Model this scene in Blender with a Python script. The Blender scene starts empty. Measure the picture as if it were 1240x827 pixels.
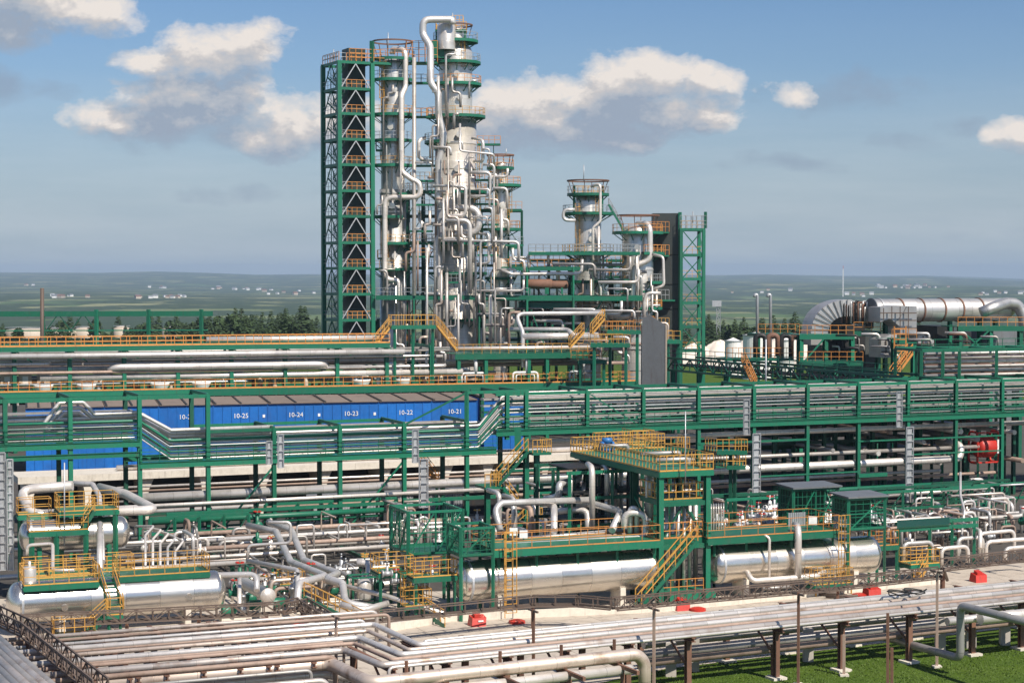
import bpy, math, random
from mathutils import Vector as V3
R = math.radians
rnd = random.Random(7)
sc = bpy.context.scene
COL = sc.collection
# ------------------------------------------------------------------ camera model (photograph is 1240 x 827)
FPX, CX, CY, HZ, CAMZ = 2200.0, 620.0, 413.5, 331.0, 23.0
TH = math.atan((CY - HZ) / FPX)
_c, _s = math.cos(TH), math.sin(TH)
def ray(px, py):
    a, b = px - CX, CY - py
    return V3((a, FPX * _c + b * _s, -FPX * _s + b * _c))
def W(px, py, Y):                      # point at world depth Y seen at that place of the photograph
    d = ray(px, py); k = Y / d.y
    return V3((d.x * k, Y, CAMZ + d.z * k))
def G(px, py, z=0.0):                  # point on the horizontal plane z
    d = ray(px, py); k = (z - CAMZ) / d.z
    return V3((d.x * k, d.y * k, z))
def XZ(px, Y, z):                      # point in the vertical line of px at depth Y and height z
    p = W(px, HZ, Y); return V3((p.x, Y, z))
UP = V3((0, 0, 1))
# ------------------------------------------------------------------ materials
MATS = {}
class NT:
    def __init__(s, nt): s.nt = nt; s.n = nt.nodes; s.l = nt.links
    def __call__(s, typ, props=None, **ins):
        n = s.n.new(typ)
        for k, v in (props or {}).items(): setattr(n, k, v)
        for k, v in ins.items():
            key = int(k[1:]) if k[0] == 'i' and k[1:].isdigit() else k.replace('_', ' ')
            s.set(n.inputs[key], v)
        return n
    def set(s, sock, v):
        if hasattr(v, 'is_output'): s.l.new(v, sock)
        elif isinstance(v, bpy.types.Node): s.l.new(v.outputs[0], sock)
        else: sock.default_value = v
    def math(s, op, a, b=0.0, c=0.0, clamp=False):
        n = s('ShaderNodeMath', dict(operation=op, use_clamp=clamp), i0=a, i1=b, i2=c); return n.outputs[0]
    def mix(s, f, a, b, bt='MIX'):
        n = s('ShaderNodeMix', dict(data_type='RGBA', blend_type=bt)); s.set(n.inputs[0], f); s.set(n.inputs[6], a); s.set(n.inputs[7], b); return n.outputs[2]
    def ramp(s, f, stops):
        n = s('ShaderNodeValToRGB', Fac=f); e = n.color_ramp.elements
        while len(e) < len(stops): e.new(0.5)
        for q, (p, c) in zip(e, stops):
            q.position = p; q.color = c if len(c) == 4 else (*c, 1)
        return n.outputs[0]
    def noise(s, vec, scale, det=4.0, rough=0.55):
        n = s('ShaderNodeTexNoise', None, Vector=vec, Scale=scale, Detail=det, Roughness=rough); return n.outputs[0]
def c4(c): return (c[0], c[1], c[2], 1.0)
def new_mat(name):
    m = bpy.data.materials.new(name); m.use_nodes = True; nt = m.node_tree; nt.nodes.clear()
    n = NT(nt); out = n('ShaderNodeOutputMaterial'); b = n('ShaderNodeBsdfPrincipled'); nt.links.new(b.outputs[0], out.inputs[0])
    MATS[name] = m; return m, n, b
def paint(name, col, rough=0.45, metal=0.0, dirt=0.35, dirtcol=(0.12, 0.085, 0.06), scale=0.9, var=0.12, bump=0.0, streak=0.4, streakcol=(0.10, 0.06, 0.04)):
    m, n, b = new_mat(name)
    co = n('ShaderNodeTexCoord').outputs['Object']
    geo = n('ShaderNodeNewGeometry').outputs['Position']
    f1 = n.noise(geo, scale, 6.0, 0.65)
    f2 = n.noise(geo, scale * 6.0, 3.0)
    oi = n('ShaderNodeObjectInfo').outputs['Random']
    tone = n.math('MULTIPLY_ADD', oi, var * 2, 1.0 - var)
    tone2 = n.math('MULTIPLY_ADD', f2, 0.3, 0.85)
    hs = n('ShaderNodeHueSaturation', None, Hue=0.5, Saturation=1.0, Value=n.math('MULTIPLY', tone, tone2), Fac=1.0, Color=c4(col)).outputs[0]
    dm = n.ramp(f1, [(0.5, (0, 0, 0)), (0.78, (dirt, dirt, dirt))])
    st = n.noise(n('ShaderNodeVectorMath', dict(operation='MULTIPLY'), i0=geo, i1=(1.0, 1.0, 0.13)).outputs[0], 3.2, 5.0, 0.7)
    base = n.mix(n.ramp(st, [(0.55, (0, 0, 0)), (0.72, (streak,) * 3)]), n.mix(dm, hs, c4(dirtcol)), c4(streakcol))
    n.set(b.inputs['Base Color'], base)
    b.inputs['Metallic'].default_value = metal
    n.set(b.inputs['Roughness'], n.math('MULTIPLY_ADD', f2, 0.25, rough - 0.12))
    if bump:
        bp = n('ShaderNodeBump', None, Strength=bump, Distance=0.05, Height=f2); n.set(b.inputs['Normal'], bp)
    return m
def cladding(name, col, seam, row, rough, metal=0.85, dirt=0.3, dark=0.35, dirtcol=(0.2, 0.15, 0.1), tone=0.13, streak=False):
    """sheet metal cladding: joints along the length, each sheet a slightly different tone"""
    m, n, b = new_mat(name)
    uv = n('ShaderNodeUVMap').outputs[0]
    geo = n('ShaderNodeNewGeometry').outputs['Position']
    br = n('ShaderNodeTexBrick', dict(offset=0.5, squash=1.0), Vector=uv, Color1=(0, 0, 0, 1), Color2=(1, 1, 1, 1), Mortar=(0.5, 0.5, 0.5, 1), Scale=1.0, Mortar_Size=0.022, Mortar_Smooth=0.3, Bias=0.0, Brick_Width=seam, Row_Height=row)
    oi = n('ShaderNodeObjectInfo').outputs['Random']
    f = n.noise(geo, 0.7, 6.0, 0.65); f2 = n.noise(geo, 4.0, 4.0, 0.6)
    if streak: f2 = n.noise(n('ShaderNodeVectorMath', dict(operation='MULTIPLY'), i0=uv, i1=(1.2, 0.12, 1)).outputs[0], 4.0, 6.0, 0.7)
    val = n.math('MULTIPLY_ADD', br.outputs[0], tone, n.math('MULTIPLY_ADD', oi, 0.3, 0.72))
    base = n('ShaderNodeHueSaturation', None, Hue=0.5, Saturation=n.math('MULTIPLY_ADD', oi, 0.8, 0.6), Value=val, Fac=1.0, Color=c4(col)).outputs[0]
    base = n.mix(n.ramp(f, [(0.5, (0, 0, 0)), (0.75, (dirt,) * 3)]), base, c4(dirtcol))
    base = n.mix(n.math('MULTIPLY', br.outputs['Fac'], dark), base, (0.03, 0.025, 0.02, 1))
    n.set(b.inputs['Base Color'], base)
    b.inputs['Metallic'].default_value = metal
    rg = n.math('MULTIPLY_ADD', br.outputs[0], 0.1, n.math('MULTIPLY_ADD', f2, 0.2, rough - 0.13))
    n.set(b.inputs['Roughness'], rg)
    h = n.math('SUBTRACT', n.math('MULTIPLY', f2, 0.35), br.outputs['Fac'])
    bp = n('ShaderNodeBump', None, Strength=0.25, Distance=0.03, Height=h); n.set(b.inputs['Normal'], bp)
    return m
cladding('clad', (0.80, 0.745, 0.69), 1.6, 40.0, 0.40, 0.5, dirt=0.4)
cladding('clad_worn', (0.66, 0.57, 0.50), 2.2, 40.0, 0.45, 0.5, dirt=0.95, dirtcol=(0.26, 0.15, 0.085))
cladding('clad_dull', (0.46, 0.43, 0.40), 2.0, 40.0, 0.5, 0.5, dirt=0.6)
cladding('shell', (0.80, 0.755, 0.69), 9.0, 2.2, 0.25, 0.92, dirt=0.25, dark=0.25, tone=0.04, streak=True)
cladding('column_shell', (0.80, 0.745, 0.67), 2.6, 1.3, 0.34, 0.6, dirt=0.35, dark=0.35, tone=0.16)
cladding('duct_shell', (0.62, 0.60, 0.58), 2.4, 2.0, 0.45, 0.7, dirt=0.25, dark=0.6)
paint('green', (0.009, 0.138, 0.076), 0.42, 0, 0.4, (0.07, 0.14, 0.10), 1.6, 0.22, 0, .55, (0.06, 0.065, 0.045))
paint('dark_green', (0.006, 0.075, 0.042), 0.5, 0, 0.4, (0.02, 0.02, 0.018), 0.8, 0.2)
paint('yellow', (0.60, 0.32, 0.07), 0.45, 0, 0.45, (0.30, 0.12, 0.04), 1.2, 0.15)
paint('orange', (0.62, 0.26, 0.065), 0.5, 0, 0.45, (0.2, 0.08, 0.04), 1.2, 0.15)
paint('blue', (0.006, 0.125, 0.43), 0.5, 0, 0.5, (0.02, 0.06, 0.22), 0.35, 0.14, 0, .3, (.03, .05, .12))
paint('shaded_blue', (0.006, 0.025, 0.10), 0.5, 0, 0.25, (0.02, 0.02, 0.05), 0.5, 0.1)
paint('red', (0.50, 0.03, 0.018), 0.45, 0, 0.3, (0.2, 0.03, 0.02), 1.5, 0.1)
paint('rust', (0.17, 0.085, 0.055), 0.75, 0, 0.6, (0.07, 0.04, 0.03), 1.5, 0.25)
paint('rust_pipe', (0.36, 0.26, 0.205), 0.62, 0.1, 0.7, (0.12, 0.07, 0.05), 0.6, 0.3)
paint('brown_steel', (0.13, 0.095, 0.075), 0.65, 0.1, 0.5, (0.12, 0.07, 0.045), 1.2, 0.2)
paint('galv', (0.46, 0.47, 0.48), 0.5, 0.55, 0.35, (0.25, 0.22, 0.19), 1.2, 0.15)
paint('grey_paint', (0.17, 0.18, 0.19), 0.5, 0.2, 0.3, (0.09, 0.085, 0.08), 0.6, 0.1)
paint('dark_panel', (0.062, 0.07, 0.068), 0.5, 0.2, 0.4, (0.04, 0.05, 0.04), 0.4, 0.1)
paint('shaft_panel', (0.022, 0.034, 0.028), 0.5, 0.1, 0.4, (0.04, 0.05, 0.04), 0.4, 0.1)
paint('black_steel', (0.025, 0.026, 0.026), 0.55, 0.2, 0.4, (0.05, 0.035, 0.03), 1.0, 0.2)
paint('concrete', (0.46, 0.42, 0.37), 0.85, 0, 0.45, (0.24, 0.2, 0.16), 0.5, 0.1, 0.2)
paint('pale_concrete', (0.66, 0.60, 0.51), 0.85, 0, 0.4, (0.3, 0.26, 0.2), 0.7, 0.1, 0.2)
paint('white', (0.80, 0.79, 0.76), 0.5, 0, 0.25, (0.45, 0.38, 0.3), 0.7, 0.06, 0, .3, (.4, .32, .25))
paint('beige', (0.50, 0.42, 0.33), 0.6, 0, 0.3, (0.4, 0.32, 0.24), 0.5, 0.1)
paint('roof_brown', (0.20, 0.155, 0.125), 0.8, 0, 0.6, (0.09, 0.07, 0.06), 0.5, 0.1)
paint('sand', (0.72, 0.63, 0.54), 0.95, 0, 0.5, (0.5, 0.4, 0.3), 0.15, 0.1, 0.3)
paint('valve_blue', (0.03, 0.16, 0.42), 0.45, 0, 0.3, (0.05, 0.05, 0.06), 1.5, 0.1)
paint('bark', (0.06, 0.042, 0.03), 0.9, 0, 0.5, (0.02, 0.02, 0.02), 2, 0.2)
# ------------------------------------------------------------------ mesh builder
USED = {}
class MB:
    def __init__(s, name, mat, label=None):
        s.name, s.mat, s.label = name, mat, label
        s.v, s.f, s.uv, s.sm = [], [], [], []; s.subs = []
    def sub(s, name, mat, label=None):
        m = MB(name, mat, label); s.subs.append(m); return m
    def face(s, idx, uv=None, smooth=False):
        s.f.append(idx); s.sm.append(smooth)
        s.uv.extend(uv if uv else [(0.3, 0.3)] * len(idx))
    def box(s, c, sx, sy, sz, ax=None, ay=None, az=None):      # c = centre of the BOTTOM face
        ax = (ax or V3((1, 0, 0))).normalized(); az = az or UP
        ay = (ay or az.cross(ax)).normalized()
        b = len(s.v); c = V3(c)
        for k in (0, 1):
            for i, j in ((-1, -1), (1, -1), (1, 1), (-1, 1)):
                s.v.append(c + ax * (i * sx / 2) + ay * (j * sy / 2) + az * (k * sz))
        for q in ((3, 2, 1, 0), (4, 5, 6, 7), (0, 1, 5, 4), (1, 2, 6, 5), (2, 3, 7, 6), (3, 0, 4, 7)):
            w = sx if q[0] in (0, 2, 4, 5, 6) else sy
            s.face(tuple(b + k for k in q), [(0, 0), (sx, 0), (sx, sz), (0, sz)])
        return s
    def beam(s, a, b, w, h=None, up=None):                     # rectangular bar, h measured along up, centred
        h = h or w; a, b = V3(a), V3(b); d = b - a
        if d.length < 1e-6: return s
        d = d.normalized(); up = up or UP
        if abs(d.dot(up)) > 0.98: up = V3((0.4, 1, 0)).normalized()
        x = d.cross(up).normalized(); y = x.cross(d)
        n = len(s.v)
        for p in (a, b):
            for i, j in ((-1, -1), (1, -1), (1, 1), (-1, 1)): s.v.append(p + x * (i * w / 2) + y * (j * h / 2))
        for q in ((0, 1, 5, 4), (1, 2, 6, 5), (2, 3, 7, 6), (3, 0, 4, 7), (3, 2, 1, 0), (4, 5, 6, 7)): s.face(tuple(n + k for k in q))
        return s
    def ibeam(s, a, b, w, h, up=None, t=None):                 # H section
        a, b = V3(a), V3(b); d = (b - a).normalized(); up = up or UP
        if abs(d.dot(up)) > 0.98: up = V3((0.45, -0.89, 0)).normalized()
        x = d.cross(up).normalized(); y = x.cross(d); t = t or h * 0.1
        prof = [(-w/2, -h/2), (w/2, -h/2), (w/2, -h/2+t), (t/2, -h/2+t), (t/2, h/2-t), (w/2, h/2-t), (w/2, h/2), (-w/2, h/2), (-w/2, h/2-t), (-t/2, h/2-t), (-t/2, -h/2+t), (-w/2, -h/2+t)]
        n = len(s.v)
        for p in (a, b):
            for i, j in prof: s.v.append(p + x * i + y * j)
        for k in range(12): k2 = (k + 1) % 12; s.face((n + k, n + k2, n + 12 + k2, n + 12 + k))
        s.face(tuple(n + k for k in range(11, -1, -1))); s.face(tuple(n + 12 + k for k in range(12)))
        return s
    def tube(s, pts, r, n=10, bend=1.6, caps=True, arc=5, dome=False):
        P = [V3(p) for p in pts]
        Q = [P[0]]
        for i in range(1, len(P) - 1):
            a, b, c = P[i - 1], P[i], P[i + 1]
            d1, d2 = (a - b), (c - b); l1, l2 = d1.length, d2.length
            if l1 < 1e-5 or l2 < 1e-5: continue
            d1, d2 = d1 / l1, d2 / l2; ang = d1.angle(d2)
            if ang > 3.05: Q.append(b); continue
            tl = min(bend * 2 * r / max(0.05, math.tan(ang / 2)), 0.49 * l1, 0.49 * l2)
            for k in range(arc + 1):
                t = k / arc; p0, p2 = b + d1 * tl, b + d2 * tl
                Q.append(p0 * (1 - t) ** 2 + b * (2 * t * (1 - t)) + p2 * t * t)
        Q.append(P[-1])
        rr = [r] * len(Q)
        base = len(s.v); L = 0.0; u = rnd.random() * 3
        d = (Q[1] - Q[0]).normalized(); ref = UP if abs(d.z) < 0.9 else V3((0, 1, 0))
        x = d.cross(ref).normalized()
        us = []
        for i, p in enumerate(Q):
            if i == 0: t = Q[1] - Q[0]
            elif i == len(Q) - 1: t = Q[-1] - Q[-2]
            else: t = (Q[i] - Q[i-1]).normalized() + (Q[i+1] - Q[i]).normalized()
            t = t.normalized() if t.length > 1e-6 else d
            x = x - t * x.dot(t)
            x = x.normalized() if x.length > 1e-5 else t.orthogonal().normalized()
            y = t.cross(x)
            if i: u += (Q[i] - Q[i - 1]).length
            us.append(u)
            for k in range(n):
                a = 2 * math.pi * k / n; s.v.append(p + x * (math.cos(a) * rr[i]) + y * (math.sin(a) * rr[i]))
        for i in range(len(Q) - 1):
            for k in range(n):
                k2 = (k + 1) % n; o = base + i * n
                w0, w1 = 2 * math.pi * r * k / n, 2 * math.pi * r * (k + 1) / n
                s.face((o + k, o + k2, o + n + k2, o + n + k), [(us[i], w0), (us[i], w1), (us[i+1], w1), (us[i+1], w0)], True)
        if caps:
            s.face(tuple(base + k for k in range(n - 1, -1, -1))); o = base + (len(Q) - 1) * n; s.face(tuple(o + k for k in range(n)))
        return s
    def lathe(s, c, prof, n=28, axis=None, a0=0.0, a1=2 * math.pi, smooth=True):   # prof: (radius, distance along axis)
        az = (axis or UP).normalized(); ax = az.orthogonal().normalized() if abs(az.z) < 0.9 else V3((1, 0, 0)); ay = az.cross(ax)
        base = len(s.v); full = abs(a1 - a0 - 2 * math.pi) < 1e-6; m = n if full else n + 1; c = V3(c)
        for r, h in prof:
            for k in range(m):
                a = a0 + (a1 - a0) * k / n; s.v.append(c + ax * (math.cos(a) * r) + ay * (math.sin(a) * r) + az * h)
        rm = max(p[0] for p in prof); vv = [0.0]
        for i in range(1, len(prof)): vv.append(vv[-1] + math.hypot(prof[i][0] - prof[i-1][0], prof[i][1] - prof[i-1][1]))
        for i in range(len(prof) - 1):
            for k in range(n):
                k2 = (k + 1) % m; o = base + i * m
                u0, u1 = (a1 - a0) * rm * k / n, (a1 - a0) * rm * (k + 1) / n
                s.face((o + k, o + k2, o + m + k2, o + m + k), [(u0, vv[i]), (u1, vv[i]), (u1, vv[i+1]), (u0, vv[i+1])], smooth)
        return s
    def disc(s, c, r, axis=None, n=20, t=0.05):
        return s.lathe(c, [(0.001, 0), (r, 0), (r, t), (0.001, t)], n, axis, smooth=False)
    def poly(s, pts, t, axis=None):                            # prism: outline pts, extruded along axis by t
        ax = (axis or UP) * t; n = len(s.v); k = len(pts)
        s.v += [V3(p) for p in pts] + [V3(p) + ax for p in pts]
        s.face(tuple(n + i for i in range(k - 1, -1, -1))); s.face(tuple(n + k + i for i in range(k)))
        for i in range(k): j = (i + 1) % k; s.face((n + i, n + j, n + k + j, n + k + i))
        return s
    def sheet(s, pts):
        n = len(s.v); s.v += [V3(p) for p in pts]; s.face(tuple(range(n, n + len(pts))), [(p[0], p[1]) for p in pts]); return s
    def rail(s, pts, h=1.05, sp=1.5, w=0.05, closed=False, mids=(0.5,), kick=0.0):
        P = [V3(p) for p in pts]
        if closed: P.append(P[0])
        for a, b in zip(P, P[1:]):
            L = (b - a).length
            if L < 0.05: continue
            for m in (1.0,) + tuple(mids): s.beam(a + UP * h * m, b + UP * h * m, w)
            if kick: s.beam(a + UP * kick * 0.6, b + UP * kick * 0.6, w * 0.5, kick)
            k = max(1, round(L / sp))
            for i in range(k + 1):
                if i == k and b is not P[-1]: continue
                p = a + (b - a) * (i / k); s.beam(p, p + UP * h, w)
        return s
    def lattice(s, a, b, h, n, w=0.08, axis=None, chord=None):  # truss: bottom chord a-b, top chord h higher, zigzag
        ax = axis or UP; a, b = V3(a), V3(b); cw = chord or w
        s.beam(a, b, cw, cw, ax if abs((b-a).normalized().dot(ax)) < .9 else None); s.beam(a + ax * h, b + ax * h, cw)
        for i in range(n):
            p, q = a + (b - a) * (i / n), a + (b - a) * ((i + 1) / n)
            if i % 2: s.beam(p + ax * h, q, w)
            else: s.beam(p, q + ax * h, w)
            s.beam(p, p + ax * h, w)
        s.beam(b, b + ax * h, w)
        return s
    def ladder(s, a, b, w=0.5, side=None, cage=False, bar=0.05):
        a, b = V3(a), V3(b); d = (b - a); L = d.length; x = (side or V3((1, 0, 0))).normalized()
        for k in (-1, 1): s.beam(a + x * (k * w / 2), b + x * (k * w / 2), bar)
        m = max(2, int(L / 0.6))
        for i in range(m + 1): p = a + d * (i / m); s.beam(p - x * w / 2, p + x * w / 2, bar * 0.8)
        if cage:
            out = x.cross(d.normalized()); out = out if out.y < 0 else -out
            q = int((L - 2.2) / 1.2)
            for i in range(q + 1):
                p = a + d.normalized() * (2.2 + i * 1.2); pr = None
                for k in range(7):
                    an = math.pi * k / 6; e = p + x * (math.cos(an) * w * .7) + out * (math.sin(an) * .7)
                    if pr: s.beam(pr, e, bar * .8)
                    pr = e
            for k in (1, 3, 5):
                an = math.pi * k / 6; o = x * (math.cos(an) * w * .7) + out * (math.sin(an) * .7)
                s.beam(a + d.normalized() * 2.2 + o, b + o, bar * .7)
        return s
    def stair(s, a, b, w, side, tread=True):                    # a bottom, b top
        a, b = V3(a), V3(b); d = b - a; x = side.normalized()
        for k in (-1, 1): s.beam(a + x * (k * w / 2), b + x * (k * w / 2), 0.06, 0.26)
        m = max(2, int(abs(d.z) / 0.25))
        hd = V3((d.x, d.y, 0)).normalized()
        for i in range(1, m + 1):
            p = a + d * (i / m); s.box(p - UP * 0.02, w, 0.26, 0.04, x, hd)
        return s
    def stair_rail(s, a, b, w, side, r=0.05, h=1.0):
        a, b = V3(a), V3(b); x = side.normalized()
        for k in (-1, 1): s.rail([a + x * (k * w / 2), b + x * (k * w / 2)], h, 1.3, r)
        return s
    def build(s, parent=None, off=None, top=False):
        if not s.v: return None
        me = bpy.data.meshes.new(s.name); o = off or V3((0, 0, 0))
        me.from_pydata([tuple(p - o) for p in s.v], [], s.f)
        ul = me.uv_layers.new(name='UVMap'); ul.data.foreach_set('uv', [c for u in s.uv for c in u])
        me.polygons.foreach_set('use_smooth', s.sm); me.materials.append(MATS[s.mat]); me.update()
        ob = bpy.data.objects.new(s.name, me); COL.objects.link(ob)
        if parent: ob.parent = parent
        if s.label: ob['label'] = s.label
        for q in s.subs: q.build(ob, off)
        return ob
THINGS = []
class Thing:
    def __init__(s, name, label, cat, group=None, kind=None):
        s.name, s.label, s.cat, s.group, s.kind = name, label, cat, group, kind; s.parts = []; THINGS.append(s)
    def part(s, name, mat, label=None):
        m = MB(name, mat, label); s.parts.append(m); return m
    def tag(s, o):
        o['label'] = s.label; o['category'] = s.cat
        if s.group: o['group'] = s.group
        if s.kind: o['kind'] = s.kind
    def flush(s):
        ps = [p for p in s.parts if p.v]
        if not ps: return None
        allv = [v for p in ps for v in p.v]
        lo = [min(v[i] for v in allv) for i in range(3)]; hi = [max(v[i] for v in allv) for i in range(3)]
        base = V3(((lo[0] + hi[0]) / 2, (lo[1] + hi[1]) / 2, lo[2]))
        if len(ps) == 1 and not ps[0].label:
            ps[0].name = s.name; o = ps[0].build(None, base)
        else:
            o = bpy.data.objects.new(s.name, None); COL.objects.link(o)
            for p in ps: p.build(o, base)
        o.location = base; s.tag(o); s.ob = o; return o
def one(name, mat, label, cat, group=None, kind=None):
    t = Thing(name, label, cat, group, kind); return t.part(name, mat)
def setting(name, mat):
    t = Thing(name, None, None, None, 'structure')
    t.tag = lambda o: o.__setitem__('kind', 'structure'); return t.part(name, mat)
def pipe(label, pts, r, mat='clad', group=None, n=10, name='pipe', bend=1.6, cat='pipe'):
    m = one(name, mat, label, cat, group); m.tube(pts, r, n, bend); return m
def clone(o, loc, rz=0.0, label=None, scale=None):
    c = o.copy(); COL.objects.link(c); c.location = loc; c.rotation_euler.z = rz
    if label: c['label'] = label
    if scale: c.scale = scale
    for ch in list(o.children):
        d = ch.copy(); COL.objects.link(d); d.parent = c
        for g in ch.children: e = g.copy(); COL.objects.link(e); e.parent = d
    return c
def lerp(a, b, t): return a + (b - a) * t
class Frame:                                   # ground frame along a line of the photograph: u along, v away from the camera
    def __init__(s, a, b):
        s.o = V3((a.x, a.y, 0)); d = V3((b.x - a.x, b.y - a.y, 0)); s.L = d.length; s.u = d.normalized(); s.v = V3((-s.u.y, s.u.x, 0))
    def __call__(s, u, v, z): return s.o + s.u * u + s.v * v + UP * z
    def upx(s, px, v=0.0):                     # u where the line offset v crosses the vertical plane of px
        k = (px - CX) / (FPX * _c)             # x = k*y (close to the horizon row)
        p = s.o + s.v * v
        return (k * p.y - p.x) / (s.u.x - k * s.u.y)
    def at(s, px, v, z): return s(s.upx(px, v), v, z)
ORD = ['first', 'second', 'third', 'fourth', 'fifth', 'sixth', 'seventh', 'eighth', 'ninth', 'tenth', 'eleventh', 'twelfth', 'thirteenth', 'fourteenth', 'fifteenth', 'sixteenth']
# ------------------------------------------------------------------ world, sun, camera
SUN_EL, SUN_AZ = R(47), R(38)                   # behind the camera and to its right
sd = V3((math.sin(SUN_AZ) * math.cos(SUN_EL), -math.cos(SUN_AZ) * math.cos(SUN_EL), math.sin(SUN_EL)))
w = bpy.data.worlds.new('World'); sc.world = w; w.use_nodes = True; w.node_tree.nodes.clear()
HEAPS = [(22, 8, 85, 62, 1.15), (100, 22, 85, 34, 1.0), (-10, 40, 70, 50, 1.1), (262, 66, 85, 44, 0.95), (190, 78, 60, 22, .9), (300, 60, 60, 34, .95), (235, 118, 105, 44, 1.0), (160, 148, 90, 30, .95), (270, 135, 110, 42, .85), (150, 158, 70, 16, 1.), (352, 160, 70, 40, 1.1), (330, 172, 90, 20, .9), (410, 150, 60, 45, 1.0), (770, 100, 105, 42, 1.12), (850, 103, 60, 32, 1.0), (700, 125, 110, 46, 1.05), (640, 138, 90, 48, 1.05), (720, 158, 150, 30, 1.05), (855, 152, 45, 20, .95), (600, 150, 80, 40, 1.0), (946, 117, 34, 17, .5), (785, 138, 125, 34, 1.0), (215, 135, 90, 40, 1.0), (1230, 168, 48, 28, 1.05)]
WISPS = [(1015, 118, 120, 24, .6), (1165, 158, 46, 18, .7), (945, 200, 90, 14, .6), (60, 120, 44, 18, .65), (5, 115, 44, 26, .7), (1190, 285, 60, 10, .3), (300, 235, 90, 14, .45), (915, 2, 60, 8, .7), (640, 170, 150, 26, .6), (230, 165, 160, 24, .6), (1100, 170, 60, 16, .45)]

def cloud_group(heaps, amp, away_on, fs=38.0):
    g = bpy.data.node_groups.new('cloud_density', 'ShaderNodeTree')
    g.interface.new_socket('P', in_out='INPUT', socket_type='NodeSocketVector')
    g.interface.new_socket('D', in_out='OUTPUT', socket_type='NodeSocketFloat')
    n = NT(g); gi = n('NodeGroupInput'); go = n('NodeGroupOutput'); P = gi.outputs[0]
    wv = n('ShaderNodeTexNoise', None, Vector=P, Scale=26.0, Detail=3.0, Roughness=0.5).outputs['Color']
    wv = n('ShaderNodeVectorMath', dict(operation='SUBTRACT'), i0=wv, i1=(0.5, 0.5, 0.5)).outputs[0]
    Pw = n('ShaderNodeVectorMath', dict(operation='MULTIPLY_ADD'), i0=wv, i1=(0.03, 0.02, 0), i2=P).outputs[0]
    best = None
    # direction (azimuth, elevation) of each cloud heap, half-width, half-height, weight
    for a, e, ra, re, k in heaps:
        c = (math.atan((a - CX) / FPX), (HZ - e) / FPX, 0)
        d = n('ShaderNodeVectorMath', dict(operation='SUBTRACT'), i0=Pw, i1=c).outputs[0]
        d = n('ShaderNodeVectorMath', dict(operation='MULTIPLY'), i0=d, i1=(FPX / ra, FPX / re, 0)).outputs[0]
        L = n('ShaderNodeVectorMath', dict(operation='LENGTH'), i0=d).outputs['Value']
        q = n.math('MULTIPLY', n.math('SUBTRACT', 1.0, n.math('POWER', L, 1.6)), k)
        best = q if best is None else n.math('SMOOTH_MAX', best, q, 0.15)
    # heaps of cloud elsewhere in the sky, away from this view
    sx = n('ShaderNodeSeparateXYZ', None, Vector=P)
    big = n.math('MULTIPLY_ADD', n.noise(P, 2.2, 5.0, 0.6), 5.0, -2.75)
    away = n.math('SUBTRACT', n('ShaderNodeVectorMath', dict(operation='LENGTH'), i0=P).outputs['Value'], 0.42)
    away = n.math('MULTIPLY', away, 6.0, clamp=True)
    big = n.math('SUBTRACT', big, n.math('MULTIPLY', n.math('SUBTRACT', 1.0, away), 3.0))
    best = n.math('MAXIMUM', best, -0.6)
    if away_on: best = n.math('MAXIMUM', best, big)
    Ps = n('ShaderNodeVectorMath', dict(operation='MULTIPLY'), i0=P, i1=(1, 1.5, 1)).outputs[0]
    f = n('ShaderNodeTexNoise', None, Vector=Ps, Scale=fs, Detail=12.0, Roughness=0.63, Distortion=0.1).outputs[0]
    D = n.math('ADD', best, n.math('MULTIPLY_ADD', f, amp, -amp * .52))
    n.set(go.inputs[0], D); return g
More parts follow.
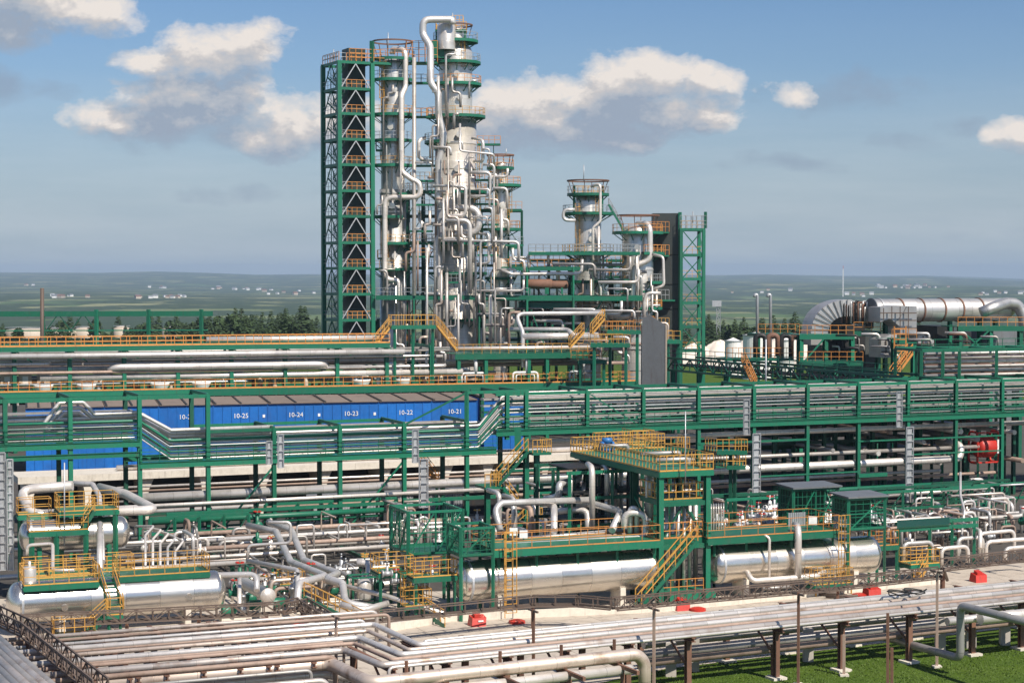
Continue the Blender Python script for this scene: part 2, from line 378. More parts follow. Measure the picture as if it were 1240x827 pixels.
def build_world():
    n = NT(w.node_tree); out = n('ShaderNodeOutputWorld')
    sky = n('ShaderNodeTexSky', dict(sky_type='NISHITA', sun_disc=False, sun_elevation=SUN_EL, sun_rotation=math.pi - SUN_AZ, altitude=100.0, air_density=1.0, dust_density=0.6, ozone_density=2.0))
    bg = n('ShaderNodeBackground', None, Color=n.mix(1.0, sky.outputs[0], (0.80, 0.98, 1.22, 1), 'MULTIPLY'), Strength=0.065)
    d = n('ShaderNodeTexCoord').outputs['Generated']
    x = n('ShaderNodeSeparateXYZ', None, Vector=d)
    az = n.math('ARCTAN2', x.outputs[0], x.outputs[1]); el = n.math('ARCSINE', x.outputs[2])
    P = n('ShaderNodeCombineXYZ', None, X=az, Y=el).outputs[0]
    g = cloud_group(HEAPS, 2.1, True, 46.0); g2 = cloud_group(WISPS, 2.2, False, 30.0)
    def dens(vec, g=g):
        q = n('ShaderNodeGroup', dict(node_tree=g)); n.set(q.inputs[0], vec); return q.outputs[0]
    D0 = dens(P)
    P2 = n('ShaderNodeVectorMath', dict(operation='ADD'), i0=P, i1=(0.004, 0.011, 0)).outputs[0]
    D1 = dens(P2)
    P3 = n('ShaderNodeVectorMath', dict(operation='ADD'), i0=P, i1=(0.010, 0.026, 0)).outputs[0]
    D2 = dens(P3)
    thick = n.math('ADD', n.math('MULTIPLY', n.math('MAXIMUM', D1, 0.0), 0.5), n.math('MULTIPLY', n.math('MAXIMUM', D2, 0.0), 0.75))
    rel = n.math('MULTIPLY', n.math('SUBTRACT', D0, D1), 0.55)
    lit = n.math('ADD', n.math('SUBTRACT', 0.86, n.math('MULTIPLY', thick, .85)), rel, clamp=True)
    ccol = n.ramp(lit, [(0.0, (0.28, 0.335, 0.42)), (0.35, (0.39, 0.42, 0.47)), (0.7, (0.50, 0.485, 0.49)), (1.0, (0.72, 0.665, 0.62))])
    cb = n('ShaderNodeBackground', None, Color=ccol, Strength=1.0)
    a = n.ramp(D0, [(0.0, (0, 0, 0)), (0.25, (0.45,) * 3), (0.7, (1, 1, 1))])
    # thin even veil of cloud low over the horizon
    veil = n.ramp(el, [(0.0, (0.85,) * 3), (0.03, (0.75,) * 3), (0.075, (0.42,) * 3), (0.11, (0.1,) * 3), (0.15, (0,) * 3)])
    vn = n.noise(n('ShaderNodeVectorMath', dict(operation='MULTIPLY'), i0=P, i1=(3, 22, 1)).outputs[0], 3.0, 5.0, 0.6)
    vcol = n.ramp(vn, [(0.3, (0.335, 0.405, 0.475)), (0.7, (0.42, 0.475, 0.53))])
    vb = n('ShaderNodeBackground', None, Color=vcol, Strength=1.0)
    m1 = n('ShaderNodeMixShader', None, Fac=veil, i1=bg.outputs[0], i2=vb.outputs[0])
    wa = n.ramp(dens(P, g2), [(0.0, (0, 0, 0)), (0.8, (.6,) * 3)])
    wb = n('ShaderNodeBackground', None, Color=(.235, .29, .38, 1), Strength=1.0)
    m1 = n('ShaderNodeMixShader', None, Fac=wa, i1=m1.outputs[0], i2=wb.outputs[0])
    m2 = n('ShaderNodeMixShader', None, Fac=a, i1=m1.outputs[0], i2=cb.outputs[0])
    w.node_tree.links.new(m2.outputs[0], out.inputs[0])
build_world()
sl = bpy.data.lights.new('sun', 'SUN'); sl.energy = 5.0; sl.angle = R(0.53); sl.color = (1.0, 0.93, 0.83)
so = bpy.data.objects.new('sun', sl); COL.objects.link(so); so.rotation_euler = sd.to_track_quat('Z', 'Y').to_euler(); so.location = (60, -60, 120)
cd = bpy.data.cameras.new('camera'); cam = bpy.data.objects.new('camera', cd); COL.objects.link(cam)
cd.sensor_width = 36.0; cd.lens = FPX / 1240.0 * 36.0; cd.clip_start = 1.0; cd.clip_end = 60000.0
cam.location = (0, 0, CAMZ); cam.rotation_euler = (math.pi / 2 - TH, 0, 0); sc.camera = cam
sc.view_settings.view_transform = 'Standard'; sc.view_settings.look = 'None'; sc.view_settings.exposure = 0.25; sc.view_settings.gamma = 1.0
sc.cycles.max_bounces = 6; sc.cycles.diffuse_bounces = 3; sc.cycles.glossy_bounces = 3; sc.cycles.volume_bounces = 0
sc.cycles.use_denoising = True
try: sc.cycles.denoiser = 'OPENIMAGEDENOISE'
except Exception: pass
# ------------------------------------------------------------------ terrain
def sstep(a, b, x):
    t = max(0, min(1, (x - a) / (b - a))); return t * t * (3 - 2 * t)
def hills(x, y):
    v = -48 * sstep(480, 1500, y)
    px = CX + FPX * x / max(y, 1)
    rise = 58 + 0.016 * max(-600, min(900, 620 - px)) - 40 * sstep(850, 1250, px)
    rise += 9 * math.sin(px * 0.013) + 6 * math.sin(px * 0.034 + 1) + 4 * math.sin(px * .081)
    v += (rise) * sstep(7000, 15500, y)
    v += 9 * math.sin(x * 0.0011 + y * 0.0007) * sstep(1800, 4500, y)
    return v
def build_terrain():
    m, n, b = new_mat('land')
    geo = n('ShaderNodeNewGeometry').outputs['Position']
    sx = n('ShaderNodeSeparateXYZ', None, Vector=geo)
    vec = n('ShaderNodeVectorMath', dict(operation='MULTIPLY'), i0=geo, i1=(0.001, 0.0006, 0)).outputs[0]
    f1 = n.noise(vec, 4.2, 10.0, 0.66)
    vo = n('ShaderNodeTexVoronoi', dict(feature='F1'), Vector=n('ShaderNodeVectorMath', dict(operation='MULTIPLY'), i0=geo, i1=(0.0012, 0.0007, 0)).outputs[0], Scale=2.4).outputs['Color']
    fld = n.mix(n('ShaderNodeSeparateColor', None, Color=vo).outputs[0], (0.075, 0.13, 0.045, 1), (0.24, 0.24, 0.12, 1))
    fmask = n.ramp(f1, [(0.43, (1, 1, 1)), (0.47, (0, 0, 0))])
    fine = n.noise(geo, 0.02, 6.0, 0.7)
    forest = n.mix(fine, (0.018, 0.035, 0.018, 1), (0.06, 0.09, 0.04, 1))
    far = n.mix(fmask, forest, fld)
    gr = n.mix(n.noise(geo, 0.35, 6.0, 0.7), (0.03, 0.075, 0.008, 1), (0.115, 0.165, 0.022, 1))
    gr = n.mix(n.ramp(n.noise(geo, 4.0, 3.0, .7), [(.45, (0, 0, 0)), (.75, (.5,) * 3)]), gr, (0.03, 0.06, 0.015, 1))
    near = n.ramp(n.math('DIVIDE', sx.outputs[1], 1000.0), [(0.42, (1, 1, 1)), (0.55, (0, 0, 0))])
    n.set(b.inputs['Base Color'], n.mix(near, far, gr)); b.inputs['Roughness'].default_value = 0.95
    b.inputs['Specular IOR Level'].default_value = 0.1
    bp = n('ShaderNodeBump', None, Strength=0.6, Distance=0.1, Height=n.noise(geo, 9.0, 3.0, .7)); n.set(b.inputs['Normal'], bp)
    g = setting('terrain', 'land')
    ys = [-150, 0, 60, 80, 100, 130, 200, 300, 400, 480]
    y = 480
    while y < 22000: y *= 1.09; ys.append(y)
    us = [i / 60 * 1.3 - 0.65 for i in range(61)]
    for yy in ys:
        for u in us:
            wx = u * max(yy, 300) * 1.3; g.v.append(V3((wx, yy, hills(wx, yy))))
    k = len(us)
    for i in range(len(ys) - 1):
        for j in range(k - 1):
            a = i * k + j; g.face((a, a + 1, a + k + 1, a + k), None, True)
build_terrain()
# plant apron: worn concrete
def build_pad():
    m, n, b = new_mat('apron')
    geo = n('ShaderNodeNewGeometry').outputs['Position']
    f = n.noise(geo, 0.25, 8.0, 0.65); f2 = n.noise(geo, 3.0, 5.0, 0.7); f3 = n.noise(geo, 0.9, 4.0, .6)
    c = n.mix(f, (0.38, 0.315, 0.245, 1), (0.62, 0.54, 0.45, 1))
    c = n.mix(n.ramp(f3, [(0.52, (0, 0, 0)), (0.7, (0.65,) * 3)]), c, (0.17, 0.125, 0.09, 1))
    c = n.mix(n.ramp(n.noise(geo, 1.7, 5.0, .75), [(0.58, (0, 0, 0)), (0.66, (0.6,) * 3)]), c, (0.11, 0.085, 0.065, 1))
    c = n.mix(n.math('MULTIPLY', f2, 0.35), c, (0.40, 0.34, 0.28, 1))
    br = n('ShaderNodeTexBrick', dict(offset=0.0), Vector=n('ShaderNodeVectorRotate', dict(rotation_type='Z_AXIS'), Vector=geo, Angle=R(-24)).outputs[0], Color1=(0, 0, 0, 1), Color2=(1, 1, 1, 1), Mortar=(0, 0, 0, 1), Scale=1.0, Mortar_Size=0.04, Brick_Width=6.0, Row_Height=6.0)
    c = n.mix(n.math('MULTIPLY', br.outputs[0], .12), c, (0.6, 0.55, .5, 1))
    c = n.mix(n.math('MULTIPLY', br.outputs['Fac'], 0.5), c, (0.1, 0.08, 0.06, 1))
    n.set(b.inputs['Base Color'], c); b.inputs['Roughness'].default_value = 0.9
    n.set(b.inputs['Normal'], n('ShaderNodeBump', None, Strength=0.3, Distance=0.03, Height=f2))
    g = setting('concrete_apron', 'apron')
    a, c_ = G(-80, 800), G(1330, 742)
    # near edge runs behind the pipe rack in front, far edge behind the tall columns
    g.sheet([(-45, 70, .03), (-14, 84, .03), (a.x * 0 + 9, 105.0, .03), (34, 118, .03), (75, 137, .03), (110, 330, .03), (-95, 330, .03), (-70, 150, .03)])
build_pad()

m, n, b = new_mat('ground_shade')  # near-black ground colour with the shade of the plant painted in
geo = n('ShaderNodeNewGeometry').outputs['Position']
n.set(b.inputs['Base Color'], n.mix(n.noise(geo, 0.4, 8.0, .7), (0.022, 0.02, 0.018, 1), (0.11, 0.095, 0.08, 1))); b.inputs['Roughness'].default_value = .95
g = setting('rack_ground_shade', 'ground_shade')
g.sheet([(-48, 66, .06), (-6, 80, .06), (-1, 99, .06), (-14, 103, .06), (-34, 96, .06), (-52, 88, .06)])  # dark sheet paints the shade beneath the left front rack
g = setting('yard_ground_shade', 'ground_shade')
g.sheet([(-75, 122, .04), (-20, 130, .04), (0, 131, .04), (30, 141, .04), (75, 152, .04), (112, 325, .04), (-97, 325, .04)])  # dark sheet paints the shade on the ground under bridge and racks
# ------------------------------------------------------------------ tall columns (far unit)
def zz(py, Y): return W(CX, py, Y).z
def ring_rail(mb, c, z, r, a0, a1, h=1.1, sp=1.1, w=0.06, mids=(0.5,)):
    n = max(3, int(abs(a1 - a0) * r / sp)); pr = None
    for i in range(n + 1):
        a = a0 + (a1 - a0) * i / n; p = V3((c.x + math.cos(a) * r, c.y + math.sin(a) * r, z))
        mb.beam(p, p + UP * h, w)
        if pr is not None:
            for m in (1.0,) + tuple(mids): mb.beam(pr + UP * h * m, p + UP * h * m, w)
        pr = p
def platform(t, c, z, r0, ext, a0, a1, rail='yellow', deck='green', h=1.1):
    """ring platform round a shell: deck, with bracket and railing sub-parts; degrees, -90 looks at the camera"""
    a0, a1 = R(a0), R(a1); full = a1 - a0 > 6.2
    n = max(6, int((a1 - a0) * 8)); d = t.part('platform', deck)
    ro = r0 + ext
    d.lathe((c.x, c.y, z - 0.22), [(r0 + 0.12, 0.14), (ro, 0.14), (ro, 0.30), (r0 + 0.12, 0.30), (r0 + 0.12, 0.14)], n, None, a0, a1, False)
    d.lathe((c.x, c.y, z - 0.36), [(ro - .02, 0), (ro + .04, 0), (ro + .04, 0.42), (ro - .02, 0.42), (ro - .02, 0)], n, None, a0, a1, False)
    br = d.sub('bracket', deck); k = max(2, int((a1 - a0) * ro / 1.9))
    for i in range(k + 1):
        a = a0 + (a1 - a0) * i / k; u = V3((math.cos(a), math.sin(a), 0))
        br.beam(c + u * (r0) + UP * (z - 1.35 - c.z), c + u * (ro - .1) + UP * (z - .3 - c.z), 0.11)
        br.beam(c + u * (r0) + UP * (z - .3 - c.z), c + u * (ro - .1) + UP * (z - .3 - c.z), 0.12)
    rl = d.sub('railing', rail); ring_rail(rl, c, z + 0.08, ro - 0.03, a0, a1, h)
    return d
def column(label, px, Y, segs, plats, ladders=(), rings=(), manholes=(), mat='column_shell'):
    t = Thing('distillation_column', label, 'column', 'tall distillation columns')
    c = W(px, HZ, Y); c.z = 0
    sh = t.part('shell', mat)
    for (pb, pt, dpx, dome) in segs:
        z0, z1, r = (0 if pb is None else zz(pb, Y)), zz(pt, Y), dpx / 2 * Y / FPX
        prof = [(r, z0), (r, z1)]
        if dome: prof += [(r * .93, z1 + r * .24), (r * .75, z1 + r * .42), (r * .45, z1 + r * .55), (0.01, z1 + r * .6)]
        else: prof += [(0.01, z1)]
        sh.lathe(c, prof, 36)
    def rad(py):
        z = zz(py, Y)
        for (pb, pt, dpx, dome) in segs:
            if (pb is None or zz(pb, Y) <= z) and z <= zz(pt, Y) + .3: return dpx / 2 * Y / FPX
        return segs[-1][2] / 2 * Y / FPX
    st = t.part('stiffener_ring', mat)
    for (pb, pt, dpx, dome) in segs:
        r = dpx / 2 * Y / FPX; z = (4 if pb is None else zz(pb, Y)); 
        while z < zz(pt, Y): st.lathe(c + UP * z, [(r, 0), (r + .07, 0), (r + .07, .12), (r, .12)], 36, smooth=False); z += 3.9
    for (py, ext, a0, a1, rail) in plats: platform(t, c, zz(py, Y), rad(py - 1), ext, a0, a1, rail)
    for (pa, pb, ang, cage) in ladders:
        r = rad(pb) + .55; u = V3((math.cos(R(ang)), math.sin(R(ang)), 0))
        t.part('ladder', 'yellow').ladder(c + u * r + UP * zz(pa, Y), c + u * r + UP * zz(pb, Y), 0.6, V3((-u.y, u.x, 0)), cage, .07)
    for (py, rpx) in rings:                      # hoisting rail ring on posts over the top
        m = t.part('hoist_ring', 'rust'); rr = rpx * Y / FPX; z = zz(py, Y)
        m.lathe(c + UP * z, [(rr - .1, 0), (rr + .1, 0), (rr + .1, .22), (rr - .1, .22), (rr - .1, 0)], 32, smooth=False)
        for k in range(6):
            a = k * math.pi / 3 + .3; m.beam(c + V3((math.cos(a) * rr * .7, math.sin(a) * rr * .7, z - 3.0)), c + V3((math.cos(a) * rr, math.sin(a) * rr, z)), .1)
    for (py, ang) in manholes:
        u = V3((math.cos(R(ang)), math.sin(R(ang)), 0)); m = t.part('manhole', mat)
        m.lathe(c + u * (rad(py) - .1) + UP * zz(py, Y), [(.36, 0), (.36, .45), (.48, .45), (.48, .6), (.01, .62)], 14, u, smooth=False)
    return t, c
YT = 280.0
GR, YE, OR = 'galv', 'yellow', 'orange'
c1t, C1 = column('bright steel column standing beside the green stair tower', 476, YT, [(None, 230, 32, False), (230, 78, 29, True)],
    [(72, 1.5, -200, 20, OR), (97, 1.4, -150, 10, GR), (139, 1.6, -180, 10, YE), (170, 1.3, -170, -20, GR), (200, 1.4, -180, 0, YE), (235, 1.3, -70, 30, GR), (262, 1.3, -180, -60, GR), (294, 1.4, -100, 60, 'yellow'), (325, 1.5, -180, 30, YE)],
    [(138, 74, -125, True), (200, 141, -60, True), (325, 264, -118, True)], [(52, 24)], [(110, -80), (155, -95), (188, -75), (250, -90), (310, -80)])
c2t, C2 = column('widest and tallest steel column, with the big hooked overhead pipe', 552, YT + 4, [(None, 146, 50, False), (146, 142, 45, False), (142, 64, 40, True), (58, 40, 26, True)],
    [(50, 1.8, -180, 60, GR), (76, 1.3, -200, 60, GR), (102, 1.4, -180, 60, OR), (141, 1.7, -200, 50, YE), (172, 1.6, -230, -110, GR), (232, 1.6, -90, 60, OR), (232, 1.5, -200, -130, GR), (294, 1.6, -190, 20, GR), (330, 1.6, -190, 20, GR), (386, 1.5, -120, 0, GR)],
    [(100, 52, -60, True), (232, 174, -20, True), (294, 236, -30, True)], [(32, 20)], [(92, -85), (120, -75), (165, -80), (206, -85), (260, -70), (306, -95)])
dr = c2t.part('top_drum', 'column_shell'); p = W(548, 60, YT); 
dr.lathe(V3((p.x - 1.0, YT + 1, p.z)), [(1.4, 0), (1.4, 3.6), (1.0, 4.2), (0.3, 4.5), (0.01, 4.5)], 24)
fr = c2t.part('top_frame', 'green')
for dx in (-2.9, 1.5):
    for dy in (-1.6, 2.0): fr.beam((C2.x + dx, C2.y + dy, zz(76, YT)), (C2.x + dx, C2.y + dy, zz(34, YT)), .25)
for z in (zz(36, YT), zz(58, YT)):
    fr.box((C2.x - .7, C2.y + .2, z), 4.8, 4.2, .3)
rl = c2t.part('railing', 'yellow'); rl.rail([(C2.x - 3, C2.y - 1.9, zz(34.5, YT)), (C2.x + 1.7, C2.y - 1.9, zz(34.5, YT)), (C2.x + 1.7, C2.y + 2, zz(34.5, YT)), (C2.x - 3, C2.y + 2, zz(34.5, YT))], 1.3, .8, .07, True)
rl.rail([(C2.x - .5, C2.y - 1.9, zz(27, YT)), (C2.x + 1.2, C2.y - 1.9, zz(27, YT)), (C2.x + 1.2, C2.y + 1, zz(27, YT))], 1.3, .6, .07)
bh = c2t.part('box_housing', 'green'); bh.box((C2.x - 2.6, C2.y - 2.6, zz(70, YT)), 1.9, 1.9, 2.6)
c3t, C3 = column('slim steel column right of the widest column', 606, YT + 4, [(None, 200, 17, True)],
    [(203, 1.0, -200, 20, OR), (224, 2.1, -110, 90, OR), (224, .9, -200, -110, OR), (277, 2.0, -100, 60, OR), (277, .9, -200, -100, GR), (336, 1.3, -200, 60, GR)],
    [(222, 204, -70, False), (275, 226, -40, True)], [(189, 16)], [(214, -85), (250, -75)])
c4t, C4 = column('mid height steel column with a caged yellow ladder and red hoist ring', 712, YT + 8, [(None, 245, 32, True)],
    [(235, 1.2, -200, 20, GR), (258, 1.9, -220, 40, GR), (305, 2.0, -240, 0, YE), (340, 1.3, -200, 40, GR)],
    [(305, 247, -128, True), (257, 237, -60, False)], [(220, 25)], [(290, -80), (325, -70)])
c4f = c4t.part('top_frame', 'green')
for dx in (-2.2, 2.2):
    for dy in (-1.8, 1.8): c4f.beam(C4 + V3((dx, dy, zz(258, YT))), C4 + V3((dx, dy, zz(222, YT))), .22)
c4f.box(C4 + UP * zz(236, YT), 4.9, 4.2, .35)
rr = c4t.part('railing', 'yellow'); q = C4 + UP * (zz(235, YT) + .1)
rr.rail([q + V3((-2.4, -2, 0)), q + V3((2.4, -2, 0)), q + V3((2.4, 2, 0)), q + V3((-2.4, 2, 0))], 1.4, .8, .07, True)
c5t, C5 = column('steel column standing against the dark lift shaft', 772, YT + 4, [(None, 282, 38, True)],
    [(281, 1.5, -200, 40, OR), (306, 1.7, -80, 40, OR), (341, 1.5, -60, 40, GR), (372, 1.4, -200, 60, OR)],
    [(372, 306, -140, True)], [(262, 26)], [(300, -95), (330, -80), (360, -85)])
# --- green stair tower on the left of the columns
def braced_tower(t, o, u, v, z0, levels, lu, lv, pw, mat='green'):
    """four posts, ring beams at the levels; returns corner fn"""
    P = lambda a, b, z: o + u * a + v * b + UP * z
    for a in (0, lu):
        for b in (0, lv): t.part('post', mat).beam(P(a, b, z0), P(a, b, levels[-1]), pw, pw, u)
    for z in levels:
        m = t.part('floor_frame', mat)
        for b in (0, lv): m.beam(P(-pw/2, b, z), P(lu + pw/2, b, z), .2, .42)
        for a in (0, lu): m.beam(P(a, 0, z), P(a, lv, z), .2, .42)
    return P
tt = Thing('stair_tower', 'tall green lattice stair tower left of the steel columns, with dark shaft panels', 'stair tower')
YS = 274.0; o = W(411.5, HZ, YS); o.z = 0
e = W(452, HZ, YS); tdir = V3((e.x - o.x, 2.3, 0)).normalized(); tv = V3((-tdir.y, tdir.x, 0))
tv = V3((-.46, .89, 0)).normalized()
lev = [zz(p_, YS) for p_ in (420, 388, 356.5, 325, 294, 262, 231, 199.5, 168.5, 137.5, 107, 75)]
TP = braced_tower(tt, o, tdir, tv, 0, lev, 5.25, 6.6, .62)
for z in lev:
    d = tt.part('floor', 'green'); d.poly([TP(.1, .1, z + .12), TP(5.1, .1, z + .12), TP(5.1, 2.0, z + .12), TP(.1, 2.0, z + .12)], .08)
    d.poly([TP(.1, 2.0, z + .12), TP(.9, 2.0, z + .12), TP(.9, 6.4, z + .12), TP(.1, 6.4, z + .12)], .08)
    rl = d.sub('railing', 'orange'); rl.rail([TP(1.2, .05, z + .2), TP(5.2, .05, z + .2)], 1.15, .85, .07)
    r2 = d.sub('railing', 'galv'); r2.rail([TP(-.1, 6.5, z + .2), TP(-.1, 0, z + .2), TP(1.1, 0, z + .2)], 1.15, 1.1, .06)
fb = tt.part('front_brace', 'galv'); sb = tt.part('side_brace', 'green')
for a, b in zip(lev, lev[1:]):
    fb.beam(TP(.2, -.05, a), TP(2.6, -.05, b - .2), .14); fb.beam(TP(5.0, -.05, a), TP(2.6, -.05, b - .2), .14)
    sb.beam(TP(0, .2, a), TP(0, 3.3, b), .13); sb.beam(TP(0, 6.4, a), TP(0, 3.3, b), .13)
    sb.beam(TP(0, .2, (a+b)/2), TP(0, 1.7, a), .09); sb.beam(TP(0, 3.3, b - .1), TP(0, 3.3, a), .09)
for i, (a, b) in enumerate(zip(lev, lev[1:])):
    f = tt.part('stair_flight', 'green'); m = (a + b) / 2
    f.stair(TP(.8, 1.6, a + .2), TP(.8, 5.6, m + .1), .8, tdir); f.stair(TP(1.6, 5.6, m + .1), TP(1.6, 1.6, b + .1), .8, tdir)
    g_ = f.sub('railing', 'galv'); g_.stair_rail(TP(.8, 1.6, a + .2), TP(.8, 5.6, m + .1), .9, tdir, .05); g_.stair_rail(TP(1.6, 5.6, m), TP(1.6, 1.6, b), .8, tdir, .05)
sh = tt.part('lift_shaft', 'shaft_panel')
sh.box(TP(3.72, 3.5, 0), 2.75, 2.9, lev[-1] + 2.4, tdir)
seam = sh.sub('panel_joint', 'dark_panel')
for z in lev: seam.box(TP(3.72, 3.5, z + 1.6), 2.81, 2.96, .1, tdir)
tp = tt.part('top_railing', 'orange'); z = lev[-1] + .25
tp.rail([TP(1.6, -.2, z), TP(7.4, -.2, z)], 1.8, .9, .08, mids=(.33, .66)); tp.rail([TP(0, 0, z), TP(0, 6.6, z)], 1.3, 1, .07)
tk = tt.part('top_post', 'green'); tk.beam(TP(5.25, 0, z), TP(5.25, 0, z + 3.1), .55)
br = tt.part('bridge_deck', 'green'); br.poly([TP(5.3, -.3, z - .4), TP(8.2, -.3, z - .4), TP(8.2, 2.2, z - .4), TP(5.3, 2.2, z - .4)], .4)
# walkway across between the two tallest columns at the top
wk = Thing('gangway', 'short high gangway joining the tops of the two tallest columns', 'gangway')
a, b = W(492, 76, YT), W(530, 76, YT)
wk.part('deck', 'green').box((a + b) / 2 - UP * .3, (b - a).length, 2.0, .3)
r_ = wk.part('railing', 'orange'); r_.rail([a + V3((0, -1, 0)), b + V3((0, -1, 0))], 3.2, .9, .06, mids=(.33, .66)); r_.rail([a + V3((0, 1, 0)), b + V3((0, 1, 0))], 3.2, .9, .06, mids=(.33, .66))
for i, py in enumerate((100, 141, 200, 232, 294)):
    wk = Thing('gangway', 'gangway joining the two tallest columns, %s from the top of the lower five' % ORD[i], 'gangway')
    a, b = W(489, py, YT), W(531, py, YT)
    wk.part('deck', 'green').box((a + b) / 2 - UP * .3, (b - a).length, 1.4, .3)
    r_ = wk.part('railing', ['galv', 'orange', 'galv', 'galv', 'galv'][i]); r_.rail([a + V3((0, -.7, 0)), b + V3((0, -.7, 0))], 1.2, .9, .06); r_.rail([a + V3((0, .7, 0)), b + V3((0, .7, 0))], 1.2, .9, .06)
# --- dark lift shaft with green tower on the right
rt = Thing('lift_tower', 'dark grey panelled lift shaft with green lattice tower beside it, right of the columns', 'lift tower')
YR = 288.0; o2 = W(824.5, HZ, YR); o2.z = 0; u2 = V3((.985, .17, 0)).normalized(); v2 = V3((-.1, .995, 0))
lev2 = [zz(p_, YR) for p_ in (425, 396, 367, 338, 309, 278)]
RP = braced_tower(rt, o2, u2, v2, 0, lev2, 3.7, 3.6, .5)
bb = rt.part('brace', 'green')
for a, b in zip(lev2, lev2[1:]):
    m = (a + b) / 2
    bb.beam(RP(.1, -.05, a), RP(3.6, -.05, b), .14); bb.beam(RP(3.6, -.05, a), RP(.1, -.05, b), .14)
    bb.beam(RP(3.7, 0, a), RP(3.7, 3.6, b), .12)
for z in lev2:
    f = rt.part('floor', 'green'); f.poly([RP(0, 0, z + .1), RP(3.7, 0, z + .1), RP(3.7, 3.5, z + .1), RP(0, 3.5, z + .1)], .08)
    f.sub('railing', 'yellow').rail([RP(.1, 0, z + .2), RP(3.6, 0, z + .2)], 1.15, .8, .06)
rr = rt.part('top_railing', 'galv'); z = lev2[-1] + .2; rr.rail([RP(-.2, -.2, z), RP(4.2, -.2, z), RP(4.2, 3.6, z), RP(-.2, 3.6, z)], 2.0, .9, .07, mids=(.3, .6))
rt.part('finial_post', 'green').beam(RP(4, 0, z), RP(4, 0, z + 2.6), .4)
ls = rt.part('lift_shaft', 'dark_panel')
sx0, sx1 = W(791, HZ, YR + 1).x, W(823, HZ, YR + 1).x
ls.poly([(sx0, YR + 1.8, 0), (sx1, YR + .8, 0), (sx1, YR + 4.6, 0), (sx0, YR + 5.2, 0)], zz(258, YR))
lj = ls.sub('panel_joint', 'black_steel')
for py in (309, 345, 375): lj.poly([(sx0 - .05, YR + 1.72, zz(py, YR)), (sx1 + .05, YR + .72, zz(py, YR)), (sx1 + .05, YR + 4.6, zz(py, YR)), (sx0 - .05, YR + 5.2, zz(py, YR))], .14)
rt.part('edge_post', 'green').beam((sx1, YR + .6, 0), (sx1, YR + .6, zz(257, YR)), .45)
for i, py in enumerate((281, 309, 363, 397)):
    b_ = rt.part('balcony', 'green'); c_ = W(796, py, YR + .6); b_.box(c_ - UP * .25, 3.6 if i != 2 else 5.5, 1.8, .25)
    b_.sub('railing', ['orange', 'orange', 'galv', 'yellow'][i]).rail([c_ + V3((-1.8, -.85, 0)), c_ + V3((1.8, -.85, 0))], 1.6, .6, .07)
# --- process pipes on the columns: pixel paths, radius in px, depth
def pp(label, pts, wpx, Y, mat='clad', dys=None, group='pipes running up the tall columns'):
    P = []
    for i, p_ in enumerate(pts): P.append(W(p_[0], p_[1], Y + (p_[2] if len(p_) > 2 else 0)))
    return pipe(label, P, wpx / 2 * Y / FPX, mat, group, 10)
F1, F2, F3 = YT - 3.4, YT - 1.6, YT + 1.6
pp('pipe curving over the column top beside the green tower and snaking down its front', [(475, 66, 3), (475, 60, 3), (491, 60, 1), (491, 106, 1), (486, 116), (486, 208), (498, 217), (509, 222), (509, 239), (466, 239), (466, 332), (470, 339), (483, 339), (484, 440)], 6.6, F1)
pp('straight pale riser pipe between the two tallest columns', [(501.5, 445), (501.5, 70)], 4.8, F1, 'clad_dull')
pp('thick overhead pipe hooking from the highest column top and winding down', [(548, 30, 3), (548, 24, 3), (512, 24, 2), (512, 42, 2), (521, 56, 1), (521.5, 101), (531, 113), (531, 139), (537.5, 165), (535, 180), (531, 198), (531, 252), (580, 252, -.6), (580, 282, -.6), (529, 284), (529, 326), (533, 338), (533, 440)], 8.6, F2 - 2.2)
pp('thin pipe dropping down the front of the widest column from its top platform', [(552, 66, 0), (540, 66), (540, 141)], 2.6, F2 - 2)
pp('small pipe stepping right from the widest column to the slim one', [(557, 150, 1), (557, 183), (598, 187), (598, 205, 2)], 2.8, F2 - 3)
pp('pipe loop bulging at the right flank of the widest column', [(568, 209), (594, 209), (594, 237), (570, 238)], 4.2, F2 - 3)
pp('second narrow pipe loop over the first one at the right flank of the widest column', [(572, 168, 2), (585, 170), (585, 196), (574, 196, 2)], 4.0, F2 - 2.5)
pp('slim upright pipe in front of the big pipe bend', [(537, 240), (537, 319)], 3.2, F2 - 4)
pp('pipe dropping from the flank and turning left under the big bend', [(554, 226), (564, 226), (564, 261), (540, 261)], 4.2, F2 - 4)
pp('stout pipe arching out and falling down the middle of the widest column', [(540, 267), (569, 267), (569, 356)], 5.8, F2 - 4)
pp('long level pipe from the widest column past the slim column, end turned down', [(537, 291), (628, 293), (628, 317)], 3.6, F2 - 4)
pp('pipe bracket shaped loop low on the slim column', [(575, 283, 1), (592, 283), (592, 319), (578, 320, 1)], 3.4, F2 - 3)
pp('short bent pipe at the slim column middle platform', [(606, 266), (615.5, 266), (615.5, 284)], 3.6, F3 - 1)
pp('level pipe under the deck between the slim and the ringed column, right end turned up', [(607, 327), (620, 332), (704, 331.5), (705, 314)], 4.0, F2 - 3)
pp('level pipe at knee height of the slim column with upturned end', [(575, 352), (634, 352), (634, 339)], 3.0, F2 - 4)
pp('small U pipe left of the widest column, upper one', [(515, 167, 1), (507, 170), (507, 192), (522, 196, 1)], 4.2, F2)
pp('small U pipe left of the widest column, lower one', [(508, 256, 1), (508, 271), (530, 271, 1)], 4.2, F2)
pp('slender pipe pair member beside the riser, close to the column by the green tower', [(478, 298, 1), (478, 440)], 2.6, F1)
pp('twin bent pipe on the lower front of the widest column, left of the pair', [(549, 312, 2), (557, 312), (557, 350), (563, 354), (563, 385)], 3.6, F2 - 3)
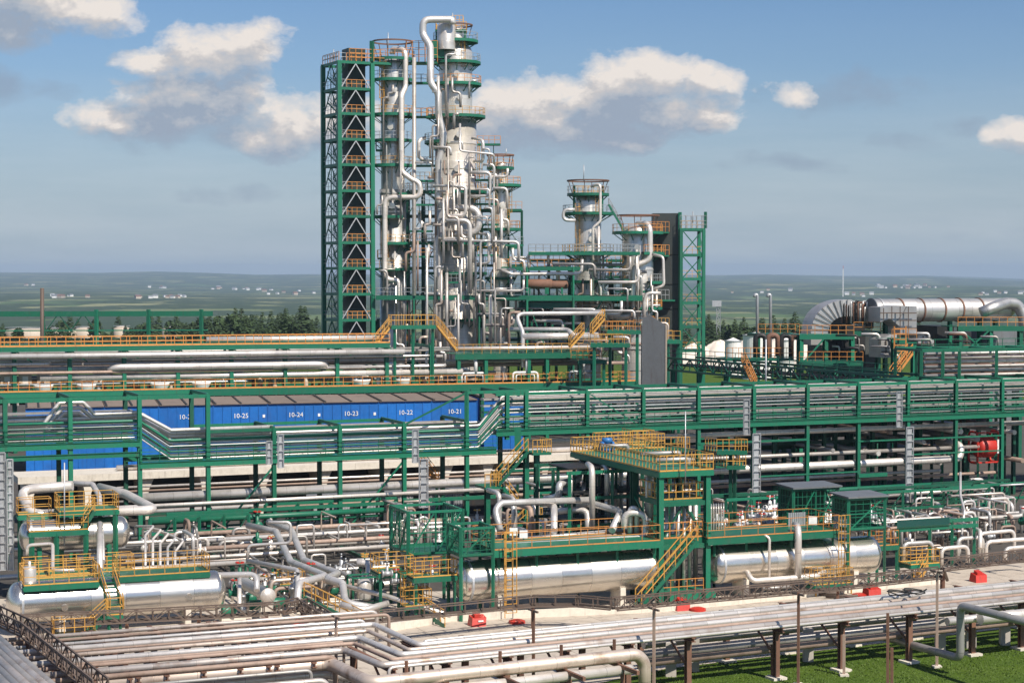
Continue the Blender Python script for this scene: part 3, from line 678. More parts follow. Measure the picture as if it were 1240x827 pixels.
pp('twin bent pipe on the lower front of the widest column, right of the pair', [(566, 309, 1), (576, 312), (576, 345), (574, 352), (574, 400)], 3.0, F2 - 3)
for i, (px, y0, y1, wp) in enumerate([(541, 330, 440, 4), (555, 356, 440, 3), (586, 356, 440, 4), (594, 356, 415, 5), (598, 214, 330, 2.4), (517, 300, 440, 3), (606, 380, 440, 3)]):
    pp('upright pipe at the foot of the columns, %s of seven from the left tower side' % ORD[[1, 2, 3, 4, 6, 0, 5][i]] if i != 4 else 'hair thin upright pipe on the slim column front', [(px, y0), (px, y1)], wp, F2 - 3.5, 'clad' if i % 2 else 'clad_dull')
F4 = YT + 3.6
pp('thick pipe arching from the shorter column by the lift shaft and stepping down', [(772, 276, 3), (772, 271, 3), (787, 271), (787, 316), (768, 321), (767, 383), (738, 383)], 7.2, F4 - 3)
pp('bent pipe right of the shorter column in front of the dark lift shaft, upper', [(790, 308, 1), (803, 311), (804, 346), (791, 350)], 3.4, 277.5)
pp('bent pipe right of the shorter column in front of the dark lift shaft, lower', [(800, 355), (783, 355), (780, 366), (780, 390)], 4.4, 277)
pp('pipe rising up the right side of the ringed column to its top', [(716, 226, 1), (727, 222), (727, 268), (718, 276), (718, 388)], 3.4, F4 - 2.5)
pp('slim pipe beside it on the ringed column', [(725, 274), (725, 340), (727.5, 350), (727.5, 376)], 2.6, F4 - 3)
pp('small bent pipe at the foot of the ringed column', [(727, 364), (741, 366), (741, 386)], 3.0, F4 - 4)
pp('bracket pipe left of the ringed column below its second platform', [(696, 254), (682, 254), (682, 267), (697, 267)], 4.0, F4 - 1)
# --- green frame structure with heat exchangers between the columns
def frame_platform(t, px0, px1, Y, py, depth, posts=(), rail='galv', pw=.3, foot=0.0, th=.5, rh=1.15, mat='green', sp=1.1):
    """rectangular steel deck seen edge on; posts at px"""
    a, b = W(px0, py, Y), W(px1, py, Y); z = a.z
    d = t.part('deck', mat); d.poly([a, b, b + V3((0, depth, 0)), a + V3((0, depth, 0))], -.1)
    for dy in (0, depth): d.beam(a + V3((0, dy, -th/2 - .1)), b + V3((0, dy, -th/2 - .1)), .16, th)
    if rail:
        r = d.sub('railing', rail); r.rail([a + V3((0, .05, 0)), b + V3((0, .05, 0))], rh, sp, .06); r.rail([a + V3((0, depth, 0)), b + V3((0, depth, 0))], rh, sp, .06)
    for px in posts:
        p = W(px, py, Y)
        for dy in (0, depth): t.part('post', mat).ibeam(V3((p.x, Y + dy, foot)), V3((p.x, Y + dy, z - .1)), pw, pw)
    return d
ms = Thing('exchanger_frame', 'green steel frame with decks between the slim and the ringed column', 'steel frame')
frame_platform(ms, 607, 704, YT - 2, 323, 7, (638, 694), 'orange', .32)
frame_platform(ms, 600, 778, YT - 4, 358, 9, (638, 694), None, .32, th=.7)
frame_platform(ms, 628, 694, YT - 3, 366, 8, (), None, th=.9)
frame_platform(ms, 640, 775, YT - 3, 300 + 5, 3, (), 'galv', th=.4)
bm = ms.part('brace', 'green')
for a, b in ((600, 638), (660, 638), (700, 730)): bm.beam(W(a, 420, YT - 3), W(b, 362, YT - 3), .16)
lb = Thing('gangway', 'long green walkway beam in front of the feet of the tall columns', 'gangway'); frame_platform(lb, 455, 640, YT - 5, 358, 2.2, (501, 580), 'galv', .25, th=.55)
for i, (px, py, L, dpx) in enumerate([(651, 344, 4.2, 12), (672, 345, 3.6, 10), (652, 382, 3.4, 14), (676, 383, 3, 12)]):
    ex = Thing('heat_exchanger', ['dark cylindrical exchanger on the left of the upper deck', 'dark cylindrical exchanger on the right of the upper deck', 'dark drum on the left below the green beam', 'dark drum on the right below the green beam'][i], 'heat exchanger', 'exchangers in the green frame')
    p = W(px, py, YT - 1); r = dpx / 2 * YT / FPX
    ex.part('shell', 'rust' if i < 2 else 'black_steel').lathe(p - V3((L/2, 0, 0)), [(0.01, -.3), (r*.7, -.2), (r, 0), (r, L), (r*.7, L+.2), (.01, L+.3)], 18, V3((1, 0, 0)))
    sdl = ex.part('saddle', 'green')
    for k in (-.3, .3): sdl.box(p + V3((k * L, 0, -r - .8)), .3, r * 1.6, 1.0)
st = Thing('stair', 'green stair slanting down between the ringed column and the shorter column', 'stair')
a, b = W(755, 279, F4 - 1), W(737, 248, F4 - 1); st.part('flight', 'green').stair(a, b, .9, V3((0, 1, 0))); st.part('railing', 'galv').stair_rail(a, b, .9, V3((0, 1, 0)), .07)
gw = Thing('gangway', 'gangway from the ringed column to the shorter column at mid height', 'gangway'); frame_platform(gw, 726, 760, YT, 305, 1.5, (), 'galv', th=.35)
gw = Thing('gangway', 'lower gangway between the ringed column and the shorter column', 'gangway'); frame_platform(gw, 724, 762, YT, 338, 1.5, (), 'galv', th=.3)
for i, (x0, x1, y) in enumerate([(618, 640, 312), (640, 664, 306)]):
    pp(['arched pipe standing on the deck left of the ringed column, left', 'arched pipe standing on the deck left of the ringed column, right'][i], [(x0, 325), (x0, y), (x1, y), (x1, 325)], 3.4, YT - 2 + i)
# lightning rods and lamp poles up on the columns
for i, (px, y0, y1) in enumerate([(548, 30, 16), (470, 62, 40), (707, 220, 200), (839, 270, 256), (613, 190, 180), (404, 72, 60)]):
    pipe('thin lightning rod standing on the %s' % ['tallest column', 'column by the green tower', 'ringed column', 'lift tower on the right', 'slim column', 'green stair tower'][i], [W(px, y0, YT), W(px, y1, YT)], .07, 'galv', 'lightning rods', 5, 'lightning_rod', cat='lightning rod')

# --- crowded steelwork and small pipes around the feet and flanks of the columns
rnd.seed(21)
def back_frame(label, px0, px1, Y, pys, n, depth=5.0):
    t = Thing('steel_frame', label, 'steel frame'); k = [lerp(px0, px1, i / n) for i in range(n + 1)]
    for px in k:
        for dy in (0, depth): q = W(px, pys[-1], Y); t.part('post', 'dark_green').beam(V3((q.x, Y + dy, 0)), V3((q.x, Y + dy, q.z)), .28)
    for j, py in enumerate(pys):
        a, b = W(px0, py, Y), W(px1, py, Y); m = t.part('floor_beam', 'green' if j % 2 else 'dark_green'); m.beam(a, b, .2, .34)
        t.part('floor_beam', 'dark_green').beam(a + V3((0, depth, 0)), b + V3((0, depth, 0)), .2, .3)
        f = t.part('floor', 'dark_green'); f.poly([a + UP * .18, b + UP * .18, b + V3((0, depth, .18)), a + V3((0, depth, .18))], .06)
        f.sub('railing', rnd.choice(['galv', 'orange', 'yellow', 'galv'])).rail([a + UP * .25, b + UP * .25], 1.15, 1.0, .055)
    for p_, q_ in zip(pys, pys[1:]):
        for i in range(n):
            if rnd.random() < .6:
                a, b = (k[i], k[i + 1]) if rnd.random() < .5 else (k[i + 1], k[i]); t.part('brace', 'dark_green').beam(W(a, p_, Y - .1), W(b, q_, Y - .1), .13)
back_frame('dark green steel frame filling the gap between the two tallest columns', 493, 530, YT + 6, [440, 414, 386, 358, 325, 294, 262, 232], 2)
back_frame('dark green steel frame behind the widest and the slim column', 566, 632, YT + 7, [440, 412, 385, 355, 322, 300, 278, 255], 4)
back_frame('low dark green steel frame left of the tallest columns', 456, 500, YT + 4, [440, 415, 388], 3)
back_frame('dark green steel frame between the ringed column and the shorter column', 722, 762, YT + 12, [440, 415, 390, 362, 336], 2)
back_frame('low wide dark green steel frame below the exchanger decks', 628, 705, YT + 3, [440, 418, 396, 374], 5)
frame_labels = []
for (x0, x1, py, Y, rl_) in [(497, 526, 218, F1, 'yellow'), (499, 527, 247, F1, 'galv'), (496, 524, 279, F1, 'galv'), (497, 528, 310, F1, 'orange'), (575, 599, 217, F2, 'orange'), (574, 602, 246, F2, 'yellow'), (576, 604, 271, F2, 'orange'), (578, 603, 308, F2, 'yellow'), (540, 572, 341, F2 - 3, 'galv'), (612, 634, 296, F3, 'galv'), (455, 472, 181, F1 + 2, 'galv'), (457, 470, 312, F1 + 1, 'yellow'), (578, 606, 174, F2, 'orange'), (735, 757, 322, F4, 'orange'), (690, 708, 305, F4 - 2, 'yellow'), (745, 790, 352, F4 - 2, 'galv'), (688, 740, 372, F4 - 2, 'yellow'), (742, 792, 392, F4 - 3, 'orange')]:
    frame_labels.append((x0, py)); t = Thing('service_platform', 'small green service platform with railing on the column group', 'platform', 'small service platforms on the columns')
    a, b = W(x0, py, Y), W(x1, py, Y); d = t.part('deck', 'green'); d.poly([a, b, b + V3((0, 1.5, 0)), a + V3((0, 1.5, 0))], -.28); d.sub('railing', rl_).rail([a + V3((0, 1.5, 0)), a, b, b + V3((0, 1.5, 0))], 1.15, .8, .06)
    m = d.sub('bracket', 'green'); m.beam(lerp(a, b, .3) - UP * .2, lerp(a, b, .3) + V3((0, 1.7, -1.5)), .12); d.sub('bracket', 'green').beam(lerp(a, b, .7) - UP * .2, lerp(a, b, .7) + V3((0, 1.7, -1.5)), .12)
def crowd(x0, x1, y0, y1, Y, N, what, grp):
    for i in range(N):
        px, py = rnd.uniform(x0, x1), rnd.uniform(y0, y1); L = rnd.uniform(18, 90); j = rnd.choice([0, 6, -6, 10, -10, 14]); q = Y + rnd.uniform(-1.5, 1.5); e = min(py + L, 440)
        P = [(px, py), (px, e)] if not j else ([(px + j, py), (px, py), (px, e)] if rnd.random() < .5 else [(px, py), (px, (py + e) / 2), (px + j, (py + e) / 2), (px + j, e)])
        pipe(what, [W(a, b, q) for a, b in P], rnd.uniform(.11, .24), rnd.choice(['clad', 'clad', 'clad_dull', 'clad_worn', 'rust_pipe']), grp, 7, 'thin_pipe')
crowd(518, 580, 150, 240, F2 - 2.8, 12, 'thin pipe on the upper half of the widest column', 'thin pipes, upper part of the widest column')
crowd(495, 622, 250, 420, F2 - 3.5, 46, 'thin pipe in the crowded pipework at the lower half of the tallest columns', 'thin pipes at the column feet')
crowd(459, 492, 90, 400, F1, 14, 'thin pipe on the column beside the green stair tower', 'thin pipes on the left column')
crowd(640, 800, 300, 420, F4 - 3, 34, 'thin pipe in the pipework around the ringed column', 'thin pipes by the ringed column')

back_frame('tall dark green steel frame behind the ringed column and the exchanger decks', 640, 790, YT + 14, [440, 416, 392, 366, 340, 316], 6)
rnd.seed(51)
for i in range(30):
    px, py, L = rnd.uniform(600, 745), rnd.uniform(318, 424), rnd.uniform(18, 60); h = rnd.choice([-10, 10, 16, -16]); q = YT - 5 + rnd.uniform(-2, 6)
    pipe('level thin pipe with a bent end in the low pipework right of the tallest columns', [W(px, py, q), W(px + L, py, q), W(px + L, py + h, q)], rnd.uniform(.12, .26), rnd.choice(['clad', 'clad', 'clad', 'clad_dull', 'rust_pipe']), 'level thin pipes right of the tallest columns', 8, 'thin_pipe')
for i in range(26):
    px, py, L = rnd.uniform(496, 600), rnd.uniform(170, 420), rnd.uniform(8, 34); h = rnd.choice([-10, 10, 18, 24]); q = F2 - 3 + rnd.uniform(-1, .5)
    pipe('level thin pipe with a bent end on the front of the tallest columns', [W(px, py, q), W(px + L, py, q), W(px + L, py + h, q)], rnd.uniform(.12, .22), rnd.choice(['clad', 'clad', 'clad', 'clad_worn', 'rust_pipe']), 'level thin pipes on the tallest columns', 8, 'thin_pipe')
crowd(530, 574, 80, 235, F2 - 3, 16, 'thin pipe on the upper half of the widest column', 'thin pipes, upper part of the widest column')
# ------------------------------------------------------------------ far pipe racks (two decks) on the left
def FL(px, Y, t):
    p = W(px, HZ, Y); return Frame(p, V3((p.x + 1, Y + t, 0)))
def rowpipe(label, F, px0, px1, v, z, r, mat='clad', group=None, pre=None, post=None, n=10):
    """pipe along a frame between two columns of the photograph; pre/post: extra (dv, dz) legs at the ends"""
    P = [F.at(px0, v, z), F.at(px1, v, z)]
    if pre: P = [P[0] + F.v * pre[0] + UP * pre[1]] + P
    if post: P = P + [P[-1] + F.v * post[0] + UP * post[1]]
    return pipe(label, P, r, mat, group, n)
FR = FL(300, 240, .3)
rk = Thing('pipe_rack', 'green two deck pipe rack with orange railings in front of the tall columns', 'pipe rack')
posts = [-145, -115, -50, 17, 84, 150, 215, 280, 345, 408, 468, 522]
for px in posts:
    for v in (0, 9):
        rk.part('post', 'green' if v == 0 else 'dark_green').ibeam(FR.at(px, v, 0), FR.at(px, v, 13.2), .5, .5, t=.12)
    cb = rk.part('cross_beam', 'green')
    for z in (7.4, 10.1, 13.0): cb.beam(FR.at(px, 0, z), FR.at(px, 0, z) + FR.v * 9, .25, .4)
dk = rk.part('upper_deck', 'green'); A, B = FR.at(-150, -.6, 13.5), FR.at(472, -.6, 13.5)
dk.poly([A, B, B + FR.v * 2.6, A + FR.v * 2.6], .08); dk.beam(A - UP * .2, B - UP * .2, .2, .62); dk.beam(A - UP * .2 + FR.v * 9.6, B - UP * .2 + FR.v * 9.6, .2, .6)
dk.sub('railing', 'orange').rail([A + UP * .1, B + UP * .1], 1.25, 1.15, .07, mids=(.5,), kick=.2)
dk.sub('railing', 'orange').rail([A + UP * .1 + FR.v * 2.5, B + UP * .1 + FR.v * 2.5], 1.25, 1.9, .06)
dk = rk.part('lower_deck', 'green'); A, B = FR.at(-150, -1.5, 7.8), FR.at(772, -1.5, 7.8)
dk.poly([A, B, B + FR.v * 3.2, A + FR.v * 3.2], .08); dk.beam(A - UP * .35, B - UP * .35, .2, .9); dk.beam(A - UP * .3 + FR.v * 10, B - UP * .3 + FR.v * 10, .2, .6)
dk.sub('railing', 'orange').rail([A + UP * .1, B + UP * .1], 1.25, 1.3, .065, kick=.18)
dk.sub('railing', 'orange').rail([A + UP * .1 + FR.v * 3, B + UP * .1 + FR.v * 3], 1.25, 1.7, .06)
for i, px in enumerate(posts[3:-1]):
    rk.part('knee_brace', 'green').beam(FR.at(px + 3, -.1, 13.0), FR.at(px + 22, -.1, 11.6), .16)
gp = 'pipes on the far two deck rack'
rowpipe('thick white pipe lying on the upper deck behind its orange railing', FR, 250, 470, 1.6, 14.2, .42, 'clad', gp)
rowpipe('long white pipe hung right below the upper deck', FR, -150, 490, -1.1, 12.45, .36, 'clad', gp)
rowpipe('thickest pale pipe on the middle beam, ending in a bend at both ends', FR, 133, 396, -.3, 10.85, .5, 'clad', gp, (2.5, -1.3), (3, -.6), 12)
rowpipe('pale pipe behind the bent thick one on the middle beam', FR, -150, 130, 1.8, 10.6, .33, 'clad', gp)
rowpipe('pale pipe low over the orange lower railing', FR, 48, 560, .3, 9.55, .4, 'clad', gp)
rowpipe('brown rusty pipe at middle height of the rack', FR, -150, 330, -.2, 10.25, .2, 'rust_pipe', gp)
rowpipe('second brown rusty pipe further back at middle height', FR, -150, 470, 4.5, 10.7, .2, 'rust_pipe', gp)
rowpipe('silver pipe far back under the upper deck', FR, -150, 500, 6.5, 11.9, .3, 'clad', gp)
rowpipe('slim pale pipe far back at middle height', FR, -150, 520, 7.5, 10.9, .25, 'clad', gp)
rowpipe('silver pipe far back just over the lower deck', FR, -150, 600, 6.0, 9.0, .3, 'clad', gp)
for i, px in enumerate([52, 104, 193, 243, 437, 487]):
    fr_ = Thing('fan_cowl', 'low white fan cowl on the lower deck, %s from the left' % ORD[i], 'fan cowl', 'white fan cowls')
    c = FR.at(px, .9, 7.95)
    fr_.part('ring', 'white').lathe(c, [(1.0, 0), (1.25, .5), (1.35, .75), (1.2, .75), (1.0, .5)], 20)
    fr_.part('neck_pipe', 'clad').tube([c + UP * .1, c + UP * 1.2, c + UP * 1.2 + FR.v * 2], .16, 8)
for i, px in enumerate([559, 621, 690]):
    lp = Thing('pipe_arch', 'white arched pipe loop straddling the lower deck, %s of three from the left' % ORD[i], 'pipe arch', 'white pipe arches')
    m = lp.part('arch', 'white'); m.tube([FR.at(px, .4, 7.9), FR.at(px, .4, 9.3), FR.at(px + 30, .4, 9.3), FR.at(px + 30, .4, 7.9)], .16, 8)
    m.tube([FR.at(px + 4, .4, 7.9), FR.at(px + 4, .4, 9.0), FR.at(px + 26, .4, 9.0), FR.at(px + 26, .4, 7.9)], .1, 8)
    lp.part('riser', 'white').tube([FR.at(px + 17, .4, 9.3), FR.at(px + 17, .4, 11.3), FR.at(px + 9, 1.5, 11.3)], .26, 8)
# raised crossing with yellow stairs above the rack
cr = Thing('step_over', 'green stepped crossing with yellow stairs over the pipes in front of the widest column', 'walkway')
zt = W(500, 397, 238).z
A, B = FR.at(474, -.8, zt), FR.at(528, -.8, zt)
d = cr.part('landing', 'green'); d.poly([A, B, B + FR.v * 1.8, A + FR.v * 1.8], .1); d.beam(A - UP * .15, B - UP * .15, .16, .5)
d.sub('railing', 'yellow').rail([A + UP * .1, B + UP * .1], 1.4, 1.0, .07); d.sub('railing', 'yellow').rail([A + UP * .1 + FR.v * 1.7, B + UP * .1 + FR.v * 1.7], 1.4, 1.0, .07)
for px in (478, 500, 524): cr.part('post', 'green').beam(FR.at(px, -.3, 0), FR.at(px, -.3, zt), .3)
a, b = FR.at(456, 0, 13.6), FR.at(473, 0, zt); f = cr.part('stair', 'yellow'); f.stair(a, b, .9, FR.v); f.sub('railing', 'yellow').stair_rail(a, b, .9, FR.v, .08, 1.3)
a, b = FR.at(553, 0, W(553, 424, 250).z), FR.at(529, 0, zt); f = cr.part('stair', 'yellow'); f.stair(a, b, .9, FR.v); f.sub('railing', 'yellow').stair_rail(a, b, .9, FR.v, .08, 1.3)
# lower deck running right of the crossing
r2 = Thing('pipe_rack', 'green rack deck with pipes right of the yellow stair crossing, before the column feet', 'pipe rack')
zd = W(640, 429, 250).z
A, B = FR.at(551, 0, zd), FR.at(722, 0, zd)
d = r2.part('deck', 'green'); d.poly([A, B, B + FR.v * 6, A + FR.v * 6], .08); d.beam(A - UP * .3, B - UP * .3, .2, .75)
d.sub('railing', 'yellow').rail([A + UP * .1, B + UP * .1], 1.3, 1.3, .06)
for px in (555, 588, 640, 662, 702, 718):
    for v in (.3, 5.7): r2.part('post', 'green' if v < 1 else 'dark_green').ibeam(FR.at(px, v, 0), FR.at(px, v, zd - .1), .5, .5)
gp = 'pipes on the deck before the column feet'
rowpipe('white pipe running along the deck just behind its yellow railing', FR, 545, 722, .9, zd + .75, .33, 'clad', gp)
rowpipe('thick white pipe raised above the deck ending at the yellow stair', FR, 632, 724, 2.0, W(680, 408, 252).z, .5, 'clad', gp, None, None, 12)
pipe('pale pipe kinked steeply down on the left of the thick raised pipe', [W(731, 379, 255), W(624, 380, 255), W(633, 402, 253), W(633, 445, 252)], .3, 'clad', gp)
pipe('pale pipe with a bulging right end bend above the deck', [W(617, 399, 256), W(687, 399, 256), W(697, 408, 253)], .34, 'clad', gp)
rowpipe('dull lower pipe under the green deck', FR, 540, 740, 2.0, zd - 1.0, .3, 'clad_dull', gp)
rowpipe('rusty lower pipe under the green deck', FR, 540, 760, 3.2, zd - 1.6, .25, 'rust_pipe', gp)
# small green platforms and yellow stairs left of the grey panel
pl = Thing('pump_platform', 'green platforms with yellow railings and small stairs left of the grey corrugated panel', 'platform')
for (x0, x1, py, dv, rl_) in [(735, 776, 402, 4, 'orange'), (715, 763, 417, 1, 'yellow'), (808, 824, 413, 2, 'yellow'), (700, 735, 438, 3, 'orange')]:
    F_ = FR; Yq = 246; z = W(750, py, Yq).z; A, B = W(x0, py, Yq + dv), W(x1, py, Yq + dv); A.z = B.z = z
    d = pl.part('deck', 'green'); d.poly([A, B, B + FR.v * 3, A + FR.v * 3], .1); d.beam(A - UP * .2, B - UP * .2, .2, .5)
    d.sub('railing', rl_).rail([A, B], 1.3, .8, .06); d.sub('railing', rl_).rail([A + FR.v * 3, B + FR.v * 3], 1.3, .8, .06)
    for q in (A + (B - A) * .1, A + (B - A) * .9): pl.part('post', 'green').beam(V3((q.x, q.y + .4, 0)), q + V3((0, .4, 0)), .35)
for (x0, y0, x1, y1) in [(690, 420, 706, 402), (716, 404, 731, 386)]:
    a, b = W(x0, y0, 246), W(x1, y1, 247); f = pl.part('stair', 'yellow'); f.stair(a, b, .9, FR.v); f.sub('railing', 'yellow').stair_rail(a, b, .9, FR.v, .08, 1.3)
# green frame standing up behind the rack on the far left, and rusty mast
gb = Thing('gantry_frame', 'thin green gantry beam on posts behind the far left rack', 'gantry')
FB = FL(120, 262, .1); zb = W(120, 380, 262).z
bm = gb.part('beam', 'green'); bm.beam(FB.at(-140, 0, zb), FB.at(258, 0, zb), .3, .75); gb.part('tie_beam', 'green').beam(FB.at(-140, 0, zb - 2.4), FB.at(252, 0, zb - 2.4), .16)
for px in (52, 117, 180, 244): gb.part('post', 'green').beam(FB.at(px, 0, 0), FB.at(px, 0, zb + .6), .45)
zg = gb.part('brace', 'dark_green')
for i in range(4):
    x = 56 + i * 15; zg.beam(FB.at(x, 0, zb - (2.4 if i % 2 == 0 else 0)), FB.at(x + 15, 0, zb - (0 if i % 2 == 0 else 2.4)), .14)
pipe('rusty brown mast pipe standing behind the far left rack', [W(51, 470, 255), W(51, 349, 255)], .28, 'brown_steel', None, 10, 'mast', cat='mast')
# ------------------------------------------------------------------ blue modules with numbers
def text_part(parent_mb, s, origin, u, size, mat='white', name='number'):
    cu = bpy.data.curves.new('number_text', 'FONT'); cu.body = s; cu.size = size; cu.extrude = .012; cu.align_x = 'CENTER'; cu.resolution_u = 2
    ob = bpy.data.objects.new('tmp', cu); COL.objects.link(ob)
    dg = bpy.context.evaluated_depsgraph_get(); me = bpy.data.meshes.new_from_object(ob.evaluated_get(dg))
    m = parent_mb.sub(name, mat); nrm = V3((u.y, -u.x, 0))
    m.v = [origin + u * v.co.x + UP * v.co.y + nrm * v.co.z for v in me.vertices]
    for p_ in me.polygons: m.face(tuple(p_.vertices))
    bpy.data.objects.remove(ob); bpy.data.meshes.remove(me); bpy.data.curves.remove(cu)
FBm = FL(300, 215, .27)
zt = W(300, 489.5, 215).z
bounds = [30, 62, 126, 192, 258, 324, 391, 458.5, 523, 578]
nums = [None, '10-28', '10-27', '10-26', '10-25', '10-24', '10-23', '10-22', '10-21']
for i, (x0, x1) in enumerate(list(zip(bounds, bounds[1:])) + [(586, 640)]):
    num = nums[i] if i < 9 else None
    lab = ('bright blue equipment module numbered %s in white' % num) if num else ('blue equipment module with shade darkened end wall at the left end of the row' if i == 0 else 'blue equipment module set apart at the right end of the row')
    t = Thing('equipment_module', lab, 'equipment module', 'row of blue equipment modules')
    u0, u1 = FBm.upx(x0) + .04, FBm.upx(x1) - .04; D = 9.0
    A, B = FBm(u0, 0, 0), FBm(u1, 0, 0); um = FBm.u; vm = FBm.v
    b = t.part('wall', 'blue'); b.poly([A, B, B + vm * D, A + vm * D], zt)
    rb = b.sub('rib', 'blue')
    k = max(2, round((u1 - u0) / 1.05))
    for j in range(k + 1):
        q = FBm(u0 + (u1 - u0) * j / k, 0, .1); rb.box(q - vm * .03, .07, .07, zt - .2, um)
    if i == 0: t.part('shaded_end_wall', 'shaded_blue').poly([A - um * .03 + UP * .02, A - um * .03 + vm * D + UP * .02, A + vm * D + UP * .02, A + UP * .02], zt - .04)  # unlit left side put into the colour as a darker blue
    rf = t.part('roof', 'roof_brown'); a0, b0 = A + UP * (zt + .02) - vm * .25, B + UP * (zt + .02) - vm * .25
    rf.poly([a0, b0, b0 + vm * (D + .5), a0 + vm * (D + .5)], .06)
    # mono pitch
    n0 = len(rf.v); rf.v += [a0 + UP * .07, b0 + UP * .07, b0 + vm * (D + .5) + UP * .35, a0 + vm * (D + .5) + UP * .35, a0 + vm * (D + .5) + UP * .06, b0 + vm * (D + .5) + UP * .06]
    rf.face((n0, n0 + 1, n0 + 2, n0 + 3)); rf.face((n0 + 3, n0 + 2, n0 + 5, n0 + 4))
    rs = rf.sub('roof_seam', 'black_steel')
    for j in (0.03, .5): 
        q = a0 + (b0 - a0) * j + UP * .1; rs.beam(q, q + vm * (D + .4) + UP * .28, .22, .14)
    if num:
        mid = FBm((u0 + u1) / 2, -.06, zt - 1.6); text_part(b, num, mid, um, .78)
    if i in (4, 5, 6):
        q = FBm(u0 + (u1 - u0) * .93, -.03, zt - 1.6); t.part('door_plate', 'white').box(q, .28, .05, .34, um)
    if i in (3, 4, 5, 6):
        for dx in (.62, .72): t.part('vent_cap', 'white').box(FBm(u0 + (u1 - u0) * dx, -.2, zt - 2.9), .25, .25, .25, um)
# ------------------------------------------------------------------ grey corrugated panel tower
cp = Thing('sheet_tower', 'tall grey corrugated sheet panel with slanted top beside the lift tower', 'panel wall')
YP = 226.0; xs0, xs1 = W(778, HZ, YP).x, W(806, HZ, YP).x
def ptop(x):
    px = 778 + (x - xs0) / (xs1 - xs0) * 28
    return zz(384 if px < 783 else 381 + max(0, px - 786) * .62, YP)
m = cp.part('sheet', 'grey_paint'); prf = []; N = 22
for i in range(N * 4 + 1):
    x = xs0 + (xs1 - xs0) * i / (N * 4); prf.append(V3((x, YP + (0 if (i % 4) in (0, 1) else .06), 0)))
n0 = len(m.v); m.v += prf + [p_ + UP * ptop(p_.x) for p_ in prf]; k = len(prf)
for i in range(k - 1): m.face((n0 + i, n0 + i + 1, n0 + k + i + 1, n0 + k + i))
bk = cp.part('frame', 'grey_paint'); bk.poly([(xs0, YP + .1, 0), (xs1, YP + .1, 0), (xs1, YP + 2.4, 0), (xs0, YP + 2.4, 0)], ptop(xs1) - .05)
cp.part('edge_trim', 'beige').beam((xs1 + .1, YP, 0), (xs1 + .1, YP, ptop(xs1)), .16)
# ------------------------------------------------------------------ flue ducts on the right
FD = FL(1130, 226, .42); zc = W(1130, 375.5, 226).z; rD = 1.42
du = Thing('flue_duct', 'huge horizontal cylindrical steel duct with rings on the far right', 'duct')
A, B = FD.at(1055, 0, zc), FD.at(1216, 0, zc); L = (B - A).length
s_ = du.part('shell', 'duct_shell'); s_.lathe(A, [(rD, 0), (rD, L)], 36, FD.u)
s_.lathe(B, [(rD, 0), (rD * .7, .8), (rD * .5, 1.2), (.01, 1.25)], 36, FD.u)
du.part('end_cap', 'grey_paint').lathe(A - FD.u * .12, [(.01, 0), (rD * .95, 0), (rD + .1, .02), (rD + .1, .14), (rD, .14)], 36, FD.u, smooth=False)
for px in (1063, 1087, 1112, 1137, 1159, 1183): du.part('ring', 'galv' if px == 1063 else 'rust').lathe(FD.at(px, 0, zc), [(rD, -.1), (rD + .1, -.1), (rD + .1, .1), (rD, .1)], 36, FD.u, smooth=False)
for px in (1072, 1150, 1186, 1205): du.part('support_post', 'green').ibeam(FD.at(px, 0, 0), FD.at(px, 0, zc - rD), .45, .45)
pipe('fat bent duct pipe joining the right end of the big duct', [W(1188, 379, 225), W(1204, 372, 225), W(1218, 367, 228), W(1232, 368, 229), W(1240, 384, 229), W(1241, 410, 229)], .72, 'duct_shell', None, 16, 'duct_pipe', 1.0, 'duct')
# rectangular elbow duct
el = Thing('elbow_duct', 'curved rectangular steel duct elbow left of the big cylindrical duct', 'duct')
def rect_duct(mb, inn, out, depth, Y, dv=V3((-.38, .92, 0))):
    n0 = len(mb.v)
    for (i_, o_) in zip(inn, out):
        a, b = W(i_[0], i_[1], Y), W(o_[0], o_[1], Y); mb.v += [a, b, b + dv * depth, a + dv * depth]
    for k in range(len(inn) - 1):
        o = n0 + 4 * k
        for j in range(4): j2 = (j + 1) % 4; mb.face((o + j, o + j2, o + 4 + j2, o + 4 + j), [(k * .8, 0), (k * .8, 1), (k * .8 + .8, 1), (k * .8 + .8, 0)])
    mb.face((n0, n0 + 1, n0 + 2, n0 + 3)); o = n0 + 4 * (len(inn) - 1); mb.face((o + 3, o + 2, o + 1, o))
inn, out = [(995, 418), (995, 399)], [(974, 418), (974, 399)]
for i in range(17):
    a = math.pi / 2 * i / 16; inn.append((1017 - 21 * math.cos(a), 400 - 17 * math.sin(a))); out.append((1018 - 43 * math.cos(a), 399 - 36 * math.sin(a)))
inn.append((1024, 383)); out.append((1024, 363))
inn, out = [(a_ + 8, b_) for a_, b_ in inn], [(a_ + 8, b_) for a_, b_ in out]
rect_duct(el.part('shell', 'duct_shell'), inn, out, 2.3, 223)
fl = el.part('flange', 'black_steel')
for i in range(0, 20, 2):
    a, b = W(*inn[i], 222.9), W(*out[i], 222.9); fl.beam(a, b, .05, .08)
e2 = Thing('transfer_duct', 'boxy grey steel duct dropping from the front of the big cylindrical duct', 'duct')
rect_duct(e2.part('shell', 'duct_shell'), [(1066, 390), (1078, 386), (1090, 396), (1090, 404)], [(1066, 372), (1086, 370), (1110, 371), (1110, 404)], 2.6, 219.5)
e2.part('hopper', 'duct_shell').poly([W(1067, 433, 219), W(1086, 433, 219), W(1086, 405, 219), W(1078, 405, 219), W(1067, 411, 219)], 2.6, V3((-.38, .92, 0)))
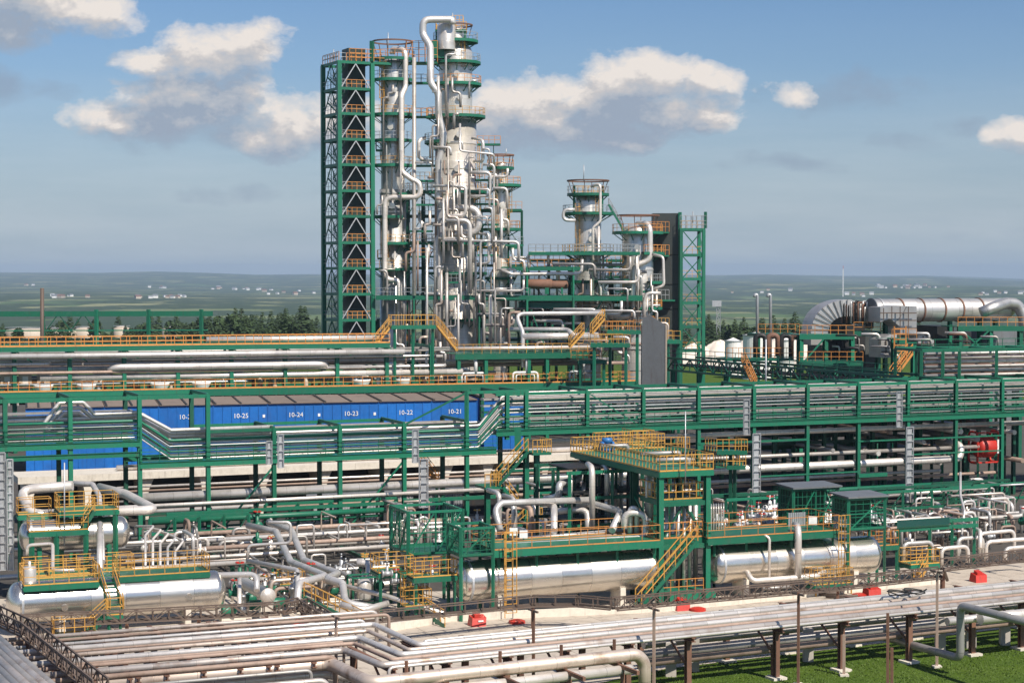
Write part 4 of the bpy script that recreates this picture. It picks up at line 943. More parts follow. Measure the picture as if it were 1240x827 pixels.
e2.part('hopper', 'duct_shell').poly([W(1112, 424, 219), W(1131, 424, 219), W(1131, 412, 219), W(1118, 405, 219), W(1112, 405, 219)], 2.6, V3((-.38, .92, 0)))
hf = Thing('heater_frame', 'dark process heaters on a green steel frame under the right hand ducts', 'process heater')
for (x0, x1, y0, Y, mat) in [(1020, 1052, 370, 228, 'black_steel'), (1000, 1066, 408, 229, 'dark_panel'), (1135, 1160, 395, 232, 'black_steel'), (1203, 1237, 398, 226, 'grey_paint'), (1160, 1200, 402, 236, 'black_steel')]:
    a, b = W(x0, y0, Y), W(x1, y0, Y); hf.part('casing', mat).poly([(a.x, Y, 4), (b.x, Y + 2, 4), (b.x - 1.5, Y + 6, 4), (a.x - 1.5, Y + 5, 4)], a.z - 4)
for (x0, x1, py, Y) in [(968, 1034, 406, 218), (1034, 1066, 402, 222), (1160, 1240, 396, 222), (968, 1045, 438, 217), (1080, 1110, 411, 215)]:
    A, B = W(x0, py, Y), W(x1, py, Y); dd = hf.part('deck', 'green'); dd.poly([A, B, B + V3((-1.3, 3.2, 0)), A + V3((-1.3, 3.2, 0))], .1); dd.beam(A - UP * .2, B - UP * .2, .2, .6)
    dd.sub('railing', 'orange').rail([A, B], 1.2, 1.0, .06)
for (px, py, Y) in [(970, 406, 218), (1000, 406, 218), (1032, 406, 218), (1064, 402, 222), (1083, 411, 215), (1107, 411, 215), (1163, 396, 222), (1200, 396, 222), (1236, 396, 222), (1012, 438, 217)]:
    q = W(px, py, Y); hf.part('post', 'green').ibeam(V3((q.x, Y + .3, 0)), V3((q.x, Y + .3, q.z)), .5, .5)
bx = hf.part('brace', 'green')
for (x0, y0, x1, y1) in [(972, 440, 998, 410), (1164, 430, 1198, 400), (1198, 430, 1164, 400)]: bx.beam(W(x0, y0, 218 if x0 < 1100 else 222), W(x1, y1, 218 if x0 < 1100 else 222), .18)
st = hf.part('stair', 'orange'); a, b = W(1080, 458, 205), W(1102, 428, 206); st.stair(a, b, 1.0, FD.v); st.sub('railing', 'orange').stair_rail(a, b, 1.0, FD.v, .07, 1.1)
tw = hf.part('pump_tower', 'orange')
for (px, y0, y1) in [(1083, 436, 395), (1097, 436, 395)]: tw.beam(W(px, y0, 214), W(px, y1, 214), .14)
for py in (398, 404, 411, 418, 425): tw.beam(W(1083, py, 214), W(1097, py, 214), .1)
tr = hf.part('top_piping', 'clad')
for k in range(9): tr.tube([W(1021 + k * 3, 384, 224), W(1021 + k * 3, 367 - (k % 3), 224), W(1024 + k * 3, 367 - (k % 3), 226)], .12, 6)
for px in (917, 933): pipe('tall vent pipe with hooked top right of the lift tower, %s' % ('left one' if px < 920 else 'right one'), [W(px, 440, 232), W(px, 357, 232), W(px - 3.2, 356.5, 232), W(px - 3.2, 360, 232)], .19, 'galv', 'hooked vent pipes', 8, 'vent_pipe', 1.0, 'vent pipe')
pipe('slim pale mast in front of the right hand gallery', [W(927.5, 495, 190), W(927.5, 411, 190)], .09, 'galv', None, 6, 'mast', cat='mast')
va = Thing('valve_station', 'dark pipes and green deck with orange railing left of the elbow duct', 'valve station')
A, B = W(918, 404, 228), W(972, 404, 226); d = va.part('deck', 'green'); d.poly([A, B, B + V3((-1, 3, 0)), A + V3((-1, 3, 0))], -.35); d.sub('railing', 'orange').rail([A, B], 1.2, .9, .06)
for px in (920, 944, 968): q = W(px, 404, 227); va.part('post', 'green').beam(V3((q.x, 228, 0)), V3((q.x, 228, q.z)), .35)
for k, px in enumerate((915, 930, 946, 958)): va.part('pipe_bend', 'rust' if k % 2 else 'black_steel').tube([W(px, 436, 226), W(px, 406, 226), W(px + 12, 406, 226), W(px + 12, 432, 226)], .34, 8)
A, B = W(880, 434, 222), W(960, 434, 221); d = va.part('deck', 'green'); d.poly([A, B, B + V3((-1, 3, 0)), A + V3((-1, 3, 0))], -.3); d.sub('railing', 'orange').rail([A, B], 1.3, .7, .06)
a, b = W(914, 468, 204), W(900, 437, 216); f = va.part('stair', 'orange'); f.stair(a, b, .9, FD.v); f.sub('railing', 'orange').stair_rail(a, b, .9, FD.v, .07)
# ------------------------------------------------------------------ galleries on the right in front of the heaters
g1 = Thing('pipe_gallery', 'long dark green cable gallery slanting down to the right below the heaters', 'pipe gallery')
A, B = W(808, 437, 228), W(1092, 466, 186)
zA = (A.z + B.z) / 2; d_ = V3((B.x - A.x, B.y - A.y, 0)).normalized(); nv = V3((-d_.y, d_.x, 0))
A.z = B.z = zA
for off in (0, 4.2):
    m = g1.part('side_truss', 'green'); m.lattice(A + nv * off - UP * .9, B + nv * off - UP * .9, 1.5, 26, .12, chord=.26)
dk = g1.part('cable_tray', 'black_steel')
for k in range(6): dk.beam(A + nv * (.5 + k * .6) - UP * (.2 + .15 * (k % 2)), B + nv * (.5 + k * .6) - UP * (.2 + .15 * (k % 2)), .4, .1)
g1.part('railing', 'green').rail([A + UP * .7, B + UP * .7], 1.1, 2.2, .07)
for k in range(8):
    q = A + (B - A) * (.03 + k * .13)
    for off in (0, 4.2): g1.part('post', 'green').ibeam(V3((q.x, q.y, 0)) + nv * off, V3((q.x, q.y, zA - .9)) + nv * off, .4, .4)
FG = FL(1180, 186, .35); zg = W(1180, 460, 186).z
g2 = Thing('pipe_gallery', 'green box frame gallery full of pale level pipes on the far right', 'pipe gallery')
for px in (1116, 1142, 1162, 1207, 1252, 1310, 1370):
    for v in (0, 5): 
        g2.part('post', 'green' if v == 0 else 'dark_green').beam(FG.at(px, 0, 0) + FG.v * v, FG.at(px, 0, zg + 3.1) + FG.v * v, .3)
    g2.part('cross_beam', 'green').beam(FG.at(px, 0, zg + 3.1), FG.at(px, 0, zg + 3.1) + FG.v * 5, .25)
for z in (0, 3.1):
    for v in (0, 5): 
        m = g2.part('chord', 'green'); m.beam(FG.at(1116, 0, zg + z) + FG.v * v, FG.at(1385, 0, zg + z) + FG.v * v, .25, .36)
dkk = g2.part('deck', 'green'); dkk.poly([FG.at(1116, 0, zg - .1), FG.at(1385, 0, zg - .1), FG.at(1385, 0, zg - .1) + FG.v * 5, FG.at(1116, 0, zg - .1) + FG.v * 5], .08)
g2.part('railing', 'green').rail([FG.at(1116, -.1, zg + 3.2), FG.at(1385, -.1, zg + 3.2)], 1.0, 1.6, .06)
for k, z in enumerate((.5, .95, 1.4, 1.85, 2.3, 2.7)):
    rowpipe('pale level pipe in the far right box gallery, %s from the bottom' % ORD[k], FG, 1120, 1388, .5 + .6 * (k % 2), zg + z, .17, 'clad' if k % 2 else 'clad_dull', 'pipes in the far right box gallery', None, None, 8)
for k in range(5):
    rowpipe('dark cable pipe deep inside the far right box gallery, %s from the front' % ORD[k], FG, 1117, 1388, 1.8 + .6 * k, zg + .6 + .4 * k, .14, 'rust', 'dark pipes in the box gallery', None, None, 6)

# cable trays, bundles and more pipes filling the two deck rack
ct = Thing('cable_tray', 'dark cable trays on short posts under the lower deck of the far rack', 'cable tray')
for v in (1, 3.5, 6, 8.5): ct.part('tray', 'black_steel').beam(FR.at(-150, v, 6.6 + .2 * (v % 2)), FR.at(772, v, 6.6 + .2 * (v % 2)), 1.2, .5)
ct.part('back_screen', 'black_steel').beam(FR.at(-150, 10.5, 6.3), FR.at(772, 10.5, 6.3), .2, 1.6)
for i in range(70): q = FR.at(10 + i * 10.8, -1.2, 0); ct.part('hanger', 'concrete').beam(q + UP * 6.2, q + UP * 7.3, .18)
bd = Thing('cooler_bank', 'dark air cooler bank at the back of the far two deck rack', 'air cooler')
for i in range(9): 
    A, B = FR.at(-30 + i * 60, 9.5, 8.0), FR.at(22 + i * 60, 9.5, 8.0); bd.part('bundle', 'black_steel' if i % 2 else 'brown_steel').poly([A, B, B + FR.v * 3, A + FR.v * 3], 1.3)
rnd.seed(31)
for i in range(26):
    px, v = rnd.uniform(-20, 520), rnd.uniform(.2, 7); z = rnd.choice([8, 8, 10.3]); h = rnd.uniform(.8, 2.2); dx = rnd.uniform(5, 16)
    pipe('thin pipe riser between the decks of the far rack', [FR.at(px, v, z), FR.at(px, v, z + h), FR.at(px + dx, v, z + h), FR.at(px + dx, v, z)], rnd.uniform(.08, .2), rnd.choice(['clad', 'white', 'clad_dull', 'rust_pipe']), 'risers of the far rack', 7, 'pipe_riser', cat='pipe riser')
for i in range(30):
    valve_spot = FR.at(rnd.uniform(-10, 560), rnd.uniform(.4, 3), 8.4); t = Thing('fitting_box', 'small pale fitting on the lower deck of the far rack', 'fitting', 'small fittings of the far rack'); m = t.part('body', rnd.choice(['white', 'galv', 'beige', 'rust'])); m.lathe(valve_spot - UP * .5, [(.3, 0), (.3, rnd.uniform(.5, 1.1)), (.1, 1.2), (.01, 1.2)], 9); t.part('cap', 'galv').box(valve_spot + UP * .7, .4, .4, .12)
for i, (v, z, r, mt) in enumerate([(1.2, 11.7, .14, 'clad'), (2.6, 11.6, .2, 'rust_pipe'), (4.2, 11.5, .24, 'clad'), (5.6, 12.6, .18, 'clad_dull'), (7.4, 12.3, .24, 'clad'), (8.6, 10.0, .28, 'clad'), (7.0, 9.9, .16, 'rust_pipe'), (5.0, 9.2, .2, 'clad'), (3.4, 8.6, .15, 'clad_dull')]):
    rowpipe('further pipe inside the far rack, %s in depth from its front' % ORD[sorted([1.2, 2.6, 4.2, 5.6, 7.4, 8.6, 7.0, 5.0, 3.4]).index(v)], FR, -150, 520 + 8 * i, v, z, r, mt, 'further pipes of the far rack')

for i, (x0, x1, v, z, r) in enumerate([(-150, 60, -.3, 11.4, .22), (160, 520, -.6, 11.85, .14), (300, 540, .2, 10.4, .2), (-150, 300, .5, 8.75, .14)]):
    rowpipe('pale pipe near the front of the far rack, %s' % ['short one at the left edge', 'thin one high up', 'right of the bent thick pipe', 'just above the lower deck'][i], FR, x0, x1, v, z, r, 'clad', 'front pipes of the far rack', None, (1.5, 0))
    if i == 0:
        for k, px in enumerate((8, 30, 52, 120, 160)):
            t = Thing('equipment_cabinet', 'pale cabinet between the decks of the far rack, %s from the left' % ORD[k], 'cabinet', 'pale cabinets'); q = FR.at(px, 3.2, 8.0); t.part('body', 'beige').box(q, 1.6, 1.0, 2.0, FR.u); t.part('door', 'white').box(q - FR.v * .52 + UP * .2, .7, .04, 1.5, FR.u)

sf = e2.part('stiffener', 'brown_steel')
for (x0, y0, x1, y1) in [(1090, 371, 1090, 396), (1100, 371, 1100, 404), (1080, 371, 1080, 387), (1070, 373, 1070, 388), (1066, 379, 1110, 379), (1088, 388, 1110, 388), (1090, 397, 1110, 397), (1073, 412, 1073, 432), (1080, 408, 1080, 432), (1067, 419, 1086, 419), (1067, 426, 1086, 426), (1118, 407, 1118, 423), (1125, 410, 1125, 423), (1112, 416, 1131, 416)]:
    sf.beam(W(x0, y0, 218.9), W(x1, y1, 218.9), .1, .12)
rnd.seed(61)
mc = Thing('blower_unit', 'cluttered dark blower machinery between the elbow duct and the big cylindrical duct', 'blower')
for i in range(9):
    px, py = 1026 + i * 3.4, rnd.uniform(366, 376); q = W(px, py, 224); mc.part('casing', rnd.choice(['black_steel', 'rust', 'galv', 'dark_panel'])).box(V3((q.x, 224 + rnd.random() * 2, q.z - 2.2)), rnd.uniform(.5, 1.3), 1.2, rnd.uniform(1.4, 2.6))
for i in range(12): mc.part('pipe', rnd.choice(['clad', 'black_steel', 'rust'])).tube([W(1022 + i * 2.8, 392, 223), W(1022 + i * 2.8, rnd.uniform(364, 376), 223), W(1030 + i * 2.8, 366, 225)], .11, 6)
for i in range(22):
    px, py = rnd.uniform(985, 1235), rnd.uniform(400, 436); L = rnd.uniform(8, 30); q = 214 + rnd.random() * 6
    pipe('small pipe in the steelwork below the right hand ducts', [W(px, py, q), W(px + L, py, q), W(px + L, py + rnd.uniform(6, 16), q)], rnd.uniform(.08, .2), rnd.choice(['clad', 'clad_dull', 'rust', 'black_steel']), 'small pipes below the ducts', 7, 'thin_pipe')
# ------------------------------------------------------------------ the long green pipe bridge across the middle
FX = FL(620, 160, .42)
ZB = {0: 9.2, 1: 7.4, 2: 8.95}                      # bottom chord height of the left, middle and right stretch
ZT = {0: 12.9, 1: 9.95, 2: 12.35}
BW = 6.0
st_px = {0: (-170, 168), 1: (168, 600), 2: (600, 1420)}
bridge = []
nm = ['left stretch of the long green pipe bridge, open frame over the blue modules', 'lowered middle stretch of the long green pipe bridge before the blue modules', 'right stretch of the long green pipe bridge, raised and longest']
post_px = {0: [-165, -80, 5, 84, 168], 1: [251, 331, 411, 489, 565], 2: [614, 637, 711, 779, 846, 913, 978, 1040, 1100, 1158, 1214, 1275, 1340, 1405]}
short = {711, 779, 614}
for k in range(3):
    t = Thing('pipe_bridge', nm[k], 'pipe bridge', 'stretches of the green pipe bridge'); bridge.append(t)
    for px in post_px[k]:
        zt_ = ZT[k] + .15 if px != 251 else 13.0
        for v in (0, BW):
            z0 = 0 if px not in short else ZB[k] - .6
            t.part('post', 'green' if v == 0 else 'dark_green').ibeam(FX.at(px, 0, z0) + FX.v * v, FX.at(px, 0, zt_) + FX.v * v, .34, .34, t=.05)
        t.part('cross_beam', 'green').beam(FX.at(px, 0, zt_) , FX.at(px, 0, zt_) + FX.v * BW, .2, .25)
        t.part('cross_beam', 'dark_green').beam(FX.at(px, 0, ZB[k] - .2), FX.at(px, 0, ZB[k] - .2) + FX.v * BW, .25, .4)
    a, b = st_px[k]
    for v in (0, BW):
        t.part('bottom_chord', 'green').ibeam(FX.at(a, 0, ZB[k]) + FX.v * (v - .2), FX.at(b, 0, ZB[k]) + FX.v * (v - .2), .22, .5)
        if k: t.part('top_chord', 'green').beam(FX.at(a if k == 2 else 251, 0, ZT[k]) + FX.v * v, FX.at(b if k == 2 else 489, 0, ZT[k]) + FX.v * v, .2, .26)
        else: t.part('top_chord', 'green').beam(FX.at(a, 0, ZT[k]) + FX.v * v, FX.at(251, 0, ZT[k]) + FX.v * v, .2, .3)
    if k == 0: t.part('lower_chord', 'green').ibeam(FX.at(a, 0, 8.35) - FX.v * .2, FX.at(b, 0, 8.35) - FX.v * .2, .22, .4)
    if k == 1:
        t.part('sloped_tie', 'green').beam(FX.at(489, 0, ZT[1]), FX.at(565, 0, 12.6), .1, .16)
        t.part('top_chord', 'green').beam(FX.at(565, 0, 12.6), FX.at(640, 0, 12.6), .2, .26)
        t.part('post', 'green').beam(FX.at(565, 0, ZT[1]), FX.at(565, 0, 12.7), .3)
    d = t.part('deck', 'green'); A, B = FX.at(a, 0, ZB[k] + .3), FX.at(b, 0, ZB[k] + .3); A -= FX.v * .35; B -= FX.v * .35
    d.poly([A, B, B + FX.v * .9, A + FX.v * .9], .05)
    d.sub('railing', 'green').rail([A, B], 1.15, 1.55, .042, mids=(.35, .7))
    a2, b2 = (a, b) if k != 1 else (208, 580)
    for j in range(5):
        z_ = ZB[k] + .45 + j * (.5 if k < 2 else .58); tr_ = t.part('cable_tray', ['galv', 'clad_dull', 'green', 'galv', 'clad_dull'][j]); tr_.beam(FX.at(a2, 0, z_) + FX.v * 3.2, FX.at(b2, 0, z_) + FX.v * 3.2, .8, .16)
    for j, px in enumerate([p_ for p_ in post_px[k] if p_ not in short][:-1:2]):
        pn = [p_ for p_ in post_px[k] if p_ > px]
        if k == 1: t.part('cross_brace', 'green').beam(FX.at(px, .1, 0.5), FX.at(pn[0], .1, ZB[k] - .5), .14)
    if k == 2: t.part('wind_brace', 'green').beam(FX.at(711, -.1, ZT[2]), FX.at(779, -.1, ZB[2]), .09)
gp = 'pipes running along the green bridge'
TI = [(0.10, .5, .06, 'clad'), (.38, .6, .07, 'green'), (.66, .7, .06, 'clad'), (.98, .5, .09, 'green'), (1.3, .8, .06, 'clad'), (1.62, .6, .07, 'galv'), (1.95, 1.0, .07, 'clad'), (2.3, .8, .12, 'green'),
      (2.72, 1.6, .12, 'clad'), (1.5, 2.2, .08, 'green'), (2.0, 2.8, .1, 'clad'), (2.45, 3.3, .08, 'galv'), (1.2, 3.6, .1, 'clad'), (2.85, 3.9, .1, 'clad'), (2.6, 4.7, .12, 'green'), (1.9, 5.2, .12, 'clad')]
for i, (dz, v, r, mt) in enumerate(TI):
    zl, zm, zr = 9.6 + dz * .6, 7.7 + dz * .68, 9.35 + dz
    P = [FX.at(-170, v, zl), FX.at(166 + v * 1.5, v, zl), FX.at(205 + v * 1.5 - dz * 1, v, zm), FX.at(578 + v * 1.5, v, zm), FX.at(602 + v * 1.5 + dz * 1.5, v, zr), FX.at(1420, v, zr)]
    what = {'clad': 'bright silver', 'clad_dull': 'dull grey', 'green': 'green', 'galv': 'galvanised', 'black_steel': 'dark', 'rust_pipe': 'brown'}[mt]
    pipe('%s pipe along the green bridge, %s %s' % (what, ORD[i % 8], 'from the bottom at its front face' if i < 8 else 'counting upward in its inner layer'), P, r, mt, gp, 7, bend=2.0)
for i in range(3):                                   # raised loop over the left stretch
    v = 1.0 + i * .5; h = [12.6, 12.1, 11.7][i]; q = i * 3
    P = [FX.at(-170, v, 10.9 - .25 * i), FX.at(52 + q, v, 10.9 - .25 * i), FX.at(71 + q, v, h), FX.at(100 - q, v, h), FX.at(114 - q, v, 11.6 - .3 * i), FX.at(166 - q, v, 11.65 - .3 * i), FX.at(206 - q, v, 10.1 - .3 * i), FX.at(330, v, 10.1 - .3 * i)]
    pipe('pale pipe with a raised trapezoid loop on the bridge left stretch, %s' % ['outermost', 'middle', 'innermost'][i], P, .16, 'clad', 'looped pipes on the bridge', 8, bend=.8)
# pipes and beams carried low between the bridge posts
gp = 'pipes carried low between the bridge posts'
ZP = 4.68
P = [FX.at(160, .6, ZP), FX.at(1150, .6, ZP), FX.at(1150, .6, ZP) + FX.u * 1.6 + FX.v * .3, FX.at(1150, .6, ZP) + FX.u * 1.9 + FX.v * .6 + UP * 1.3, FX.at(1150, .6, ZP) + FX.u * 1.6 + FX.v * 4 + UP * 1.3]
pipe('thickest silver pipe slung low between the bridge posts, running almost full width', P, .37, 'clad', gp, 14)
rowpipe('slim pale pipe just in front of and below the thickest low pipe', FX, 30, 615, -.35, 4.1, .15, 'clad', gp)
rowpipe('green pipe low between the left bridge posts', FX, 178, 492, -.3, 2.75, .24, 'green', gp)
rowpipe('green pipe low between the right bridge posts', FX, 800, 1207, -.2, 2.35, .24, 'green', gp)
rowpipe('pale pipe behind the thickest low pipe, right half', FX, 700, 1200, 2.2, 5.6, .2, 'clad_dull', gp)
rowpipe('pale pipe below the thickest low pipe, right part, close under it', FX, 790, 1140, 1.4, 3.5, .17, 'clad', gp)
rowpipe('brownish pipe low behind the green pipe on the right', FX, 800, 1210, 2.4, 2.9, .16, 'rust_pipe', gp)
P = [FX.at(1040, -.6, 1.6), FX.at(1186, -.6, 1.75), FX.at(1191, -.6, 1.75) + UP * .2, FX.at(1191, -.6, 1.75) + UP * .9, FX.at(1176, -.6, 2.65)]
pipe('pale pipe with a hooked right end below the green pipe', P, .22, 'clad', gp, 10)
rowpipe('pale pipe high under the bridge floor on the right', FX, 640, 1215, 1.2, ZB[2] - 1.0, .22, 'clad', gp)
rowpipe('silver pipe high under the bridge floor further back on the right', FX, 800, 1260, 3.0, ZB[2] - 1.2, .25, 'clad', gp)
rowpipe('thin pale pipe under the bridge floor middle stretch', FX, 150, 640, 3.5, 7.0, .1, 'clad_dull', gp)
rowpipe('rusty pipe low behind the middle bridge posts', FX, 300, 800, 3.0, 3.0, .16, 'rust_pipe', gp)
rowpipe('silver pipe far back low behind the middle bridge posts', FX, 120, 800, 4.6, 3.4, .22, 'clad', gp)
rowpipe('dull pipe near the ground behind the middle bridge posts', FX, 120, 820, 2.2, 1.2, .22, 'clad_dull', gp)
rowpipe('pale pipe near the ground behind the left bridge posts', FX, -40, 420, 1.0, 1.7, .2, 'clad', gp)
tb = Thing('tie_beam', 'green level tie beams between the right hand bridge posts', 'tie beam')
for (x0, x1, z, w_) in [(846, 978, 7.3, .14), (916, 1040, 4.0, .1), (846, 900, 5.2, .3), (1040, 1214, 6.9, .1), (1100, 1214, 5.4, .1), (1040, 1075, 3.6, .25)]:
    tb.part('beam', 'green').beam(FX.at(x0, -.15, z), FX.at(x1, -.15, z), w_, w_ * 1.4)
tb = Thing('tie_beam', 'green level tie beams between the middle bridge posts', 'tie beam')
for (x0, x1, z, w_) in [(200, 480, 3.3, .2), (640, 800, 3.6, .28), (489, 600, 3.4, .22), (600, 700, 5.6, .14)]:
    tb.part('beam', 'green').beam(FX.at(x0, -.15, z), FX.at(x1, -.15, z), w_, w_ * 1.4)
# pipes running away under the bridge on the right
rnd.seed(11)
for i, (px, z, r, L, mt) in enumerate([(1165, 7.2, .26, 34, 'clad'), (1185, 6.4, .3, 40, 'clad_dull'), (1120, 6.3, .22, 36, 'clad_dull'), (1205, 5.2, .26, 40, 'clad_dull'), (1080, 7.4, .2, 30, 'rust_pipe'), (1230, 6.9, .24, 44, 'clad'), (1140, 4.2, .25, 40, 'clad_dull'), (1065, 5.4, .25, 34, 'clad'), (1010, 5.9, .2, 34, 'clad_dull'), (1240, 4.0, .25, 44, 'rust_pipe'), (1200, 7.8, .2, 40, 'rust')]):
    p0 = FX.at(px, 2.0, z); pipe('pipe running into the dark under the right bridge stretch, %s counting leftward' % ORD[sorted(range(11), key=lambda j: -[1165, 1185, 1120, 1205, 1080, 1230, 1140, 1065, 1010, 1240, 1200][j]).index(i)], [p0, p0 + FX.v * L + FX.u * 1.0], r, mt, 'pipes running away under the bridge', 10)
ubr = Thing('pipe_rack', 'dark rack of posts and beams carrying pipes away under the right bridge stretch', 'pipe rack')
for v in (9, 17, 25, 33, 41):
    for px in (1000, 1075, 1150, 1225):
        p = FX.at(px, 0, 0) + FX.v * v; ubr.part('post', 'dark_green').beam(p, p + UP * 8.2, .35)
    ubr.part('shade_deck', 'black_steel').poly([FX.at(985, 0, 8.3) + FX.v * (v - 6), FX.at(1240, 0, 8.3) + FX.v * (v - 6), FX.at(1240, 0, 8.3) + FX.v * (v + 1.4), FX.at(985, 0, 8.3) + FX.v * (v + 1.4)], .12)  # solid deck added to shade the space under the right bridge stretch
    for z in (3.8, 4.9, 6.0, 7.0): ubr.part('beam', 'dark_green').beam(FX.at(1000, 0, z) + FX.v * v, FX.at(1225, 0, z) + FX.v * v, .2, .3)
# concrete trestle behind the bridge
FCo = FL(430, 176, .42)
tr = Thing('concrete_trestle', 'pale concrete trestle with flared columns behind the middle of the pipe bridge', 'trestle')
A, B = FCo.at(20, 0, 3.95), FCo.at(735, 0, 3.95)
m = tr.part('beam', 'pale_concrete'); m.poly([A, B, B + FCo.v * 5, A + FCo.v * 5], .62)
bw_ = tr.part('shade_panel', 'black_steel'); bw_.poly([FCo.at(20, 4.6, 0), FCo.at(735, 4.6, 0), FCo.at(735, 4.9, 0), FCo.at(20, 4.9, 0)], 3.95)  # black panel paints the shaded void beneath the beam
for px in (35, 105, 175, 247, 318, 392, 465, 540, 590, 608, 660, 715):
    c = FCo.at(px, .5, 0); cl = tr.part('column', 'pale_concrete'); u = FCo.u
    cl.poly([c - u * .28, c + u * .28, c + u * .28 + FCo.v * 4, c - u * .28 + FCo.v * 4], 2.8)
    cl.poly([c - u * .28 + UP * 2.8, c + u * .28 + UP * 2.8, c + u * .8 + UP * 3.94, c - u * .5 + UP * 3.94], 4, FCo.v)
for i, (z, v, r, mt) in enumerate([(3.3, -.6, .11, 'clad'), (2.9, -.5, .1, 'rust_pipe'), (4.85, 2.0, .24, 'clad'), (4.8, 3.4, .18, 'clad_dull'), (2.45, -.3, .12, 'clad'), (2.0, -.6, .12, 'clad_dull'), (1.6, -1.0, .1, 'rust_pipe'), (1.0, -.8, .2, 'clad')]):
    rowpipe('level pipe along the concrete trestle, %s' % ['upper front', 'brown, second down at the front', 'thick, lying on its top', 'dull, lying on its top', 'silver, third down at the front', 'dull, fourth down at the front', 'thin brown, second lowest in front', 'lowest in front'][i], FCo, 140, 740, v, z, r, mt, 'pipes on the concrete trestle', None, None, 8)
wb = Thing('corrugated_shed', 'pale grey corrugated shed wall seen low between the middle bridge posts', 'shed')
FW = FL(440, 168.5, .42)
for (x0, x1) in [(378, 423), (436, 500), (512, 560), (640, 700)]:
    m = wb.part('wall', 'galv'); A, B = FW.at(x0, 0, 0), FW.at(x1, 0, 0); n = 16; n0 = len(m.v); q = [lerp(A, B, i / (4 * n)) + FW.v * (0 if i % 4 < 2 else .07) for i in range(4 * n + 1)]
    m.v += q + [p_ + UP * 2.3 for p_ in q]
    for i in range(4 * n): m.face((n0 + i, n0 + i + 1, n0 + 4 * n + 2 + i, n0 + 4 * n + 1 + i))
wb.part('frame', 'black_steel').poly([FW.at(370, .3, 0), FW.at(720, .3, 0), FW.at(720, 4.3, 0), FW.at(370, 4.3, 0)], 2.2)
wb.part('roof', 'grey_paint').poly([FW.at(370, -.3, 2.35), FW.at(720, -.3, 2.35), FW.at(720, 4.6, 2.35), FW.at(370, 4.6, 2.35)], .12)
# vertical cable ladders
def cable_ladder(label, px, y0, y1, Y, w=.75):
    t = one('cable_ladder', 'galv', label, 'cable ladder', 'upright cable ladders')
    a, b = W(px, y0, Y), W(px, y1, Y); a.y += 0
    t.ladder(V3((a.x, Y, a.z)), V3((a.x, Y, b.z)), w, FX.u, False, .09); t.box(V3((a.x, Y + .14, a.z)), w * .7, .05, b.z - a.z, FX.u)
cable_ladder('grey upright cable ladder below the bridge right of the yellow decked tower', 916, 598, 525, 158.5)
cable_ladder('short grey cable ladder on the bridge railing right of the middle', 904, 526, 484, 164, .6)
cable_ladder('tallest grey upright cable ladder below the bridge on the right', 1101, 636, 517, 164)
cable_ladder('short grey cable ladder over the tallest one on the right', 1089, 517, 474, 171, .6)
cable_ladder('grey upright cable ladder right of the middle stretch stairs', 513, 614, 556, 150)
cable_ladder('narrow grey cable ladder on the bridge above the other one', 503, 560, 520, 152, .5)
cable_ladder('left one of two small grey cable ladders on the middle stretch', 326, 562, 534, 148.5, .45)
cable_ladder('right one of two small grey cable ladders on the middle stretch', 340, 566, 526, 148.5, .45)
cable_ladder('left of two grey ladders standing at the left picture edge', 3, 690, 548, 128, .5)
cable_ladder('right of two grey ladders standing at the left picture edge', 13, 690, 556, 128, .4)
# zigzag stair
zs = Thing('stair', 'green zigzag stair with yellow railings climbing to the pipe bridge', 'stair')
YZ = 153.5
top, mid, low, gr = W(637, 546, YZ), W(601, 587, YZ), W(634, 626, YZ), None
f = zs.part('flight', 'green'); f.stair(mid, top, .95, FX.v); f.sub('railing', 'yellow').stair_rail(mid, top, .95, FX.v, .06, 1.1)
f = zs.part('flight', 'green'); f.stair(W(636, 628, YZ + 1.2), mid + V3((.2, 1.2, 0)), .95, FX.v); f.sub('railing', 'yellow').stair_rail(W(636, 628, YZ + 1.2), mid + V3((.2, 1.2, 0)), .95, FX.v, .06, 1.1)
f = zs.part('flight', 'green'); f.stair(V3((mid.x - .2, YZ - .4, 0)), W(636, 628, YZ - .4), .95, FX.v); f.sub('railing', 'yellow').stair_rail(V3((mid.x - .2, YZ - .4, 0)), W(636, 628, YZ - .4), .95, FX.v, .06, 1.1)
for (c, wx, nm_) in [(mid + V3((-.7, .5, -.1)), 1.5, 'landing'), (top + V3((.9, .6, -.1)), 1.7, 'landing'), (W(641, 629, YZ + .4), 1.4, 'landing')]:
    l = zs.part(nm_, 'green'); l.box(c - UP * .2, wx, 2.4, .22, FX.u)
    h = V3((wx / 2, 0, 0)); dv = FX.v * 1.15
    l.sub('railing', 'yellow').rail([c - FX.u * (wx/2) - dv, c + FX.u * (wx/2) - dv, c + FX.u * (wx/2) + dv], 1.1, .45, .055)
for px, y in ((637, 546), (590, 588), (650, 546)):
    q = W(px, y, YZ); zs.part('post', 'green').ibeam(V3((q.x, YZ + .3, 0)), V3((q.x, YZ + .3, q.z)), .4, .4)
pn = zs.part('side_panel', 'green'); pn.poly([W(623, 545, 157), W(631, 545, 157), W(631, 517, 157), W(623, 517, 157)], .2, V3((0, 1, 0)))
s2 = Thing('stair', 'small orange stair between the middle bridge posts left of the zigzag stair', 'stair')
f = s2.part('flight', 'orange'); a, b = W(529, 583, 166), W(508, 556, 166); f.stair(a, b, .9, FX.v); f.sub('railing', 'orange').stair_rail(a, b, .9, FX.v, .06, 1.0)
s2.part('post', 'green').beam(V3((a.x, 166, 0)), a, .2)
